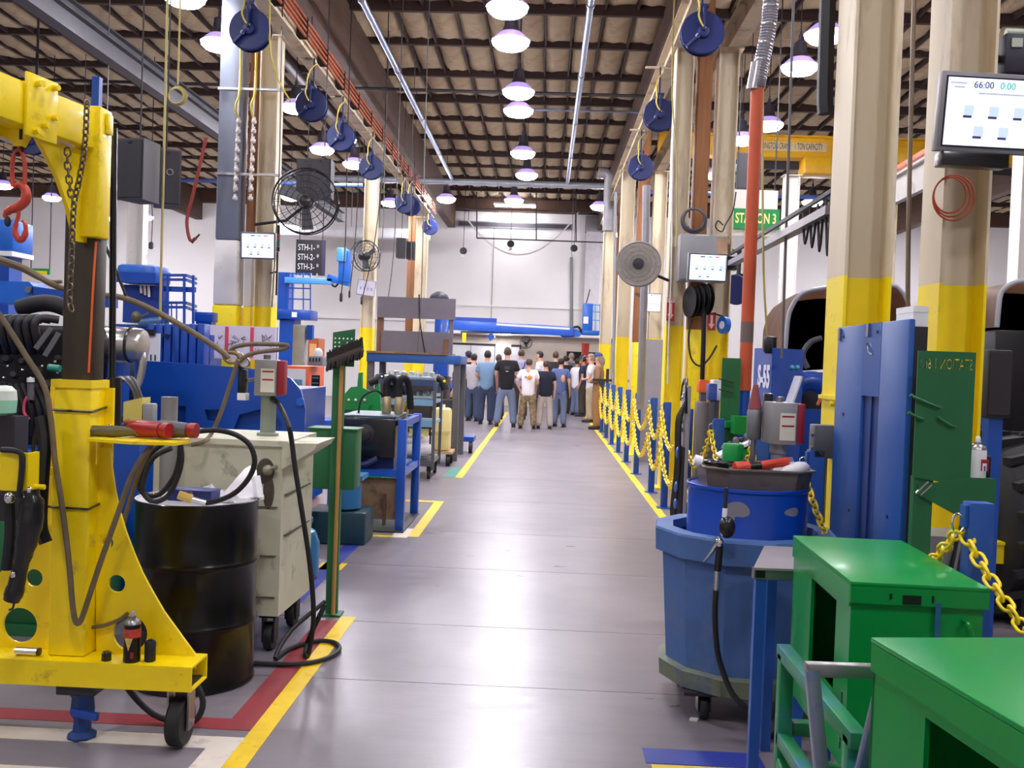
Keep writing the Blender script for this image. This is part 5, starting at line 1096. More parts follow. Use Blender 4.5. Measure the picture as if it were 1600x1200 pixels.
# dark box with fittings at the right edge above the monitor
db = T('control_box', 'dark box with pale fittings at the right edge above the large monitor', 'control box', at(1592, 90, 5.6)); q = at(1592, 90, 5.6)
M().bx(q.x - .10, q.x + .25, 5.55, 5.75, q.z - .10, q.z + .12, .006).b('case', mat('navy dark', (26, 24, 40), .5), db)
for (dx, dz) in ((-.16, .14), (-.17, -.02)): M().cyl((q.x + dx - .04, 5.6, q.z + dz), (q.x + dx + .04, 5.6, q.z + dz), .022, n=10).b('fitting', mat('pale fitting', (176, 184, 166), .4), db)
M().cyl((q.x - .08, 5.6, q.z + .14), (q.x + .2, 5.6, q.z + .14), .022, n=10).b('pipe_end', MATS['pale fitting'], db); M().bx(q.x - .07, q.x - .01, 5.54, 5.55, q.z + .04, q.z + .09).b('pale_square', MATS['pale fitting'], db); M().bar((q.x - .1, 5.65, q.z), (2.35, 5.6, q.z), .04, .04).b('mount_bar', DARK, db)
# grey electrical cabinet, coil, arms
ec = T('electrical_cabinet', 'grey electrical cabinet across the two columns on the right', 'electrical cabinet', (1.97, 12.3, 3.0)); a, b2 = at(1064, 364, 12.2), at(1136, 440, 12.2)
M().bx(a.x, b2.x, 12.25, 12.53, b2.z, a.z, .01).b('case', mat('enclosure grey', (142, 142, 146), .45), ec); M().bx(a.x + .02, b2.x - .02, 12.235, 12.25, b2.z + .02, a.z - .02, .004).b('door', MATS['enclosure grey'], ec); M().bx(a.x + .2, a.x + .36, 12.23, 12.236, a.z - .02, a.z - .01).b('label_strip', WHITE, ec); M().bx(b2.x - .14, b2.x - .01, 12.23, 12.24, a.z - .35, a.z - .03).b('rust_patch', mat('rusty cream', (176, 140, 110), .7, var=.3), ec)
wc_ = T('cable_coil', 'coil of dark cable standing on top of the grey electrical cabinet', 'cable coil', at(1084, 344, 12.35))
for k in range(5): M().ring(at(1084 + k % 2, 343 + k % 3, 12.3 + .025 * k), .135 + .012 * (k % 3), .013, (0, 1, 0), 26, 6).b('cable_turn', mat('coil grey', (84, 78, 86), .6), wc_)
wr = T('hose_drum', 'black cable reels between the columns under the grey cabinet', 'cable reel', at(1090, 472, 12.3)); q = at(1090, 472, 12.3)
for k, dx in enumerate((-.08, .03, .1)): M().lathe([(.05, -.03), (.2, -.03), (.2, -.022), (.08, -.02), (.08, .02), (.2, .022), (.2, .03), (.05, .03)], (q.x + dx, 12.3, q.z + .02 * k), (1, .3, 0), 22).b('reel_disc', RUB, wr)
M().bx(q.x - .12, q.x + .16, 12.4, 12.54, q.z - .03, q.z + .03).b('bracket', DARK, wr)
hose('black cable looping over the yellow column base under the reels', H(12.2, (1080, 500), (1076, 530), (1080, 560), (1094, 572), (1108, 560), (1120, 540)), .012, RUB)
hose('black cable bundle running down the column below the reels', H(12.2, (1100, 480), (1099, 540), (1097, 600), (1094, 680)), .03, BLACK)
dr = T('hose_reel', 'dark blue hose reel hung low behind the orange pipe', 'hose reel', at(1153, 452, 13.2), .5); M().lathe([(.04, -.08), (.2, -.075), (.21, -.06), (.10, -.05), (.10, .05), (.21, .06), (.2, .075), (.04, .08)], axis=(1, .4, .2), n=28).b('drum', REELB, dr, local=True); M().bar((0, 0, 0), (0, 0, .55), .04, .04).b('hanger', DARK, dr, local=True); M().bar((0, 0, .5), (-.45, .1, .6), .03, .03).bar((-.45, .1, .6), (-.62, -.5, .6), .03, .03).b('arm', DARK, dr, local=True)
ob_ = T('small_reel', 'small bright blue disc reel hanging at the right of the yellow column', 'reel', at(1131, 508, 12.2)); M().lathe([(.02, -.03), (.11, -.03), (.11, .03), (.02, .03)], axis=(1, .5, 0), n=24).b('disc', BLUE2, ob_, local=True); M().lathe([(.02, -.034), (.05, -.034), (.05, .034), (.02, .034)], axis=(1, .5, 0), n=16).b('hub', WHITE, ob_, local=True); M().tube([(0, 0, .1), (-.1, .1, .14), (-.25, .3, .14)], .012, 6).b('arm', DARK, ob_, local=True)
def arrow_sign(label, p, s):
    t = T('arrow_sign', label, 'sign', p, group='red extinguisher arrow signs'); M().bx(-.055 * s, .055 * s, -.004, 0, -.16 * s, .16 * s).b('red_plate', mat('sign red', (176, 28, 30), .5), t, local=True)
    M().bx(-.05 * s, .05 * s, -.006, -.004, .09 * s, .155 * s).b('white_band', mat('sign cream', (226, 206, 190), .5), t, local=True); M().prism([(-.016 * s, -.006, .08 * s), (.016 * s, -.006, .08 * s), (.016 * s, -.006, -.07 * s), (.042 * s, -.006, -.07 * s), (0, -.006, -.14 * s), (-.042 * s, -.006, -.07 * s), (-.016 * s, -.006, -.07 * s)], (0, .002, 0)).b('arrow', MATS['sign cream'], t, local=True)
    o = WM[t.name] @ Vector((0, -.0065, .123 * s)); txt('FIRE', .04 * s, MATS['sign red'], t, o, (1, 0, 0), (0, 0, 1), ext=.0005)
    return t
p = at(1048, 483, 12.5); arrow_sign('red sign with a down arrow on the left column face below the round fan', p, .95); p = at(1112, 498, 12.5); arrow_sign('red down arrow sign on the column by the small blue reel', p, .95)
# orange exhaust pipe with flexible silver hose
op = T('exhaust_pipe', 'vertical orange pipe with a flexible silver duct on top, right of the aisle', 'pipe', (1.72, 8.0, 1.3)); px_ = at(1168, 500, 8).x
zt_, zb_ = at(1178, 137, 8).z, at(1165, 610, 8).z
M().cyl((px_, 8, zb_), (px_, 8, zt_), .052, n=18).b('pipe', ORANGE, op); M().cyl((px_, 8, at(1166, 535, 8).z), (px_, 8, at(1166, 503, 8).z), .053, n=18).b('grey_band', mat('band grey', (110, 96, 92), .6), op); M().cyl((px_, 8, 0), (px_, 8, zb_), .045, n=14).b('lower_pipe', BLUE, op); M().cyl((px_, 8, 0), (px_, 8, .02), .12, n=16).b('foot_plate', STEEL, op)
fx = [Vector((px_, 8, zt_)), at(1190, 100, 8), at(1200, 50, 8), at(1205, 0, 8), at(1210, -60, 8), Vector((px_ + .25, 8, 5.74))]
rs = [.058 + .008 * (i % 2) for i in range(120)]
M().tube(fx, rs, 14, smooth=22).b('flexible_duct', mat('silver duct', (176, 176, 184), .3, .8), op); M().tube([Vector((px_, 8, zt_ + .2)), Vector((px_ - .03, 8, zt_ - .02))], .06, 12).b('duct_collar', STEEL, op)
# green STATION 3 sign on a white panel
sg = T('station_sign', 'green hanging sign reading STATION 3 with pale yellow letters', 'sign', at(1181, 342, 14)); q = at(1181, 342, 14)
M().bx(q.x - .34, q.x + .34, 14, 14.02, q.z - .145, q.z + .145).b('green_board', mat('sign green', (20, 140, 70), .5), sg); txt('STATION 3', .20, mat('letter yellow', (246, 240, 150), .5), sg, (q.x, 13.998, q.z), (1, 0, 0), (0, 0, 1), fit=.58, offset=.004)
M().bx(q.x - .33, q.x + .31, 14.03, 14.05, q.z - .24, q.z + .42).b('white_panel', WHITEP, sg); M().bx(q.x - .3, q.x - .28, 14.03, 14.05, q.z + .42, 5.7).bx(q.x + .26, q.x + .28, 14.03, 14.05, q.z + .42, 5.7).b('hangers', DARK, sg) if 0 else None
for dx in (-.28, .26): M().bx(q.x + dx - .008, q.x + dx + .008, 14.03, 14.045, q.z + .42, 7.6).b('hanger', DARK, sg)
hose('knotted black wire beside the green sign, at the top of the grey cabinet', H(11.9, (1130, 352), (1122, 345), (1118, 355), (1128, 362), (1134, 350), (1145, 330), (1150, 300)), .008, RUB)
# yellow bridge crane
bc_ = T('bridge_crane', 'yellow overhead bridge crane beam with lettering, high up on the right', 'crane', (7, 24, 6.2)); 
za_, zb2 = at(1220, 215, 22).z, at(1220, 247, 22).z
M().bx(2.4, 11.6, 21.9, 22.1, zb2, za_).bx(2.4, 11.6, 21.8, 22.2, za_ - .02, za_ + .02).bx(2.4, 11.6, 21.8, 22.2, zb2 - .02, zb2 + .02).b('beam', mat('crane yellow', (232, 178, 20), .4, coat=.2), bc_)
l0 = at(1178, 231, 21.88); l1 = at(1285, 238, 21.88); M().bx(l0.x - .1, l1.x + .1, 21.885, 21.9, zb2 + .14, za_ - .12).b('label_band', mat('label cream2', (228, 206, 160), .5), bc_)
txt('WASHINGTON CRANE    1 TON CAPACITY', .2, DARK, bc_, ((l0.x + l1.x) / 2, 21.88, (za_ + zb2) / 2 + .01), (1, 0, 0), (0, 0, 1), fit=l1.x - l0.x)
q0, q1 = at(1258, 250, 21.7), at(1292, 268, 21.7); M().bx(q0.x, q1.x + .3, 21.7, 22.3, q1.z - .05, zb2 - .02, .02).b('trolley', MATS['crane yellow'], bc_); q = at(1418, 238, 21.7); M().bx(q.x - .4, q.x + .6, 21.6, 22.3, q.z - .25, q.z + .1, .02).b('end_truck', MATS['crane yellow'], bc_); M().tube([Vector((q.x, 21.6, q.z - .2)), Vector((q.x, 21.6, q.z - .6))], .03, 8).b('pendant', YEL, bc_)
struct(M().bx(2.45, 11.5, 22.2, 22.3, zb2 - .2, zb2 - .05).b('trim_3', DARK))
# sloped conductor arm (jib) on the right going from the nearest column to the grey cabinet
jb = T('jib_arm', 'grey tubular jib arm sloping from the right column towards the grey cabinet monitor', 'jib', at(1290, 335, 8)); a, b2 = at(1142, 412, 11.6), at(1300, 328, 6.6)
M().bar(a, b2, .09, .06).b('lower_channel', mat('jib grey', (120, 116, 118), .4, .5), jb); M().bar(a + Vector((0, 0, .12)), b2 + Vector((0, 0, .13)), .03, .03).b('upper_track', DARK, jb); M().box(a, (.12, .12, .16)).b('end_stop', BLACK, jb)
for k in range(4): M().tube([a.lerp(b2, .8 + .05 * k) + Vector((0, -.05, .1)), a.lerp(b2, .82 + .05 * k) + Vector((0, -.06, -.15 - .05 * k)), a.lerp(b2, .86 + .04 * k) + Vector((0, -.05, .1))], .010, 6).b('cable_loop', RUB, jb)
j2 = T('jib_arm', 'white beam with a copper bar running behind the near right columns', 'jib', at(1420, 300, 9)); a, b2 = at(1300, 352, 11), at(1470, 262, 7.5); M().bar(a, b2, .05, .22).b('white_beam', WHITEP, j2); M().bar(a + Vector((.0, -.1, .2)), b2 + Vector((0, -.1, .2)), .04, .04).b('copper_bar', COPPER, j2); M().bar(a + Vector((0, 0, .1)), a.lerp(b2, 1.0) + Vector((0, 0, .12)), .12, .02).b('top_flange', WHITEP, j2)
for q in (a, b2): M().cyl(q, (q.x, q.y, 7.82), .02, n=8).b('hanger_rod', DARK, j2)
# stack light on the tan column
sl = T('stack_light', 'black stack light with red and green rings on the tan column', 'signal light', at(435, 352, 12.3)); a = at(435, 352, 12.3)
for k, (mm, h_) in enumerate([(BLACK, .12), (mat('stack red', (150, 40, 40), .3), .06), (mat('stack green', (30, 96, 60), .3), .10), (BLACK, .06)]):
    z0 = a.z - sum([.12, .06, .10, .06][:k]); M().cyl((a.x, a.y, z0), (a.x, a.y, z0 - h_ + .004), .028, n=12).b('lens_ring', mm, sl)
M().cyl((a.x, a.y, a.z - .34), (a.x, a.y, a.z - .9), .013, n=8).b('pole', BLACK, sl); M().bar((a.x, a.y, a.z - .6), (-3.62, 12.5, a.z - .6), .02, .02).b('bracket', BLACK, sl)
# insulator chains and conduits on the left duct column
for k, (px, lab) in enumerate([(373, 'left hand row of pale porcelain clips on the timber post'), (397, 'right hand row of pale porcelain clips on the timber post')]):
    t = T('clip_row', lab, 'cable clips', at(px, 180, 12.35)); 
    for i in range(9): q = at(px - i * .7, 188 + i * 15, 12.35); M().lathe([(.02, -.045), (.034, -.03), (.034, 0), (.02, .01), (.02, .04)], q, n=8).b('clip', mat('porcelain', (214, 206, 196), .4), t)
    q = at(px + 1, 100, 12.35); M().tube([at(px + 3, 60, 12.35), at(px + 2, 140, 12.35), at(px - 5, 165, 12.32), at(px - 1, 185, 12.35)], .014, 6).b('yellow_drop', YHOSE, t); M().bar(at(px - 7, 300, 12.4), at(px + 2, 110, 12.4), .02, .02).b('back_rail', WHITEP, t)
hose('thin white cable running down the left column face beside the grey electrical cabinet', H(12.4, (1052, 200), (1050, 300), (1049, 420), (1045, 520), (1043, 600)), .010, WHITEP, name='cable', cat='cable')
hose('grey conduit beside the second bay column on the right', H(20.2, (962, 300), (960, 450), (958, 620)), .03, GREY, name='conduit', cat='conduit')
hose('pale steel conduit between the grey fan and the yellow column', H(13.5, (1010, 290), (1008, 400), (1003, 560), (1000, 640)), .055, mat('steel post', (150, 150, 158), .45, .5), name='conduit', cat='conduit')
# far wall details
fw = T('louvre', 'long dark louvre high on the far wall', 'louvre', at(805, 354, 36.9)); a, b2 = at(718, 343, 36.9), at(892, 362, 36.9); M().bx(a.x, b2.x, 36.85, 36.98, b2.z + .1, a.z - .08).b('panel', SHADE, fw); M().bx(a.x - .05, b2.x + .05, 36.88, 36.99, b2.z + .06, a.z - .04).b('frame', GREY, fw)
for k, (px0, py0, px1, py1, s) in enumerate([(732, 345, 905, 330, 1.4)]):
    a, b2 = at(px0, py0, 35), at(px1, py1, 35); t = T('hanging_cable', 'pale cable hanging in a wide curve before the far wall', 'cable', a); M().tube(hang(a, b2, s, 12), .03, 6).b('cable_run', WHITEP, t); M().bar(a, a + Vector((0, 0, 1)), .02, .02).bar(b2, b2 + Vector((0, 0, .8)), .02, .02).b('tie', DARK, t)
for px, py, lab in [(798, 381, 'dark spring balancer hanging in the middle before the far wall'), (897, 388, 'dark spring balancer hanging at the right before the far wall'), (724, 392, 'small dark box hanging at the left before the far wall')]:
    q = at(px, py, 34); t = T('balancer', lab, 'balancer', q, group='balancers before the far wall'); M().lathe([(.03, -.06), (.12, -.05), (.13, 0), (.12, .05), (.03, .06)], q, (0, 1, 0), 18).b('drum', DARK, t); M().cyl(q + Vector((0, 0, .1)), (q.x, q.y, 7.84), .012, n=6).b('cord', DARK, t); M().bx(q.x - .05, q.x + .05, q.y - .03, q.y + .03, q.z - .22, q.z - .11).b('clip', WHITE, t)
t = T('pipe_trapeze', 'thin dark pipe frame hanging before the far wall under the lamps', 'frame', at(800, 340, 32)); 
for (a, b2) in [(at(715, 325, 32), at(975, 333, 32)), (at(745, 372, 32), at(945, 379, 32)), (at(745, 300, 32), at(745, 372, 32)), (at(838, 300, 32), at(838, 375, 32)), (at(900, 300, 32), at(900, 378, 32))]: M().bar(a, b2, .04, .04).b('bar', DARK, t)
for k in range(2): M().bar(at(752 + 90 * k, 300, 32), (at(752 + 90 * k, 300, 32).x, 32, 7.6), .03, .03).b('drop_rod', DARK, t)
du = T('wall_duct', 'pale square duct on the far wall right of the lamps', 'duct', at(930, 350, 36.5)); a, b2 = at(905, 330, 36.6), at(930, 520, 36.6); M().bx(a.x + .3, a.x + .85, 36.5, 36.9, 2.75, 6.6).b('duct', mat('duct pale', (196, 192, 196), .5), du); M().bx(a.x + .26, a.x + .89, 36.48, 36.92, 6.6, 7.2).b('hood', GREY, du)
pipe([tuple(at(893, 402, 36.94)), tuple(at(893, 515, 36.94))], .06, 'vertical grey pipe on the far wall below the right balancer', m=GREY)
wd = T('white_duct', 'white wrapped horizontal duct before the left part of the far wall', 'duct', (-7, 34, 5.5)); a, b2 = at(436, 352, 34), at(672, 376, 34); M().bx(a.x, b2.x, 33.7, 34.2, b2.z, a.z, .05).b('wrap', mat('white wrap', (238, 238, 240), .7), wd)
for k in range(5): M().bar((a.x + .6 + k, 33.95, a.z), (a.x + .6 + k, 33.95, 7.84), .03, .03).b('hanger', GREY, wd)
sb = T('score_board', 'black board with pale lines of station lettering before the far wall', 'board', at(485, 402, 30)); a, b2 = at(463, 374, 30), at(507, 431, 30); M().bx(a.x, b2.x, 30, 30.06, b2.z, a.z).b('panel', mat('board black', (22, 20, 30), .5), sb); M().bx(b2.x - .1, b2.x, 29.98, 30, b2.z, a.z).b('side_strip', mat('board violet', (50, 40, 80), .5), sb)
for k, s_ in enumerate(['STH-1- *', 'STH-2- *', 'STH-3- *', 'STH-4- *']): q = at(480, 387 + 15 * k, 29.99); txt(s_, .27, WHITE, sb, (a.x + .40, 29.985, q.z), (1, 0, 0), (0, 0, 1), fit=.66)
M().bar((a.x + .1, 30.03, a.z), (a.x + .1, 30.03, 7.84), .02, .02).bar((b2.x - .1, 30.03, a.z), (b2.x - .1, 30.03, 7.84), .02, .02).b('hanger', DARK, sb)
for o_ in [o for o in COL.objects if o.get('label') == 'blue hose reel behind the hook of the yellow crane arm']: M().bar(o_.location + Vector((0, .07, .6)), (o_.location.x, o_.location.y + .07, 7.82), .03, .03).b('mount_bar', DARK, o_)
# ================================================================ MACHINES AND CARTS, LEFT OF THE AISLE
# ---- black engine on a blue frame behind the yellow crane
en = T('engine', 'black diesel engine with ribbed intake pipes behind the yellow crane', 'engine', (-3.35, 6.0, .9))
E_ = lambda px, py, Y=6.0: at(px, py, Y)
a, b2 = E_(-40, 505, 6.2), E_(100, 700, 6.2)
M().bx(a.x, b2.x + .25, 6.05, 6.7, b2.z, a.z, .03).b('block', mat('engine black', (20, 19, 22), .4, .3, var=.3, scale=12), en)
M().tube([E_(30, 482, 6.1), E_(55, 475, 6.1), E_(80, 474, 6.1), E_(105, 482, 6.1)], .055, 12).b('air_duct', RUB, en)
for k in range(6): M().tube([E_(72 - 13 * k + 20, 500, 5.9), E_(58 - 13 * k + 8, 497, 5.85), E_(42 - 13 * k + 12, 506, 5.82), E_(40 - 13 * k + 18, 530, 5.85), E_(56 - 13 * k + 8, 550, 5.95)], .026, 10).b('intake_runner', mat('intake black', (34, 33, 38), .45, var=.1), en)
M().bar(E_(80, 512, 5.85), E_(56, 545, 5.82), .03, .03).bar(E_(92, 520, 5.85), E_(70, 556, 5.82), .03, .03).b('coil_stick', GREYD, en)
for (px, py, r) in ((10, 560, .03), (22, 585, .026), (58, 580, .03), (34, 565, .022), (75, 600, .03), (90, 560, .02)): M().lathe([(r, -.03), (r * 1.1, 0), (r * .7, .02)], E_(px, py, 5.95), (.2, -1, .2), 12).b('pulley', DARK, en)
for (px, py) in ((8, 535), (35, 578), (86, 565), (6, 590), (48, 590), (90, 582), (73, 546), (12, 572), (66, 572)): M().ball(E_(px, py, 5.86), .009, 8).b('bright_bolt', CHROME, en)
M().cyl(E_(76, 574, 5.85), E_(94, 576, 5.85), .022, n=12).b('green_filter', mat('teal plastic', (40, 140, 120), .4), en); M().cyl(E_(48, 590, 5.84), E_(48, 625, 5.84), .02, n=12).b('dark_tube', GREYD, en); M().cyl(E_(48, 590, 5.83), E_(48, 597, 5.83), .022, n=12).b('white_cap', WHITE, en)
M().tube([E_(42, 620, 5.8), E_(38, 630, 5.8), (E_(38, 645, 5.8)), E_(46, 655, 5.8)], .008, 8).b('pink_hose', mat('pink hose', (220, 70, 100), .5), en)
for k in range(8): M().tube([E_(-5 + 10 * k, 600, 5.9), E_(6 + 11 * k, 640, 5.85), E_(2 + 12 * k, 680, 5.9)], .014, 6).b('wiring', RUB, en)
mf = T('muffler', 'shiny steel muffler cylinder with a black clamp strap right of the black mast', 'muffler', E_(195, 540, 6.3))
M().lathe([(.02, -.16), (.10, -.15), (.112, -.13), (.112, .13), (.10, .15), (.05, .16)], E_(190, 537, 6.3), (1, 0, -.05), 28).b('canister', mat('brushed steel', (196, 192, 190), .28, .9, var=.08, stretch=(1, 8, 8)), mf); M().ring(E_(206, 538, 6.3), .115, .010, (1, 0, -.05), 28, 6).b('clamp_strap', BLACK, mf); M().tube([E_(212, 538, 6.3), E_(222, 560, 6.3), E_(218, 590, 6.3), E_(210, 610, 6.3)], .03, 10).b('tail_pipe', MATS['brushed steel'], mf)
M().bx(E_(190, 0, 6.3).x - .1, E_(190, 0, 6.3).x + .1, 6.25, 6.35, E_(190, 650, 6.3).z, E_(190, 566, 6.3).z).b('bracket', BLUE, mf)
rv = T('coolant_bottle', 'translucent white bottle with green coolant at the left edge', 'bottle', E_(0, 650, 5.2)); M().lathe([(.04, 0), (.075, .02), (.08, .09)], E_(2, 650, 5.2), n=20, capb=False).b('coolant', mat('coolant green', (150, 206, 180), .3), rv); M().lathe([(.08, .09), (.075, .14), (.05, .165), (.02, .17)], E_(2, 650, 5.2), n=20, capa=False).b('upper_bottle', mat('milky plastic', (214, 222, 212), .35), rv); M().cyl(E_(2, 602, 5.2), E_(2, 596, 5.2), .02, n=10).b('cap', BLACK, rv)
bl = E_(2, 650, 5.2); M().bx(bl.x - .1, bl.x + .1, 5.16, 5.3, .62, bl.z).b('pedestal', DARK, rv)
# yellow valve block & hydraulic hoses right of the mast
vb = T('valve_block', 'yellow valve block with a grey connector and braided hoses right of the mast', 'valve block', E_(208, 665, 5.6)); a, b2 = E_(193, 628, 5.6), E_(221, 664, 5.6)
M().prism([(a.x, 5.6, b2.z), (b2.x, 5.6, b2.z + .03), (b2.x, 5.6, a.z + .03), (a.x, 5.6, a.z)], (0, .12, 0)).b('block', mat('dull yellow', (206, 190, 96), .5), vb); a, b2 = E_(222, 630, 5.6), E_(238, 666, 5.6); M().bx(a.x, b2.x, 5.6, 5.68, b2.z, a.z, .012).b('connector', GREY, vb)
for k in range(4): M().tube([E_(176 + 4 * k, 596, 5.65), E_(190 + 5 * k, 590, 5.6), E_(206 + 3 * k, 605, 5.6), E_(212 + 3 * k, 622, 5.62)], .011, 6).b('braided_hose', GREYD if k % 2 else STEEL, vb)
M().bx(E_(185, 0, 5.6).x, E_(235, 0, 5.6).x, 5.62, 5.72, 0, E_(208, 664, 5.6).z).b('stem', BLUE, vb); M().ball(E_(200, 660, 5.5), (.03, .02, .02), 8).b('red_valve', mat('rust red', (150, 62, 44), .5), vb)
# blue machine frame under the engine and the big blue side plate
fr = T('machine_chassis', 'blue painted machine chassis carrying the black engine, behind the yellow crane', 'machine', (-3.7, 6.6, 0))
M().bx(-5.4, -2.75, 5.95, 6.95, .42, .95, .03).b('chassis_box', BLUE, fr); M().bx(-5.4, -2.7, 5.8, 5.95, .70, .95, .02).b('side_rail', BLUE, fr)
M().tube([(-3.0, 5.75, .6), (-2.75, 5.75, .75), (-2.6, 5.9, .6), (-2.5, 5.9, .45)], .09, 10).b('axle_casting', BLUE, fr); M().ball((-2.55, 5.85, .62), (.12, .12, .16), 12).b('hub_casting', BLUE, fr)
for (x, y) in ((-5.2, 6.1), (-2.95, 6.1), (-5.2, 6.85), (-2.95, 6.85)): M().bx(x - .06, x + .06, y - .06, y + .06, 0, .42).b('stand_leg', BLUE, fr)
M().ball((-2.62, 5.7, .78), (.02, .02, .035), 8).b('white_cap', WHITE, fr)
gx = T('green_machine', 'green painted machine base behind the holes of the yellow crane', 'machine', (-3.5, 5.3, 0)); M().bx(-4.6, -2.45, 5.15, 5.58, .06, .62, .01).b('base_box', GREEN2, gx); M().bx(-4.65, -2.4, 5.12, 5.6, 0, .06).b('plinth', GREEN2, gx); M().bx(-2.62, -2.40, 5.0, 5.15, .3, .74).b('side_box', GREEN2, gx)
pl = T('side_plate', 'large blue machine side plate with a rounded end behind the cream cabinet', 'machine', (-2.3, 7.0, 0))
P_ = lambda px, py: at(px, py, 7.0)
out = [P_(*q) for q in [(212, 563), (300, 568), (372, 574), (430, 580), (455, 592), (470, 610), (477, 640), (474, 700), (470, 780), (212, 780)]]
o2 = [(p.x, p.z) for p in out]
tri = [(P_(*q).x, P_(*q).z) for q in [(352, 702), (374, 648), (420, 636), (440, 660), (440, 702)]]
s1 = [(P_(*q).x, P_(*q).z) for q in [(268, 634), (290, 634), (290, 662), (276, 662)]]; s2_ = [(P_(*q).x, P_(*q).z) for q in [(320, 640), (344, 640), (344, 658), (322, 656)]]
M().plate(o2, [tri, s1, s2_], (0, 7.0, 0), (1, 0, 0), (0, 0, 1), (0, .03, 0)).b('outer_plate', BLUE, pl); M().bx(P_(214, 600).x, P_(466, 600).x, 7.06, 7.9, .45, P_(300, 590).z - .06).b('inner_body', BLUE, pl)
M().bx(P_(214, 600).x, P_(440, 600).x, 7.06, 7.14, 0, .45).b('skirt', BLUE, pl)
M().cyl((P_(474, 628).x - .02, 6.98, P_(474, 628).z), (P_(474, 628).x - .02, 7.0, P_(474, 628).z), .03, n=14).b('pin_boss', BLUE2, pl)
# blue ribs and clipboard, white boards behind it
rb = T('rib_rack', 'row of dark blue upright ribs behind the big blue plate', 'rack', at(272, 560, 8.2))
for k in range(7): a, b2 = at(234 + 13 * k, 506, 8.2), at(243 + 13 * k, 570, 8.2); M().bx(a.x, b2.x, 8.15, 8.3, b2.z - .2, a.z, .006).b('rib', BLUE, rb)
a, b2 = at(228, 560, 8.35), at(330, 600, 8.35); M().bx(a.x, b2.x, 8.3, 8.4, 0, at(228, 520, 8.35).z).b('back_plate', BLUE, rb)
cbd = T('clipboard', 'white clipboard with a black clip hanging before the blue ribs', 'clipboard', at(233, 540, 7.8)); a, b2 = at(220, 520, 7.8), at(250, 566, 7.8); M().bx(a.x, b2.x, 7.79, 7.80, b2.z, a.z).b('paper', WHITE, cbd); M().bx(a.x + .04, b2.x - .04, 7.77, 7.79, a.z - .02, a.z + .03).b('clip', BLACK, cbd); M().bx(a.x + .06, b2.x - .06, 7.8, 8.16, a.z - .02, a.z).b('hanger', DARK, cbd)
for k in range(4): M().bx(a.x + .02 + .035 * k, a.x + .03 + .035 * k, 7.785, 7.79, b2.z + .01, b2.z + .06).b('pen_mark', DARK, cbd)
wb3 = T('drawing_boards', 'white board of three drawing sheets split by red tape, above the big blue plate', 'board', at(370, 530, 8.6)); a, b2 = at(313, 507, 8.6), at(430, 560, 8.6)
M().bx(a.x, b2.x, 8.6, 8.62, b2.z - .02, a.z).b('board', mat('sheet pinkish', (236, 226, 234), .6, var=.04), wb3); w3 = (b2.x - a.x)
for k in (0, 1, 2): M().bx(a.x + w3 * (k / 3 + (.0 if k else 0)), a.x + w3 * k / 3 + .03, 8.592, 8.6, b2.z, a.z - .01).b('red_tape', mat('red tape', (232, 80, 100), .5), wb3)
for k in range(3):
    cx2 = a.x + w3 * (k / 3 + .17); cz2 = (a.z + b2.z) / 2 + (.0 if k else -.04); rr = random.Random(k)
    m = M()
    for i in range(14): x, z = cx2 + rr.uniform(-.07, .07), cz2 + rr.uniform(-.06, .06); m.bar((x, 8.594, z), (x + rr.uniform(-.05, .05), 8.594, z + rr.uniform(-.04, .04)), .006, .004)
    m.b('drawing_lines', mat('ink', (90, 84, 96), .7), wb3)['kind'] = 'stuff'
M().bx(a.x, a.x + .05, 8.62, 8.66, 0, a.z).bx(b2.x - .05, b2.x, 8.62, 8.66, 0, a.z).b('board_legs', BLUE, wb3) if 0 else None
for x in (a.x, b2.x - .05): M().bx(x, x + .05, 8.62, 8.66, 0, a.z).b('leg', BLUE, wb3)
# ---- blue lift platform with guard rail
lp = T('lift_platform', 'blue lift platform with a square hood and open guard rails, left of the duct column', 'lift', (-4.6, 11.2, 0))
L_ = lambda px, py, Y=11.2: at(px, py, Y)
a, b2 = L_(187, 413), L_(248, 444); M().bx(a.x, b2.x, 11.1, 11.6, b2.z, a.z, .05).b('hood', BLUE2, lp); M().bx(a.x + .02, b2.x + .01, 11.08, 11.10, b2.z - .0, b2.z + .12).b('hood_panel', BLUE, lp)
a, b2 = L_(190, 444), L_(246, 505); M().bx(a.x, b2.x, 11.25, 11.5, b2.z, a.z).b('control_panel', mat('deep blue', (16, 60, 140), .5), lp)
for k in range(3): M().cyl(L_(220 + 6 * k, 446), L_(221 + 6 * k, 458 + 3 * k), .016, n=8).b('white_lever', mat('ivory', (220, 206, 196), .5), lp)
for z_ in (430, 437, 473, 480): a, b2 = L_(252, z_, 11.1), L_(290, z_, 11.1); c_ = L_(306, z_ + 6, 11.6); M().bar(a, b2, .03, .03).bar(b2, c_, .03, .03).b('guard_rail', BLUE, lp)
for px in (254, 262, 288, 302): M().bar(L_(px, 430, 11.1), L_(px, 506, 11.1), .025, .025).b('rail_post', BLUE, lp)
for px in (268, 276): M().bar(L_(px, 473, 11.1), L_(px, 503, 11.1), .012, .012).b('thin_bar', BLUE, lp)
a, b2 = L_(252, 447, 11.15), L_(306, 457, 11.15); M().bx(a.x, b2.x, 11.14, 11.16, b2.z, a.z).b('kick_band', BLUE, lp)
M().cyl(L_(218, 505), L_(262, 500), .05, n=12).b('boom_tube', mat('steel blue', (90, 130, 170), .4, .3), lp); a, b2 = L_(180, 506), L_(310, 580); M().bx(a.x, b2.x, 11.2, 12.0, .5, a.z).b('body', BLUE, lp)
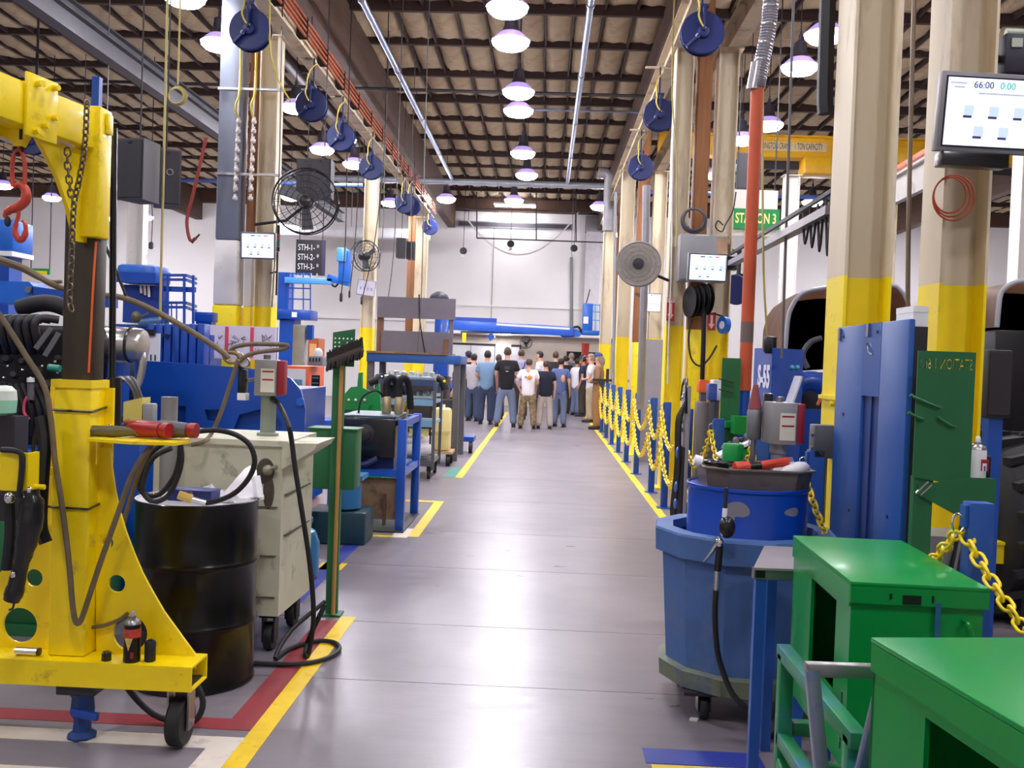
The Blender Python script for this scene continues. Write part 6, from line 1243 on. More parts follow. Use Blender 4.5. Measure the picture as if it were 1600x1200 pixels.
for x in (a.x + .12, b2.x - .12): M().lathe([(.1, -.1), (.24, -.1), (.25, 0), (.24, .1), (.1, .1)], (x, 11.3, .25), (0, 1, 0), 20).b('wheel', RUB, lp)
for x in (a.x + .12, b2.x - .12): M().bx(x - .06, x + .06, 11.4, 11.9, .2, .5).b('wheel_mount', DARK, lp)
M().ball(L_(213, 495, 11.0), (.06, .06, .07), 8).bar(L_(222, 494, 11), L_(232, 489, 11), .02, .02).b('joystick', mat('olive tool', (104, 98, 70)), lp)
b_x = T('blue_box', 'plain blue box left of the yellow foot of the duct column', 'box', at(318, 495, 12)); a, b2 = at(303, 487, 12), at(332, 503, 12); M().bx(a.x, b2.x, 12, 12.2, b2.z, a.z, .006).b('case', BLUE, b_x); M().bx(a.x + .02, b2.x - .02, 12.02, 12.18, 0, b2.z).b('pedestal', BLUE, b_x)
# ---- long blue boom at the left edge
lb = T('boom_machine', 'long blue boom arm lying across the left edge behind the engine', 'machine', (-5.2, 9.0, 0)); B_ = lambda px, py: at(px, py, 9.0)
M().prism([B_(-90, 437), B_(45, 440), B_(52, 447), B_(50, 474), B_(-90, 472)], (0, .3, 0)).b('boom_box', BLUE2, lb); M().prism([B_(50, 448), B_(170, 462), B_(170, 480), B_(50, 474)], (0, .2, 0)).b('boom_tip', BLUE, lb); M().bx(-6.4, -5.6, 9.0, 9.5, 0, B_(0, 472).z).b('pedestal', BLUE, lb); M().cyl(B_(46, 453) + Vector((0, -.03, 0)), B_(46, 453), .03, n=12).b('pin', STEEL, lb)
fl_ = T('blue_unit', 'bright blue unit with a white band at the left edge behind the red hook', 'machine', at(5, 370, 12)); a, b2 = at(-60, 340, 12), at(20, 400, 12); M().bx(a.x, b2.x, 12, 12.5, b2.z + .06, a.z, .04).b('housing', BLUE2, fl_); M().bx(a.x, b2.x, 11.98, 12.5, b2.z, b2.z + .06).b('white_band', WHITE, fl_); M().bx(a.x + .1, b2.x - .1, 12.1, 12.4, 0, b2.z).b('mast', BLUE, fl_)
gsg = T('small_sign', 'small green and yellow sign at the far left by the brown hoses', 'sign', at(62, 424, 20)); a, b2 = at(48, 419, 20), at(77, 429, 20); M().bx(a.x, b2.x, 20, 20.03, b2.z, a.z).b('plate', MATS['sign green'], gsg); M().bx(a.x + .1, b2.x - .05, 19.98, 20, b2.z, b2.z + .07).b('stripe', YEL2, gsg); M().bar((a.x, 20.01, a.z), (a.x, 20.01, 7.84), .015, .015).bar((b2.x, 20.01, a.z), (b2.x, 20.01, 7.84), .015, .015).b('hanger', DARK, gsg)
# ---- blue bucket lift on the left, mid distance
al = T('bucket_lift', 'blue aerial lift with a railed basket and long horizontal arm, mid left', 'lift', (-5.2, 19, 0)); A_ = lambda px, py: at(px, py, 19.0)
a, b2 = A_(432, 425), A_(450, 500); M().bx(a.x, b2.x, 19, 19.4, b2.z, a.z).b('mast', BLUE, al); a, b2 = A_(402, 482), A_(487, 500); M().bx(A_(437, 482).x, b2.x, 18.9, 19.5, b2.z, a.z, .01).b('basket_tray', BLUE, al)
for z_ in (427, 450, 467): M().bar(A_(449, z_), A_(486, z_ + 1), .025, .025).b('basket_rail', BLUE, al)
for px in (449, 457, 474, 485): M().bar(A_(px, 426), A_(px, 484), .022, .022).b('basket_post', BLUE, al)
M().bar(A_(446, 438), A_(520, 440), .16, .12, .01).b('arm_tube', mat('light blue', (80, 160, 230), .35, coat=.2), al); M().bar(A_(512, 434), A_(546, 442), .16, .14, .01).b('arm_tip', BLUE2, al); a, b2 = A_(531, 392), A_(547, 442); M().bx(a.x, b2.x, 18.9, 19.1, b2.z, a.z, .02).b('upright_head', BLUE2, al); a, b2 = A_(529, 388), A_(543, 410); M().bx(a.x, b2.x, 18.85, 19.15, b2.z, a.z, .02).b('head_box', MATS['light blue'], al)
M().tube([A_(515, 440), A_(523, 448), A_(530, 440), A_(534, 425)], .02, 6).b('hose_loop', RUB, al); a, b2 = A_(437, 498), A_(487, 520); M().bx(a.x, a.x + .3, 19.0, 19.5, 0, a.z).b('column', BLUE, al); M().bx(a.x - .3, a.x + 1.2, 18.7, 19.8, 0, .3).b('base', BLUE, al); q = A_(462, 492); M().bx(q.x - .05, q.x + .05, 18.89, 18.9, q.z - .05, q.z + .05).b('label', WHITE, al)
# ---- orange cabinet with white front, grey connectors
oc_ = T('orange_cabinet', 'orange and white machine cabinet with a black vent, left of the green sign post', 'cabinet', (-2.55, 10.2, 0)); O_ = lambda px, py: at(px, py, 10.0)
a, b2 = O_(438, 571), O_(478, 650); M().bx(a.x, O_(500, 0).x, 10.02, 10.7, .02, a.z, .01).b('body', mat('cabinet orange', (232, 96, 44), .45), oc_); M().bx(a.x + .02, b2.x - .02, 10.0, 10.02, .3, a.z - .03).b('white_front', WHITE, oc_); M().bx(a.x + .04, b2.x - .05, 9.992, 10.0, a.z - .28, a.z - .14).b('blue_print', mat('print teal', (90, 140, 170), .6, var=.3), oc_)
a2, b3 = O_(487, 586), O_(498, 636); M().bx(a2.x, b3.x, 10.0, 10.02, b3.z, a2.z).b('vent_panel', BLACK, oc_)
for k in range(6): z = b3.z + (a2.z - b3.z) * (k + .5) / 6; M().bx(a2.x + .01, b3.x - .01, 9.99, 10.0, z - .008, z + .008).b('vent_slat', GREYD, oc_)
cn = T('connector_box', 'grey box with a row of ports on top of the orange cabinet', 'box', O_(490, 560)); a, b2 = O_(478, 556), O_(500, 571); M().bx(a.x, b2.x, 10.1, 10.4, O_(470, 571).z, a.z, .006).b('case', GREY, cn); M().ball(O_(490, 552) + Vector((0, .2, 0)), (.05, .05, .06), 10).b('dome', WHITE, cn)
for k in range(4): q = O_(481 + 5 * k, 562); M().bx(q.x - .008, q.x + .008, 10.09, 10.1, q.z - .02, q.z + .02).b('port', DARK, cn)
ip = T('grey_pillar', 'grey pillar with fittings standing behind the orange cabinet', 'pillar', at(465, 530, 13)); a, b2 = at(458, 507, 13), at(475, 572, 13); M().bx(a.x, b2.x, 13, 13.2, 0, a.z, .01).b('pillar', mat('patchy grey', (150, 148, 148), .6, var=.2), ip); M().bx(b2.x + .02, b2.x + .10, 13, 13.1, a.z - .2, a.z).b('blue_flag', BLUE, ip); M().bar((b2.x, 13.05, a.z - .1), (b2.x + .03, 13.05, a.z - .1), .02, .02).b('bracket', DARK, ip)
so = T('orange_window_cabinet', 'small cabinet with an orange frame behind the grey pillar', 'cabinet', at(484, 545, 14)); a, b2 = at(476, 528, 14), at(497, 562, 14); M().bx(a.x, b2.x, 14, 14.4, 0, a.z).b('body', mat('rust orange', (190, 100, 60), .5), so); M().bx(a.x + .08, b2.x - .03, 13.98, 14, b2.z + .05, a.z - .08).b('pale_window', mat('pale orange', (250, 196, 150), .5), so)
# ---- green hopper
gh_ = T('green_hopper', 'bright green hopper machine with a V shaped front beside the yellow column foot', 'machine', (-2.3, 11.4, 0)); Q_ = lambda px, py: at(px, py, 11.4)
M().prism([Q_(537, 650), Q_(537, 617), Q_(548, 605), Q_(558, 604), Q_(560, 583), Q_(566, 582), Q_(566, 606), Q_(580, 612), Q_(592, 600), Q_(596, 650)], (0, .06, 0)).b('front_plate', GREEN3, gh_); a, b2 = Q_(536, 640), Q_(596, 700); M().bx(a.x, b2.x, 11.46, 12.1, .0, a.z).b('body', GREEN3, gh_); M().prism([Q_(537, 632), Q_(580, 632), Q_(576, 640), Q_(537, 640)], (0, -.05, 0)).b('lip', GREEN3, gh_)
for px in (545, 556, 570): q = Q_(px, 625); M().ball((q.x, 11.39, q.z), .018, 6).b('bolt', WHITE, gh_)
# ---- blue framed stand with black tank and oil trays
bs = T('blue_stand', 'blue square tube stand left of the aisle carrying a black tank', 'stand', (-1.56, 9.1, 0)); X0, X1, Y0, Y1 = -1.90, -1.27, 8.75, 9.75
SB = mat('frame blue', (20, 84, 186), .4, var=.06, coat=.2)
for (x, y, zt2) in ((X0, Y0, 1.0), (X1, Y0, 1.03), (X0, Y1, 1.03), (X1, Y1, 1.03)): M().bx(x - .04, x + .04, y - .04, y + .04, 0, zt2, .008).b('leg', SB, bs)
for z in (.50,): M().bx(X0, X1, Y0 - .03, Y0 + .03, z, z + .06).bx(X0, X1, Y1 - .03, Y1 + .03, z, z + .06).bx(X0 - .03, X0 + .03, Y0, Y1, z, z + .06).bx(X1 - .03, X1 + .03, Y0, Y1, z, z + .06).b('shelf_frame', SB, bs)
M().bx(X1 - .03, X1 + .03, Y0, Y1, .96, 1.02).bx(X0, X1, Y1 - .03, Y1 + .03, .96, 1.02).b('top_rail', SB, bs); M().bx(X0, X1, Y0 + .02, Y1, .555, .56).b('shelf', SB, bs)
M().bx(X0, X1 - .05, Y0 + .03, Y0 + .045, .10, .48).b('plywood_panel', PLY, bs); M().bx(X1 - .16, X1 - .13, Y0 - .02, Y0, .05, .34).b('rust_strip', mat('rusty strip', (90, 70, 58), .8), bs); M().bx(X0 - .05, X1 + .05, Y0 - .10, Y1, 0, .015).b('floor_tray', mat('oily tray', (60, 54, 54), .4, .2, var=.2), bs)
tk = T('hydraulic_tank', 'black hydraulic tank with a round port and brass topped filters on the blue stand', 'tank', (-1.6, 9.2, .56))
M().bx(-1.86, -1.34, 8.78, 9.6, .66, 1.035, .025).b('tank_box', BLACK, tk); M().bx(-1.80, -1.36, 8.85, 9.5, .56, .66).b('sump', mat('navy sump', (22, 34, 84), .4), tk); M().bx(-1.855, -1.34, 8.80, 9.6, 1.035, 1.05).b('top_plate', mat('teal grey plate', (86, 112, 124), .35, .3), tk)
M().lathe([(.09, 0), (.09, -.02), (.06, -.03), (.055, -.07), (.03, -.08)], (-1.62, 8.78, .88), (0, 1, 0), 24).b('round_port', DARK, tk); M().ball((-1.67, 8.70, .86), (.025, .02, .03), 8).b('chrome_cap', CHROME, tk); M().tube([(-1.72, 8.77, .64), (-1.62, 8.74, .60), (-1.5, 8.77, .66)], .03, 8).b('elbow_pipe', MATS['navy sump'], tk)
for x in (-1.50, -1.38):
    M().lathe([(.04, 1.05), (.045, 1.07), (.045, 1.20), (.03, 1.22)], (x, 9.2, 0), n=14).b('brass_filter', mat('brass filter', (190, 170, 130), .35, .6), tk)
    M().tube([(x, 9.2, 1.2), (x - .01, 9.2, 1.32), (x + .03, 9.2, 1.40), (x + .08, 9.25, 1.34), (x + .10, 9.3, 1.1)], .034, 10).b('black_elbow', RUB, tk)
M().tube([(-1.36, 9.3, 1.06), (-1.30, 9.3, 1.2), (-1.33, 9.3, .9)], .012, 6).b('yellow_lead', YHOSE, tk); M().tube([(-1.75, 9.1, 1.05), (-1.72, 9.1, 1.2), (-1.6, 9.15, 1.27), (-1.52, 9.2, 1.2)], .010, 6).b('thin_line', RUB, tk)
# ---- parts carts
ct = T('parts_cart', 'shelved steel cart with silver engine castings left of the aisle', 'cart', (-1.8, 12.9, 0)); CY0, CY1 = 12.6, 13.4; cxa, cxb = -2.15, -1.42
LB2 = mat('pale blue shelf', (130, 168, 196), .5, var=.1); 
for (x, y) in ((cxa, CY0), (cxb, CY0), (cxa, CY1), (cxb, CY1)): M().bx(x - .02, x + .02, y - .02, y + .02, .12, 1.30).b('upright', GREYD, ct)
for z, m_ in ((.20, GREYD), (.72, LB2), (1.0, LB2), (1.26, mat('slate shelf', (60, 74, 110), .4))): M().bx(cxa, cxb, CY0, CY1, z, z + .04).bx(cxa, cxb, CY0 - .015, CY0, z - .03, z + .05).b('shelf', m_, ct)
for (x, y) in ((cxa + .05, CY0 + .05), (cxb - .05, CY0 + .05), (cxa + .05, CY1 - .05), (cxb - .05, CY1 - .05)): M().lathe([(.02, -.02), (.06, -.02), (.06, .02), (.02, .02)], (x, y, .06), (1, 0, 0), 14).b('caster_wheel', RUB, ct); M().bx(x - .03, x + .03, y - .02, y + .02, .1, .2).b('caster_fork', DARK, ct)
def casting(label, loc, sx, sy, seed):
    t = T('engine_casting', label, 'engine part', loc, group='castings on the parts cart'); r_ = random.Random(seed); AL = mat('cast aluminium', (176, 186, 190), .35, .6, var=.12)
    M().bx(-sx, sx, -sy, sy, .0, .05, .01).b('base_plate', AL, t, local=True)
    for i in range(7): x = -sx + 2 * sx * (i + .5) / 7; M().lathe([(.035, .05), (.035, .08 + r_.uniform(0, .03)), (.02, .11)], (x, r_.uniform(-sy, sy) * .5, 0), n=10).b('boss', AL, t, local=True)
    for i in range(4): x = r_.uniform(-sx, sx); M().bar((x, -sy, .06), (x + .05, sy, .06), .03, .04).b('rib', AL, t, local=True)
    return t
casting('long silver cylinder head on the top shelf of the parts cart', (-1.78, 12.9, 1.305), .34, .2, 1); casting('silver cover casting on the middle shelf of the parts cart', (-1.68, 12.9, 1.045), .22, .2, 2)
for k, (x, lab) in enumerate([(-2.16, 'black hose end at the left of the top cart shelf'), (-1.40, 'black hose end with a yellow tip at the right of the top cart shelf')]): t = T('hose_end', lab, 'hose end', (x, 12.7, 1.3)); M().tube([(x, 12.7, 1.33), (x + .06, 12.68, 1.31), (x + .11, 12.66, 1.18)] if k else [(x - .14, 12.66, 1.24), (x - .06, 12.66, 1.28), (x + .02, 12.7, 1.34)], .05, 10).b('boot', RUB, t); M().ball((x + .1, 12.6, 1.3) if k else (x + .02, 12.65, 1.33), .02, 8).b('tip', YEL if k else CHROME, t)
t = T('motor_unit', 'dark round motor on the middle shelf of the parts cart', 'engine part', (-2.0, 12.9, 1.045)); M().lathe([(.05, -.1), (.11, -.09), (.11, .09), (.05, .1)], (-1.98, 12.9, 1.15), (0, 1, 0), 18).b('drum', DARK, t); M().bx(-2.06, -1.9, 12.84, 12.96, 1.045, 1.06).b('foot', DARK, t)
t = T('sack', 'white sack bundle on the bottom shelf of the parts cart', 'sack', (-1.68, 12.8, .25)); M().ball((-1.68, 12.85, .37), (.24, .22, .12), 14).ball((-1.72, 12.85, .50), (.2, .18, .10), 12).b('bundle', mat('white sacking', (224, 220, 226), .7, bump=.1), t, ang=80); M().bx(-1.75, -1.5, 12.66, 12.72, .56, .66).b('yellow_card', mat('pale yellow', (240, 226, 140), .6), t)
yc_ = T('yellow_container', 'tall pale yellow plastic container strapped to a small wheeled dolly', 'container', (-1.5, 14.4, 0)); PYL = mat('pale yellow plastic', (238, 222, 150), .45, var=.05)
M().bx(-1.64, -1.37, 14.25, 14.6, .22, .86, .05).b('container', PYL, yc_); M().bx(-1.645, -1.365, 14.24, 14.3, .50, .53).b('moulded_band', PYL, yc_); M().cyl((-1.5, 14.4, .85), (-1.5, 14.4, .91), .04, n=12).b('cap', WHITE, yc_); M().bx(-1.72, -1.32, 14.2, 14.7, .18, .22).b('deck', mat('dolly wood', (190, 160, 120), .6), yc_)
for (x, y) in ((-1.68, 14.25), (-1.38, 14.25), (-1.68, 14.65), (-1.38, 14.65)): M().lathe([(.02, -.025), (.075, -.025), (.075, .025), (.02, .025)], (x, y, .076), (1, .2, 0), 16).b('wheel', RUB, yc_); M().bx(x - .03, x + .03, y - .03, y + .03, .14, .18).b('caster_fork', DARK, yc_)
M().bar((-1.70, 14.66, .2), (-1.70, 14.66, 1.1), .025, .025).b('push_bar', DARK, yc_)
# ---- tall stand with grey sheet panels and blue top
gp_ = T('panel_rack', 'tall blue topped rack with two wide grey sheet panels above it, left of the crowd', 'rack', (-2.0, 15.6, 0)); R_ = lambda px, py: at(px, py, 15.2)
a, b2 = R_(590, 463), R_(711, 500); GPN = mat('sheet panel grey', (112, 106, 116), .55, .2, var=.08); M().bx(a.x, b2.x, 15.2, 15.23, b2.z, a.z).b('upper_panel', GPN, gp_); c_, d_ = R_(596, 516), R_(706, 562); M().bx(c_.x, d_.x, 15.2, 15.23, d_.z - .05, c_.z).b('lower_panel', GPN, gp_)
M().bx(a.x, a.x + .10, 15.23, 15.3, d_.z - .05, a.z).b('rusty_upright', mat('rust brown', (120, 84, 64), .8, var=.2), gp_); M().bx(d_.x - .06, d_.x, 15.23, 15.3, d_.z - .05, a.z).b('right_upright', GPN, gp_); q = R_(698, 540); M().bx(q.x - .05, q.x + .03, 15.18, 15.2, q.z - .18, q.z + .1).b('rust_patch', MATS['rust brown'], gp_)
e_, f_ = R_(578, 556), R_(722, 570); M().bx(e_.x, f_.x, 14.9, 16.2, f_.z, f_.z + .14, .01).b('blue_top', mat('rack blue', (40, 88, 160), .45, var=.1), gp_); M().bx(e_.x, f_.x - .2, 14.88, 16.2, f_.z + .14, f_.z + .17).b('wood_top', PLY, gp_)
for (x, y) in ((e_.x + .06, 14.98), (f_.x - .06, 14.98), (e_.x + .06, 16.1), (f_.x - .06, 16.1)): M().bx(x - .05, x + .05, y - .05, y + .05, 0, f_.z).b('leg', GREYD, gp_)
M().bx(e_.x + .05, f_.x - .25, 15.4, 16.0, .35, f_.z - .2, .03).b('dark_machine', mat('dark brown metal', (74, 66, 66), .6, var=.2), gp_); M().ball(R_(682, 464) + Vector((0, .4, 0)), (.16, .16, .12), 14).b('round_top', mat('dark dome', (50, 48, 62), .5), gp_); M().bx(f_.x - .3, f_.x - .06, 15.0, 15.5, .25, .95).b('side_bin', SHADE, gp_)
M().tube([R_(655, 460), R_(656, 500), R_(662, 540), R_(668, 566)], .012, 6).b('black_lead', RUB, gp_); M().bar((f_.x - .4, 15.0, f_.z - .1), (f_.x - .36, 15.0, f_.z - .5), .09, .05).b('blue_handle', BLUE, gp_)
ft = T('flat_truck', 'low blue hand truck with black wheels behind the yellow container', 'hand truck', (-1.3, 16.4, 0)); M().bx(-1.5, -1.15, 16.3, 16.8, .2, .28).b('deck', BLUE, ft)
for x in (-1.45, -1.2): M().lathe([(.02, -.03), (.1, -.03), (.1, .03), (.02, .03)], (x, 16.35, .1), (1, 0, 0), 16).b('wheel', RUB, ft)
M().bar((-1.5, 16.75, .24), (-1.5, 16.75, .9), .03, .03).b('handle', BLUE, ft)
sc2 = T('caster_stand', 'teal blue plastic container behind the cream cabinet by the blue tape', 'container', (-1.72, 6.75, 0)); M().lathe([(.12, 0), (.17, .04), (.17, .26), (.14, .34), (.06, .38), (.05, .43)], (-1.72, 6.75, 0), n=24).b('jug', mat('teal jug', (40, 110, 160), .35, var=.08), sc2); M().tube([(-1.64, 6.7, .37), (-1.60, 6.68, .44), (-1.72, 6.7, .47), (-1.8, 6.72, .40)], .02, 8).b('jug_handle', MATS['teal jug'], sc2)
ch2 = T('blue_pump', 'teal blue pump unit standing behind the green sign post', 'pump', (-1.7, 8.2, 0)); M().bx(-1.95, -1.45, 8.0, 8.4, 0, .28, .02).b('base', mat('dark teal', (24, 60, 72), .5), ch2); M().lathe([(.1, .28), (.14, .3), (.14, .5), (.1, .54)], (-1.66, 8.15, 0), n=18).b('pump_drum', mat('teal jug', (40, 110, 160)), ch2); M().ball((-1.56, 8.0, .56), .02, 8).b('chrome_knob', CHROME, ch2); M().bx(-1.9, -1.5, 8.05, 8.35, .54, .58).b('top_plate', mat('teal light', (60, 130, 170), .4), ch2)
# ================================================================ RIGHT SIDE, BEHIND THE CHAIN
# hose rack cart
hc = T('hose_rack_cart', 'narrow wheeled cart with a grey board hung with black hoses, by the chain posts', 'cart', (1.27, 8.45, 0))
M().bx(1.20, 1.38, 8.2, 8.9, .13, .19).bx(1.16, 1.20, 8.15, 8.95, .13, .19).b('blue_base', SB, hc)
for (x, y) in ((1.2, 8.25), (1.2, 8.85), (1.36, 8.25), (1.36, 8.85)): M().lathe([(.02, -.015), (.055, -.015), (.055, .015), (.02, .015)], (x, y, .056), (1, .3, 0), 14).b('caster_wheel', RUB, hc); M().bx(x - .02, x + .02, y - .02, y + .02, .09, .13).b('caster_fork', DARK, hc)
M().bx(1.26, 1.29, 8.4, 8.75, .19, 1.44, .006).b('grey_board', mat('rack board grey', (150, 146, 150), .5), hc); M().bx(1.24, 1.26, 8.42, 8.73, .19, .9).b('dark_board', DARK, hc)
for k in range(5): y = 8.44 + .06 * k; M().tube([(1.25, y, 1.30 - .02 * k), (1.21, y - .02, 1.1), (1.22, y, .7), (1.20, y + .02, .3), (1.23, y, .2)], .013, 6).b('hung_hose', RUB, hc)
M().tube([(1.25, 8.38, 1.2), (1.24, 8.36, 1.42), (1.26, 8.5, 1.5), (1.26, 8.7, 1.46), (1.26, 8.78, 1.3)], .012, 6).b('top_hose', BLACK, hc)
for (y, z) in ((8.5, 1.36), (8.6, 1.33), (8.52, 1.22), (8.58, 1.12), (8.5, 1.05)): M().ball((1.245, y, z), (.014, .022, .022), 8).b('fitting', CHROME, hc)
for z in (.85, .55, .4): M().ball((1.20, 8.45, z), (.02, .02, .05), 8).b('blue_coupling', mat('pale blue metal', (96, 130, 200), .3, .5), hc)
# workbench area
wk = T('workbench', 'green and steel workbench crowded with parts behind the blue bin', 'workbench', (1.95, 7.2, 0)); M().bx(1.60, 2.9, 6.55, 7.0, .85, .92, .006).b('bench_top', GREEN2, wk)
for (x, y) in ((1.64, 6.6), (2.86, 6.6), (1.64, 6.96), (2.86, 6.96)): M().bx(x - .03, x + .03, y - .03, y + .03, 0, .85).b('leg', GREEN2, wk)
M().bx(1.62, 2.88, 6.6, 6.98, .3, .34).b('under_shelf', GREEN2, wk); M().bx(1.7, 2.4, 6.65, 6.9, .34, .7, .01).b('green_drawer_box', GREEN, wk)
ct2 = T('parts_chute', 'white sloped parts chute with a green edge and black bits on the workbench', 'chute', (1.75, 6.45, .92)); a, b2 = at(1122, 712, 6.4), at(1195, 678, 6.4); M().bar(a, b2, .16, .02).b('white_tray', WHITE, ct2); M().bar(a + Vector((0, -.06, -.06)), b2 + Vector((0, -.06, -.06)), .02, .05).b('green_edge', GREEN, ct2); M().bar(a.lerp(b2, .5) + Vector((0, 0, -.02)), (1.62, 6.56, .9), .04, .04).b('support', GREEN2, ct2)
for k in range(7): q = a.lerp(b2, .15 + .12 * k) + Vector((0, .02, .03)); M().ball(q, (.025, .02, .018 + .01 * (k % 3)), 8).b('black_part', DARK if k % 2 else GREYD, ct2)
def box_on(name, label, px0, py0, px1, py1, Y, m, d_=.15, cat='box', base=None, lid=None):
    a, b2 = at(px0, py0, Y), at(px1, py1, Y); t = T(name, label, cat, ((a.x + b2.x) / 2, Y + d_ / 2, b2.z)); M().bx(a.x, b2.x, Y, Y + d_, b2.z, a.z, .006).b('case', m, t); M().bx(a.x + .01, b2.x - .01, Y - .005, Y + d_, a.z - .012, a.z + .004).b('lid', lid or m, t)
    if base: M().bx(a.x + .02, b2.x - .02, Y + .02, Y + d_ - .02, 0, b2.z).b('pedestal', base, t)
    return t
box_on('orange_box', 'small orange box on a shelf by the yellow column foot', 1093, 594, 1108, 614, 9.2, ORANGE2, base=GREYD); box_on('blue_box', 'small blue box between the orange box and the green plate', 1108, 600, 1120, 626, 8.9, mat('box blue', (58, 84, 160), .5), base=GREYD); box_on('white_box', 'white box behind the small blue box', 1114, 594, 1128, 626, 9.1, WHITE, base=GREYD)
t = T('steel_pillar', 'bare steel pillar right of the hose rack cart', 'pillar', at(1098, 680, 9.0)); a, b2 = at(1090, 628, 9.0), at(1106, 745, 9.0); M().bx(a.x, b2.x, 9.0, 9.15, 0, a.z, .006).b('pillar', mat('steel pillar', (136, 130, 130), .35, .6, var=.1, stretch=(4, 4, .5)), t); M().bx(a.x - .03, b2.x + .03, 8.97, 9.18, 0, .02).b('foot', DARK, t)
t = T('fire_extinguisher', 'dark red fire extinguisher standing behind the chain by the steel pillar', 'fire extinguisher', (1.60, 9.35, 0)); M().lathe([(.07, 0), (.08, .02), (.08, .95), (.05, 1.04), (.02, 1.06)], (1.57, 9.4, 0), n=18).b('cylinder', mat('extinguisher red', (120, 24, 34), .35), t); M().bar((1.57, 9.4, 1.06), (1.57, 9.36, 1.12), .02, .04).b('valve', BLACK, t); M().bx(1.54, 1.60, 9.315, 9.322, .6, .74).b('label', WHITE, t)
t = T('station_plate', 'tall plain green plate on a green foot in front of the orange pipe', 'sign', at(1140, 640, 8.0)); a, b2 = at(1129, 559, 7.9), at(1153, 690, 7.9); M().bx(a.x, b2.x, 7.9, 7.92, b2.z, a.z).b('plate', GREEN2, t); M().bx(a.x + .02, a.x + .09, 7.92, 7.96, 0, a.z - .1).b('post', GREEN2, t); M().bx(a.x, a.x + .11, 7.84, 7.98, 0, .012).b('foot', GREEN2, t); q = at(1160, 660, 7.7); M().bx(q.x - .08, q.x + .12, 7.6, 7.78, q.z - .09, q.z + .05).b('side_box', GREEN, t); M().bx(a.x + .02, q.x, 7.76, 7.9, q.z - .05, q.z).b('box_arm', GREEN, t)
for z_ in (596, 612): a2 = at(1126, z_, 7.89); M().bar(a2 + Vector((-.02, -.02, .02)), a2 + Vector((.10, -.02, -.01)), .01, .01).b('peg', DARK, t)
# blue S-55 lift body
sm = T('lift_chassis', 'blue lift body lettered S-55 in white, behind the blue drum', 'lift', (1.75, 8.9, 0), .0)
c0_, c1, c2_ = at(1179, 548, 9.0), at(1207, 545, 8.55), at(1256, 543, 8.9); zt3 = 1.80
base_pts = [(c0_.x, c0_.y), (c1.x, c1.y), (c2_.x, c2_.y), ((c0_.x + c2_.x) / 2 + .02, 9.5)]
M().prism([(x, y, .55) for x, y in base_pts], (0, 0, zt3 - .55)).b('body_shell', BLUE, sm); M().prism([(x, y, 0) for x, y in [(c0_.x + .05, 9.0), (c1.x, 8.65), (c2_.x - .05, 8.95), (c1.x + .1, 9.4)]], (0, 0, .55)).b('lower_body', DARK, sm)
u = Vector((c1.x - c0_.x, c1.y - c0_.y, 0)).normalized(); md = Vector(((c0_.x + c1.x) / 2, (c0_.y + c1.y) / 2, at(1198, 590, 8.8).z)) + Vector((u.y, -u.x, 0)) * .004 + u * .05
txt('S-55', .27, mat('decal white', (226, 226, 236), .5), sm, md, u, (0, 0, 1), fit=.30, offset=.012)
lr = at(1246, 590, 8.6); M().bar(at(1248, 588, 8.55), at(1232, 634, 8.5), .09, .02).b('white_lever_plate', mat('matte white', (206, 208, 222), .5), sm)
for px in (1238, 1246): q = at(px, 575, 8.6); M().ball(q, (.025, .04, .025), 8).b('bolt_head', mat('teal bolt', (40, 130, 150), .4), sm)
q = at(1207, 536, 8.7); M().bx(q.x - .04, q.x + .05, 8.75, 8.9, 1.80, q.z + .06, .006).b('black_knob_box', BLACK, sm)
t = T('blue_cover', 'low curved blue cover with an orange strip left of the nearest column', 'machine', at(1270, 610, 9.2)); q = at(1268, 640, 9.2); M().tube([(q.x - .25, 9.2, q.z), (q.x - .15, 9.2, q.z + .22), (q.x, 9.2, q.z + .27), (q.x + .15, 9.2, q.z + .2)], .10, 10).b('cover', BLUE, t); M().bar((q.x + .02, 9.08, q.z + .05), (q.x + .1, 9.08, q.z + .25), .04, .02).b('orange_strip', ORANGE2, t); M().bx(q.x - .25, q.x + .2, 9.15, 9.4, 0, q.z).b('body', BLUE, t)
# ---- wheeled loader machines with big fibreglass hoods
def hood(t, o, W, Hh, D, k=.05, skew=.0):
    n = 10; pts = []
    for i in range(n + 1): a = PI * i / n; c, s_ = math.cos(a), math.sin(a); pts.append((-(abs(c) ** .4) * (1 if c > 0 else -1) * W / 2, (abs(s_) ** .42) * Hh))
    m = M(); rings = []
    for (sc, y) in ((1., 0), (1.0, D * .5), (.94, D)): rings.append([(o[0] + x * sc, o[1] + y, o[2] + z * sc + skew * x) for x, z in pts])
    R = [[m.bm.verts.new(p) for p in r] for r in rings]
    for a, b2 in zip(R, R[1:]):
        for i in range(n): m.bm.faces.new((a[i], a[i + 1], b2[i + 1], b2[i]))
    m.bm.faces.new(R[-1])
    bmesh.ops.solidify(m.bm, geom=list(m.bm.faces), thickness=.02); m.b('hood_shell', mat('hood brown black', (150, 116, 94), .6, var=.2), t)
    M().tube([Vector((o[0] + x, o[1], o[2] + z + skew * x)) for x, z in pts], k / 2, 8, smooth=2).b('hood_edge', mat('hood edge grey', (176, 176, 184), .45), t)
lm = T('loader', 'blue and black wheeled loader with an open brown black hood behind the near right columns', 'vehicle', (3.0, 9.0, 0))
q0, q1 = at(1226, 560, 9.6), at(1420, 560, 9.6); hood(lm, ((q0.x + q1.x) / 2, 9.6, at(1320, 580, 9.6).z), q1.x - q0.x, at(1320, 446, 9.6).z - at(1320, 580, 9.6).z, 1.2, .045, .1)
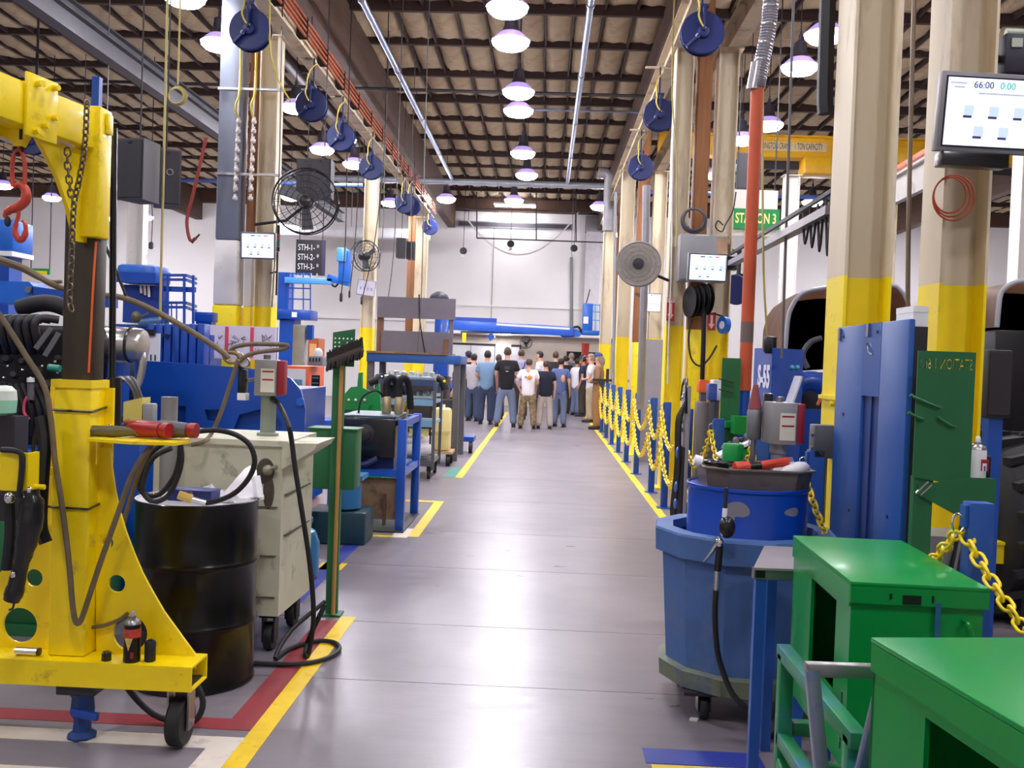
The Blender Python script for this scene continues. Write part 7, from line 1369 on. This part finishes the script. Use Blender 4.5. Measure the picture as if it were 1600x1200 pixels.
M().bx(q0.x + .1, q1.x - .05, 9.7, 11.2, .55, at(1320, 580, 9.6).z - .02, .03).b('engine_body', mat('engine black', (20, 19, 22)), lm); M().bx(q0.x + .1, q1.x + .6, 9.6, 11.4, .4, .6).b('chassis', YEL2, lm); M().tube([at(1262, 575, 9.5), at(1254, 555, 9.5), at(1266, 535, 9.5), at(1284, 528, 9.5)], .028, 8).b('hose_bend', GREYD, lm)
q = at(1385, 480, 10.2); M().ball(q, (.06, .04, .08), 8).b('blue_bolt', BLUE, lm)
def wheel(t, c, R, W, ax=(1, 0, 0), lugs=22):
    M().lathe([(R * .5, -W / 2), (R * .86, -W / 2), (R * .95, -W * .42), (R * .97, 0), (R * .95, W * .42), (R * .86, W / 2), (R * .5, W / 2)], c, ax, 40).b('tyre', RUB, t)
    x, y = frame(ax); A = Vector(ax).normalized()
    me = None
    for i in range(lugs):
        for s_ in (-1, 1):
            a = 2 * PI * (i + (.5 if s_ > 0 else 0)) / lugs; d = x * math.cos(a) + y * math.sin(a); tt_ = -x * math.sin(a) + y * math.cos(a)
            p = Vector(c) + d * R * .97; m = M(); m.bar(p + A * s_ * W * .04 - tt_ * .02, p + A * s_ * W * .48 + tt_ * .06, .07, .05, .0); m.b('tread_lug', RUB, t)
    M().lathe([(.02, -W * .3), (R * .5, -W * .34), (R * .5, W * .34), (.02, W * .3)], c, ax, 24).b('rim', BLUE, t)
wheel(lm, (2.0, 10.3, .5), .5, .4, lugs=12); wheel(lm, (3.9, 10.3, .5), .5, .4, lugs=12)
l2 = T('loader', 'second wheeled machine with a big lugged tyre and dark hood at the right edge', 'vehicle', (3.6, 7.0, 0))
wheel(l2, (3.2, 6.65, .62), .62, .5, (1, .06, 0), 20); q = at(1600, 480, 7.6); hood(l2, (q.x + .35, 7.6, at(1600, 515, 7.6).z), 1.1, .38, .9, .04, -.02)
M().bx(3.3, 4.6, 7.35, 8.9, .5, 1.0, .03).b('chassis', BLUE, l2); M().bx(3.55, 4.4, 7.7, 8.6, 1.0, at(1600, 515, 7.6).z, .02).b('engine_body', MATS['engine black'], l2); a, b2 = at(1577, 562, 6.9), at(1591, 655, 6.9); M().bx(a.x, b2.x, 7.36, 7.5, .9, a.z).b('blue_upright', BLUE, l2); M().bar((3.3, 6.65, .62), (4.3, 6.75, .62), .14, .14).b('axle', DARK, l2); M().bx(4.1, 4.3, 6.6, 7.2, .5, .8).b('axle_mount', DARK, l2)
M().bx(3.3, 4.7, 8.9, 9.2, 0, .7).b('rear_leg', BLUE, l2)
a, b2 = at(1546, 546, 5.85), at(1579, 654, 5.85); t = T('radiator_box', 'tall black box right of the second near column', 'box', ((a.x + b2.x) / 2, 5.85, 0)); M().bx(a.x, b2.x, 5.85, 5.98, b2.z, a.z, .012).b('case', mat('radiator black', (38, 36, 38), .6), t); M().bx(a.x + .03, b2.x - .03, 5.88, 5.96, 0, b2.z).b('pedestal', BLUE, t); M().bx(a.x + .01, b2.x - .01, 5.84, 5.85, b2.z + .02, a.z - .02).b('front_mesh', DARK, t)
t = T('yellow_beam', 'long yellow floor beam behind the big blue panel', 'beam', (2.3, 6.3, .5)); M().bx(1.75, 3.2, 6.2, 6.3, .42, .54).b('beam', YEL2, t); M().bx(1.75, 3.2, 6.19, 6.31, .54, .56).b('flange', YEL2, t); M().bx(1.8, 1.86, 6.2, 6.3, 0, .42).bx(3.1, 3.16, 6.2, 6.3, 0, .42).b('foot', DARK, t)
# ---- far lift boom over the crowd
fb = T('boom_lift', 'long blue boom lift stretching across above the crowd with a blue basket at its end', 'lift', (-2.9, 30.5, 0)); F_ = lambda px, py: at(px, py, 30.5)
M().bar(F_(690, 507), F_(896, 518), .24, .3, .01).b('main_boom', mat('boom blue', (36, 92, 200), .4, coat=.2), fb); M().bar(F_(690, 500), F_(776, 503), .12, .22).b('outer_boom', BLUE, fb); M().bar(F_(720, 519), F_(870, 521), .10, .08).b('hose_track', GREYD, fb); M().bar(F_(776, 507), F_(890, 514), .26, .06).b('highlight_bar', mat('boom highlight', (214, 222, 240), .5), fb)  # the pale bar along the boom is a highlight painted in as colour
M().prism([F_(868, 518), F_(900, 514), F_(912, 520), F_(905, 526), F_(880, 528)], (0, .3, 0)).b('jib_head', BLUE2, fb); M().tube([F_(895, 512), F_(904, 511), F_(910, 520), F_(916, 518)], .04, 8).b('cable_loop', RUB, fb)
a, b2 = F_(911, 474), F_(934, 524); M().bx(a.x, a.x + .32, 30.4, 30.7, b2.z + .1, a.z, .03).b('basket_panel', BLUE2, fb); M().bx(a.x, b2.x + .05, 30.3, 30.9, b2.z, b2.z + .14, .02).b('basket_floor', BLUE2, fb)
for z_ in (476, 487, 500): M().bar(F_(926, z_), F_(938, z_ + 1), .03, .03).b('basket_rail', MATS['light blue'], fb)
for px in (930, 937): M().bar(F_(px, 475), F_(px, 520), .03, .03).b('basket_post', MATS['light blue'], fb)
q = F_(916, 500); M().bx(a.x + .03, a.x + .18, 30.38, 30.4, q.z - .12, q.z + .1).b('label', WHITE, fb); M().cyl(F_(916, 474), F_(922, 452), .02, n=6).b('lead', DARK, fb)
a = F_(690, 507); M().bx(a.x - .2, a.x + .25, 30.3, 30.9, 1.0, a.z + .2, .03).b('turret', BLUE, fb); M().bx(a.x - .8, a.x + .7, 29.9, 31.5, .35, 1.0, .04).b('chassis', BLUE, fb)
for (x, y) in ((a.x - .65, 30.0), (a.x + .55, 30.0)): M().lathe([(.1, -.12), (.34, -.12), (.36, 0), (.34, .12), (.1, .12)], (x, y, .36), (0, 1, 0), 20).b('wheel', RUB, fb)
q = F_(726, 527); M().bx(q.x - .06, q.x + .06, 30.3, 30.34, q.z - .16, q.z + .14).b('yellow_tag', YEL, fb); M().bar(F_(770, 530), F_(765, 522), .2, .2).b('light_bracket', BLUE, fb)
t = T('floor_fan_post', 'red and blue post standing at the right behind the crowd', 'post', at(914, 560, 32)); a = at(914, 560, 32); M().cyl((a.x, 32, 0), (a.x, 32, a.z - .2), .17, n=12).b('blue_lower', mat('post blue', (30, 60, 130), .5), t); M().lathe([(.17, a.z - .2), (.12, a.z + .2), (.14, a.z + .5)], (a.x, 32, 0), n=12).b('red_upper', mat('post red', (190, 60, 50), .5), t)
t = T('brace_frame', 'dark steel cross brace between the second bay columns on the right', 'brace', (1.5, 22.5, 1.2)); M().bar((1.15, 22.6, 1.23), (2.0, 22.6, 1.23), .06, .06).bar((1.3, 22.6, 1.2), (1.75, 22.6, .55), .06, .06).bar((1.5, 22.6, 0), (1.5, 22.6, 1.5), .07, .07).b('brace_bar', DARK, t)
t = T('grey_panel', 'tall grey panel leaning against the column below the small far monitor', 'panel', at(1020, 600, 16)); a, b2 = at(1004, 530, 16), at(1036, 640, 16); M().bx(a.x, b2.x, 16, 16.06, .0, a.z).b('sheet', mat('panel grey', (146, 142, 146), .5), t); M().bx(a.x - .02, a.x, 15.98, 16.08, 0, a.z).bx(b2.x, b2.x + .02, 15.98, 16.08, 0, a.z).b('edge', GREY, t)
t = T('yellow_cone', 'yellow floor cone standing behind the chain posts', 'cone', (1.75, 17.2, 0)); M().lathe([(.16, .02), (.14, .05), (.03, .68), (.01, .70)], (1.72, 17.2, 0), n=16).b('cone', YEL, t); M().bx(1.55, 1.89, 17.03, 17.37, 0, .02).b('foot', YEL, t)
t = T('yellow_cone', 'second yellow floor cone farther behind the chain posts', 'cone', (1.62, 19.9, 0)); M().lathe([(.16, .02), (.14, .05), (.03, .68), (.01, .70)], (1.66, 19.9, 0), n=16).b('cone', YEL, t); M().bx(1.5, 1.82, 19.74, 20.06, 0, .02).b('foot', YEL, t)
# ================================================================ PEOPLE
def skin(name, pts, edges, rad, m, parent, root=0, sub=1):
    me = bpy.data.meshes.new(name); me.from_pydata([Vector(p) for p in pts], edges, []); me.update()
    ob = bpy.data.objects.new(name, me); COL.objects.link(ob)
    ob.modifiers.new('s', 'SKIN').use_smooth_shade = True
    for i, d in enumerate(me.skin_vertices[0].data): d.radius = rad[i] if isinstance(rad[i], tuple) else (rad[i], rad[i]); d.use_root = i == root
    if sub: mm = ob.modifiers.new('u', 'SUBSURF'); mm.levels = sub; mm.render_levels = sub
    PEND.append((ob, name, m, parent)); return ob
PEND = []
HEADS = {}
def flush():
    dg = bpy.context.evaluated_depsgraph_get()
    for ob, name, m, parent in PEND:
        me = bpy.data.meshes.new_from_object(ob.evaluated_get(dg)); me.materials.clear(); me.materials.append(m)
        me.polygons.foreach_set('use_smooth', [True] * len(me.polygons))
        if name == 'body' and parent.name in HEADS:
            bm = bmesh.new(); bm.from_mesh(me); HEADS[parent.name](bm); bm.to_mesh(me); bm.free()
            me.polygons.foreach_set('use_smooth', [True] * len(me.polygons))
        nm = ob.name; bpy.data.objects.remove(ob); o = bpy.data.objects.new(name, me); COL.objects.link(o); o.parent = parent; o.scale = (parent['hs'],) * 3; WM[o.name] = WM[parent.name]
    PEND.clear()
SKIN_ = mat('skin', (206, 158, 134), .55, var=.04); SKIN2 = mat('tanned skin', (176, 124, 100), .55, var=.04)
HAIR = mat('dark hair', (36, 28, 26), .6, var=.2, scale=40); HAIRB = mat('brown hair', (78, 56, 44), .6, var=.2, scale=40); HAIRG = mat('grey hair', (150, 136, 120), .6, var=.2, scale=40); SHOE = mat('dark shoe', (36, 32, 34), .5)
def cloth(key, rgb, **k): return mat(key, rgb, .85, var=k.pop('var', .10), scale=k.pop('scale', 5), bump=.15, **k)
JEAN, JEANL, JEAND = cloth('jeans blue', (66, 80, 106)), cloth('light jeans', (112, 126, 156)), cloth('dark jeans', (44, 54, 84))
KHAKI, CAMO, TAN, DKP = cloth('pale khaki', (186, 174, 168)), cloth('camouflage', (150, 128, 98), var=.5, scale=14, dirt=((84, 76, 52), .5, 9)), cloth('tan canvas', (158, 112, 66)), cloth('dark trousers', (62, 52, 50))
def person(label, px, pyfoot, head_y, face, shirt, pants, hair=HAIR, arms=('down', 'down'), hood_=False, cap=None, bald=False, sk=SKIN_, longsleeve=False, extra=None, lean=0., stance=0., long_=False):
    p = fl(px, pyfoot); Y = p.y; top = at(px, head_y, Y).z; s = max(1.55, min(1.93, top)) / 1.77
    t = T('person', label, 'person', (p.x, p.y, 0), face); t['hs'] = s
    L_ = lean
    J = {'pel': (0, 0, .96), 'wai': (0, -.01 + L_ * .3, 1.12), 'che': (0, -.015 + L_ * .7, 1.34), 'nek': (0, L_, 1.50), 'hd0': (0, .02 + L_, 1.575), 'hd1': (0, .03 + L_, 1.66), 'hd2': (0, .015 + L_, 1.735)}
    arms_pts = []
    for sd, a in zip((-1, 1), arms):
        sh = (sd * .185, -.01 + L_, 1.43)
        if a == 'down': e, w_, h = (sd * .245, -.04, 1.15), (sd * .25, .04, .92), (sd * .245, .07, .84)
        elif a == 'front': e, w_, h = (sd * .25, -.03, 1.15), (sd * .11, .19, 1.10), (sd * .03, .22, 1.11)
        elif a == 'pocket': e, w_, h = (sd * .29, -.08, 1.17), (sd * .215, .02, .98), (sd * .185, .04, .92)
        elif a == 'reach': e, w_, h = (sd * .23, .16, 1.20), (sd * .16, .36, 1.08), (sd * .14, .45, 1.05)
        else: e, w_, h = (sd * .25, -.16, 1.18), (sd * .12, -.17, 1.0), (sd * .06, -.18, .97)     # behind the back
        arms_pts.append((sh, e, w_, h))
    legs = [[(sd * .10, 0, .80), (sd * (.105 + stance * .62), .015, .50), (sd * (.12 + stance), -.02, .09)] for sd in (-1, 1)]
    # body
    V, E, Rd = [], [], []
    def v(co, r, par=None):
        V.append(co); Rd.append(r); i = len(V) - 1
        if par is not None: E.append((par, i))
        return i
    pe = v(J['pel'], (.115, .085)); wa = v(J['wai'], (.125, .09), pe); ch = v(J['che'], (.14, .10), wa); nk = v(J['nek'], .058, ch); h0 = v(J['hd0'], (.056, .066), nk); h1 = v(J['hd1'], (.074, .094), h0); h2 = v(J['hd2'], (.058, .070), h1)
    for (sh, e, w_, h), sd in zip(arms_pts, (-1, 1)):
        a = v(sh, .056, ch); b_ = v(e, .042, a); c = v(w_, .027, b_); d = v(h, (.034, .02), c)
        hv, wv = Vector(h), Vector(w_); dr = (hv - wv).normalized(); sx = Vector((0, 1, 0)) if abs(dr.z) > .6 else Vector((0, 0, 1)); sx = (sx - dr * sx.dot(dr)).normalized(); cu = dr.cross(sx) * (-sd)
        for k in range(4):
            f0 = hv + sx * (.027 - .018 * k) + dr * .03; ln = (.036, .044, .041, .030)[k]
            i = v(tuple(f0), .0085, d); j = v(tuple(f0 + dr * ln + cu * .006), .008, i); v(tuple(f0 + dr * ln * 1.7 + cu * .022), .0068, j)
        th = hv + sx * .034 - dr * .01; i = v(tuple(th), .0095, d); v(tuple(th + sx * .02 + dr * .034), .008, i)
    for lg in legs:
        a = v(lg[0], (.085, .09), pe); b_ = v(lg[1], .058, a); v(lg[2], .04, b_)
    hd = Vector(J['hd1'])
    def face_(bm):
        def bl(c, r):
            q = bmesh.ops.create_uvsphere(bm, u_segments=8, v_segments=6, radius=1); bmesh.ops.transform(bm, matrix=Matrix.Translation(hd + Vector(c)) @ Matrix.Diagonal((*r, 1)), verts=q['verts'])
        for sd in (-1, 1): bl((sd * .078, -.005, -.005), (.012, .022, .033))
        bl((0, .098, -.02), (.014, .02, .026)); bl((0, .07, -.085), (.034, .03, .022))
    HEADS[t.name] = face_
    skin('body', V, E, Rd, sk, t)
    # face details, hair
    ks = Matrix.Scale(s, 4)
    M().ball(hd + Vector((-.03, .088, .008)), (.011, .007, .008), 8).ball(hd + Vector((.03, .088, .008)), (.011, .007, .008), 8).xf(ks).b('eyes', mat('eye dark', (40, 34, 34), .3), t, local=True)
    M().ball(hd + Vector((0, .092, -.058)), (.024, .007, .006), 8).xf(ks).b('mouth', mat('lip', (150, 88, 84), .5), t, local=True)
    mb = M().ball(hd + Vector((0, -.012, .02)), (.085, .105, .108), 18)
    if bald: bmesh.ops.delete(mb.bm, geom=[q for q in mb.bm.verts if q.co.z > hd.z + .098 or q.co.y > hd.y + .03 or q.co.z < hd.z - .07], context='VERTS')
    else: bmesh.ops.delete(mb.bm, geom=[q for q in mb.bm.verts if (q.co.z < hd.z + .045 and q.co.y > hd.y + .03) or q.co.z < hd.z - (.15 if long_ else .065)], context='VERTS')
    bmesh.ops.solidify(mb.bm, geom=list(mb.bm.faces), thickness=.008); mb.xf(ks).b('hair', hair, t, local=True)
    if long_: M().tube([hd + Vector((0, -.07, .0)), hd + Vector((0, -.10, -.09)), hd + Vector((0, -.10, -.20))], [.08, .075, .05], 10).xf(ks).b('long_hair', hair, t, local=True)
    if cap:
        cb_ = M().ball(hd + Vector((0, -.005, .045)), (.094, .112, .09), 16); bmesh.ops.delete(cb_.bm, geom=[q for q in cb_.bm.verts if q.co.z < hd.z + .035], context='VERTS'); cb_.prism([hd + Vector(q) for q in ((-.07, .09, .042), (-.05, .17, .03), (.05, .17, .03), (.07, .09, .042))], (0, 0, .008)).xf(ks).b('cap', cap, t, local=True)
    # shirt
    V, E, Rd = [], [], []
    a9 = v((0, 0, .825), (.19, .15)); a0 = v((0, 0, .85), (.19, .15), a9); a1 = v((0, -.01 + L_ * .3, 1.08), (.182, .14), a0); a2 = v((0, -.015 + L_ * .7, 1.33), (.192, .138), a1); v((0, L_, 1.485), (.078, .078), a2)
    for sh, e, w_, h in arms_pts:
        i = v(tuple(Vector(sh) + Vector((0, 0, -.012))), (.082, .082), a2); e_ = Vector(e)
        if longsleeve: j = v(e, .064, i); v(tuple(e_.lerp(Vector(w_), .92)), .046, j)
        else: v(tuple(Vector(sh).lerp(e_, .72)), .074, i)
    skin('shirt', V, E, Rd, shirt, t)
    # trousers
    V, E, Rd = [], [], []
    b8 = v((0, 0, 1.0), (.165, .128)); b0 = v((0, 0, .97), (.165, .128), b8); b9 = v((0, 0, .85), (.165, .125), b0)
    for lg in legs: i = v(lg[0], (.112, .116), b9); m_ = v(tuple(Vector(lg[0]).lerp(Vector(lg[1]), .5)), .104, i); j = v(lg[1], .088, m_); k = v(tuple(Vector(lg[1]).lerp(Vector(lg[2]), .6)), .088, j); v((lg[2][0], lg[2][1], .06), .086, k)
    skin('trousers', V, E, Rd, pants, t)
    for lg in legs:
        x, y = lg[2][0], lg[2][1]; M().ball((x, y + .07, .045), (.05, .14, .046), 12).bx(x - .045, x + .045, y - .055, y + .19, .0, .02, .008).xf(ks).b('shoe', SHOE, t, local=True)
    if hood_: M().tube([(-.10, .02, 1.50), (-.09, -.09, 1.50), (0, -.13, 1.48), (.09, -.09, 1.50), (.10, .02, 1.50)], [.04, .05, .055, .05, .04], 8).xf(ks).b('hood', shirt, t, local=True)
    if extra == 'suspenders':
        M().tube([(-.10, -.10, 1.47), (-.09, -.162, 1.36), (-.0, -.168, 1.2), (.0, -.165, 1.0)], .014, 6).tube([(.10, -.10, 1.47), (.09, -.162, 1.36), (.0, -.168, 1.2)], .014, 6).xf(ks).b('suspenders', DARK, t, local=True)
    if extra == 'print_orange':
        M().ball((.05, -.148, 1.30), (.06, .022, .055), 14).xf(ks).b('orange_print', mat('print orange', (226, 142, 62), .8, var=.25, scale=30), t, local=True); M().bx(-.08, -.02, -.168, -.14, 1.28, 1.33).xf(ks).b('grey_print', mat('print grey2', (150, 146, 150), .8, var=.3, scale=60), t, local=True)
    if extra == 'print_round': M().ball((.10, -.125, 1.24), (.055, .035, .10), 14).xf(ks).b('orange_print', mat('print peach', (222, 160, 110), .8, var=.2, scale=30), t, local=True)
    if extra == 'print_back': M().bx(-.06, .06, -.166, -.13, 1.28, 1.36).xf(ks).b('dark_print', mat('print smoke', (60, 60, 68), .8, var=.4, scale=50), t, local=True); M().bx(-.03, .03, -.168, -.13, 1.235, 1.25).xf(ks).b('white_line', WHITE, t, local=True)
    return t
B = 0.
person('man in a black shirt and tan trousers reaching forward at the left of the crowd', 713, 668, 556, 1.35, cloth('black tee', (26, 24, 30)), cloth('grey tan', (136, 122, 106)), arms=('down', 'reach'), sk=SKIN_)
person('man in dark clothes and a navy cap behind the grey shirted one', 729, 654, 549, .3, cloth('navy black', (32, 30, 44)), cloth('black trousers', (34, 32, 40)), cap=mat('navy cap', (30, 30, 66), .7), arms=('down', 'down'))
person('dark haired man in a grey shirt and jeans, back turned, hands before him', 737, 658, 553, -.35, cloth('grey tee', (176, 172, 178)), JEAN, arms=('front', 'front'))
person('dark haired man in a light blue shirt and dark jeans, back turned', 758, 663, 548, -.1, cloth('sky tee', (116, 146, 178)), cloth('mid jeans', (54, 64, 92)), arms=('front', 'down'))
person('man in a dark shirt glimpsed between the light blue and the black shirts', 776, 655, 554, .1, cloth('slate tee', (44, 46, 62)), JEAND, HAIRB)
person('broad man in a black printed shirt and light jeans, legs apart', 789, 667, 543, .05, cloth('black tee', (26, 24, 30)), JEANL, HAIRB, arms=('front', 'front'), extra='print_back', stance=.07)
person('tall man in a lavender shirt with dark crossed suspenders, in the middle', 811, 655, 539, .0, cloth('lavender shirt', (160, 158, 196)), DKP, HAIRB, extra='suspenders', longsleeve=True)
person('man in a white shirt with an orange print and camouflage trousers', 823, 670, 560, -.1, cloth('white tee', (238, 234, 238), var=.03), CAMO, HAIRB, bald=True, arms=('pocket', 'front'), extra='print_orange', stance=.05)
person('man in white seen in profile behind the camouflage trousers', 841, 652, 549, 1.3, cloth('white shirt', (224, 222, 226)), DKP, HAIR, arms=('front', 'front'))
person('man in a navy polo shirt and pale khaki trousers, back turned', 850, 670, 563, .1, cloth('navy polo', (28, 32, 52)), KHAKI, HAIRB, arms=('down', 'down'), bald=True, stance=.03)
person('man in a dark shirt with brown hair, behind the navy polo', 865, 648, 549, .0, cloth('charcoal tee', (40, 38, 46)), DKP, HAIRB)
person('man in a slate blue shirt with a round orange print and light jeans', 873, 667, 559, -.3, cloth('slate blue tee', (84, 104, 152)), JEANL, HAIR, bald=True, extra='print_round', arms=('front', 'down'))
person('person in a grey hooded sweatshirt and jeans, back turned', 890, 643, 548, .15, cloth('grey hoodie', (150, 150, 156)), JEAN, HAIRG, hood_=True, longsleeve=True, arms=('front', 'front'))
person('man in a plain white shirt and jeans with his arms folded', 899, 649, 560, -.9, cloth('white tee', (238, 234, 238)), JEANL, HAIR, arms=('front', 'front'), sk=SKIN2)
person('man in a navy shirt and dark trousers wearing a black cap', 909, 651, 556, 1.25, cloth('navy tee', (36, 40, 72)), DKP, HAIR, cap=BLACK, arms=('down', 'down'), sk=SKIN2)
person('man in a white shirt and khaki trousers behind the brown jacket', 921, 660, 553, 1.3, cloth('white shirt', (224, 222, 226)), cloth('sand trousers', (178, 160, 132)), HAIRG, arms=('front', 'front'))
person('man with long grey hair in a brown jacket, blue cap and tan trousers', 932, 671, 552, 1.35, cloth('brown jacket', (142, 106, 70)), TAN, HAIRG, cap=mat('blue cap', (52, 70, 120), .7), arms=('front', 'front'), longsleeve=True, long_=True)
person('dark haired person whose head shows behind the slate blue shirt', 881, 646, 556, .1, cloth('black tee', (26, 24, 30)), DKP, HAIR)
flush()
# ================================================================ sub-parts: pieces that belong to a part of their thing
SUB = {'icon': 'screen', 'caption_line': 'screen', 'digits': 'screen', 'label_bar': 'label_plate', 'blade': 'motor', 'caster_wheel': 'caster_fork', 'lock_slot': 'lid', 'nozzle': 'dome', 'arrow': 'red_plate', 'tread_lug': 'tyre',
       'gauge_face': 'gauge', 'conductor_bar': 'i_beam', 'bar_hanger': 'i_beam', 'spring_cap': 'flange', 'red_tape': 'board', 'drawing_lines': 'board', 'vent_slat': 'vent_panel', 'port': 'case', 'slot': 'shackle_plate', 'brass_coupler': 'hose_run', 'steel_ferrule': 'hose_run', 'pen_mark': 'paper', 'moulded_band': 'container', 'vent_slot': 'side_panel', 'worn_strip': 'front_panel', 'bolt_hole': 'post_collar', 'round_port': 'tank_box', 'hole': 'left_leaf', 'white_band': 'red_plate'}
LET = ('screen', 'green_board', 'label_band', 'white_band', 'panel')
fam = {}
for o in COL.objects:
    if o.parent is not None: fam.setdefault(o.parent.name, []).append(o)
base = lambda o: o.name.split('.')[0]
for nm, ch in fam.items():
    by = {}
    for o in ch: by.setdefault(base(o), []).append(o)
    for k, os_ in by.items():
        pn_ = SUB.get(k) or (next((q for q in LET if q in by), None) if k == 'lettering' else None)
        if k == 'handle' and 'front_panel' in by: pn_ = 'front_panel'
        if not pn_ or pn_ not in by or 'category' in os_[0]: continue
        tg = by[pn_]
        for i, o in enumerate(os_): o.parent = tg[i * len(tg) // len(os_)]
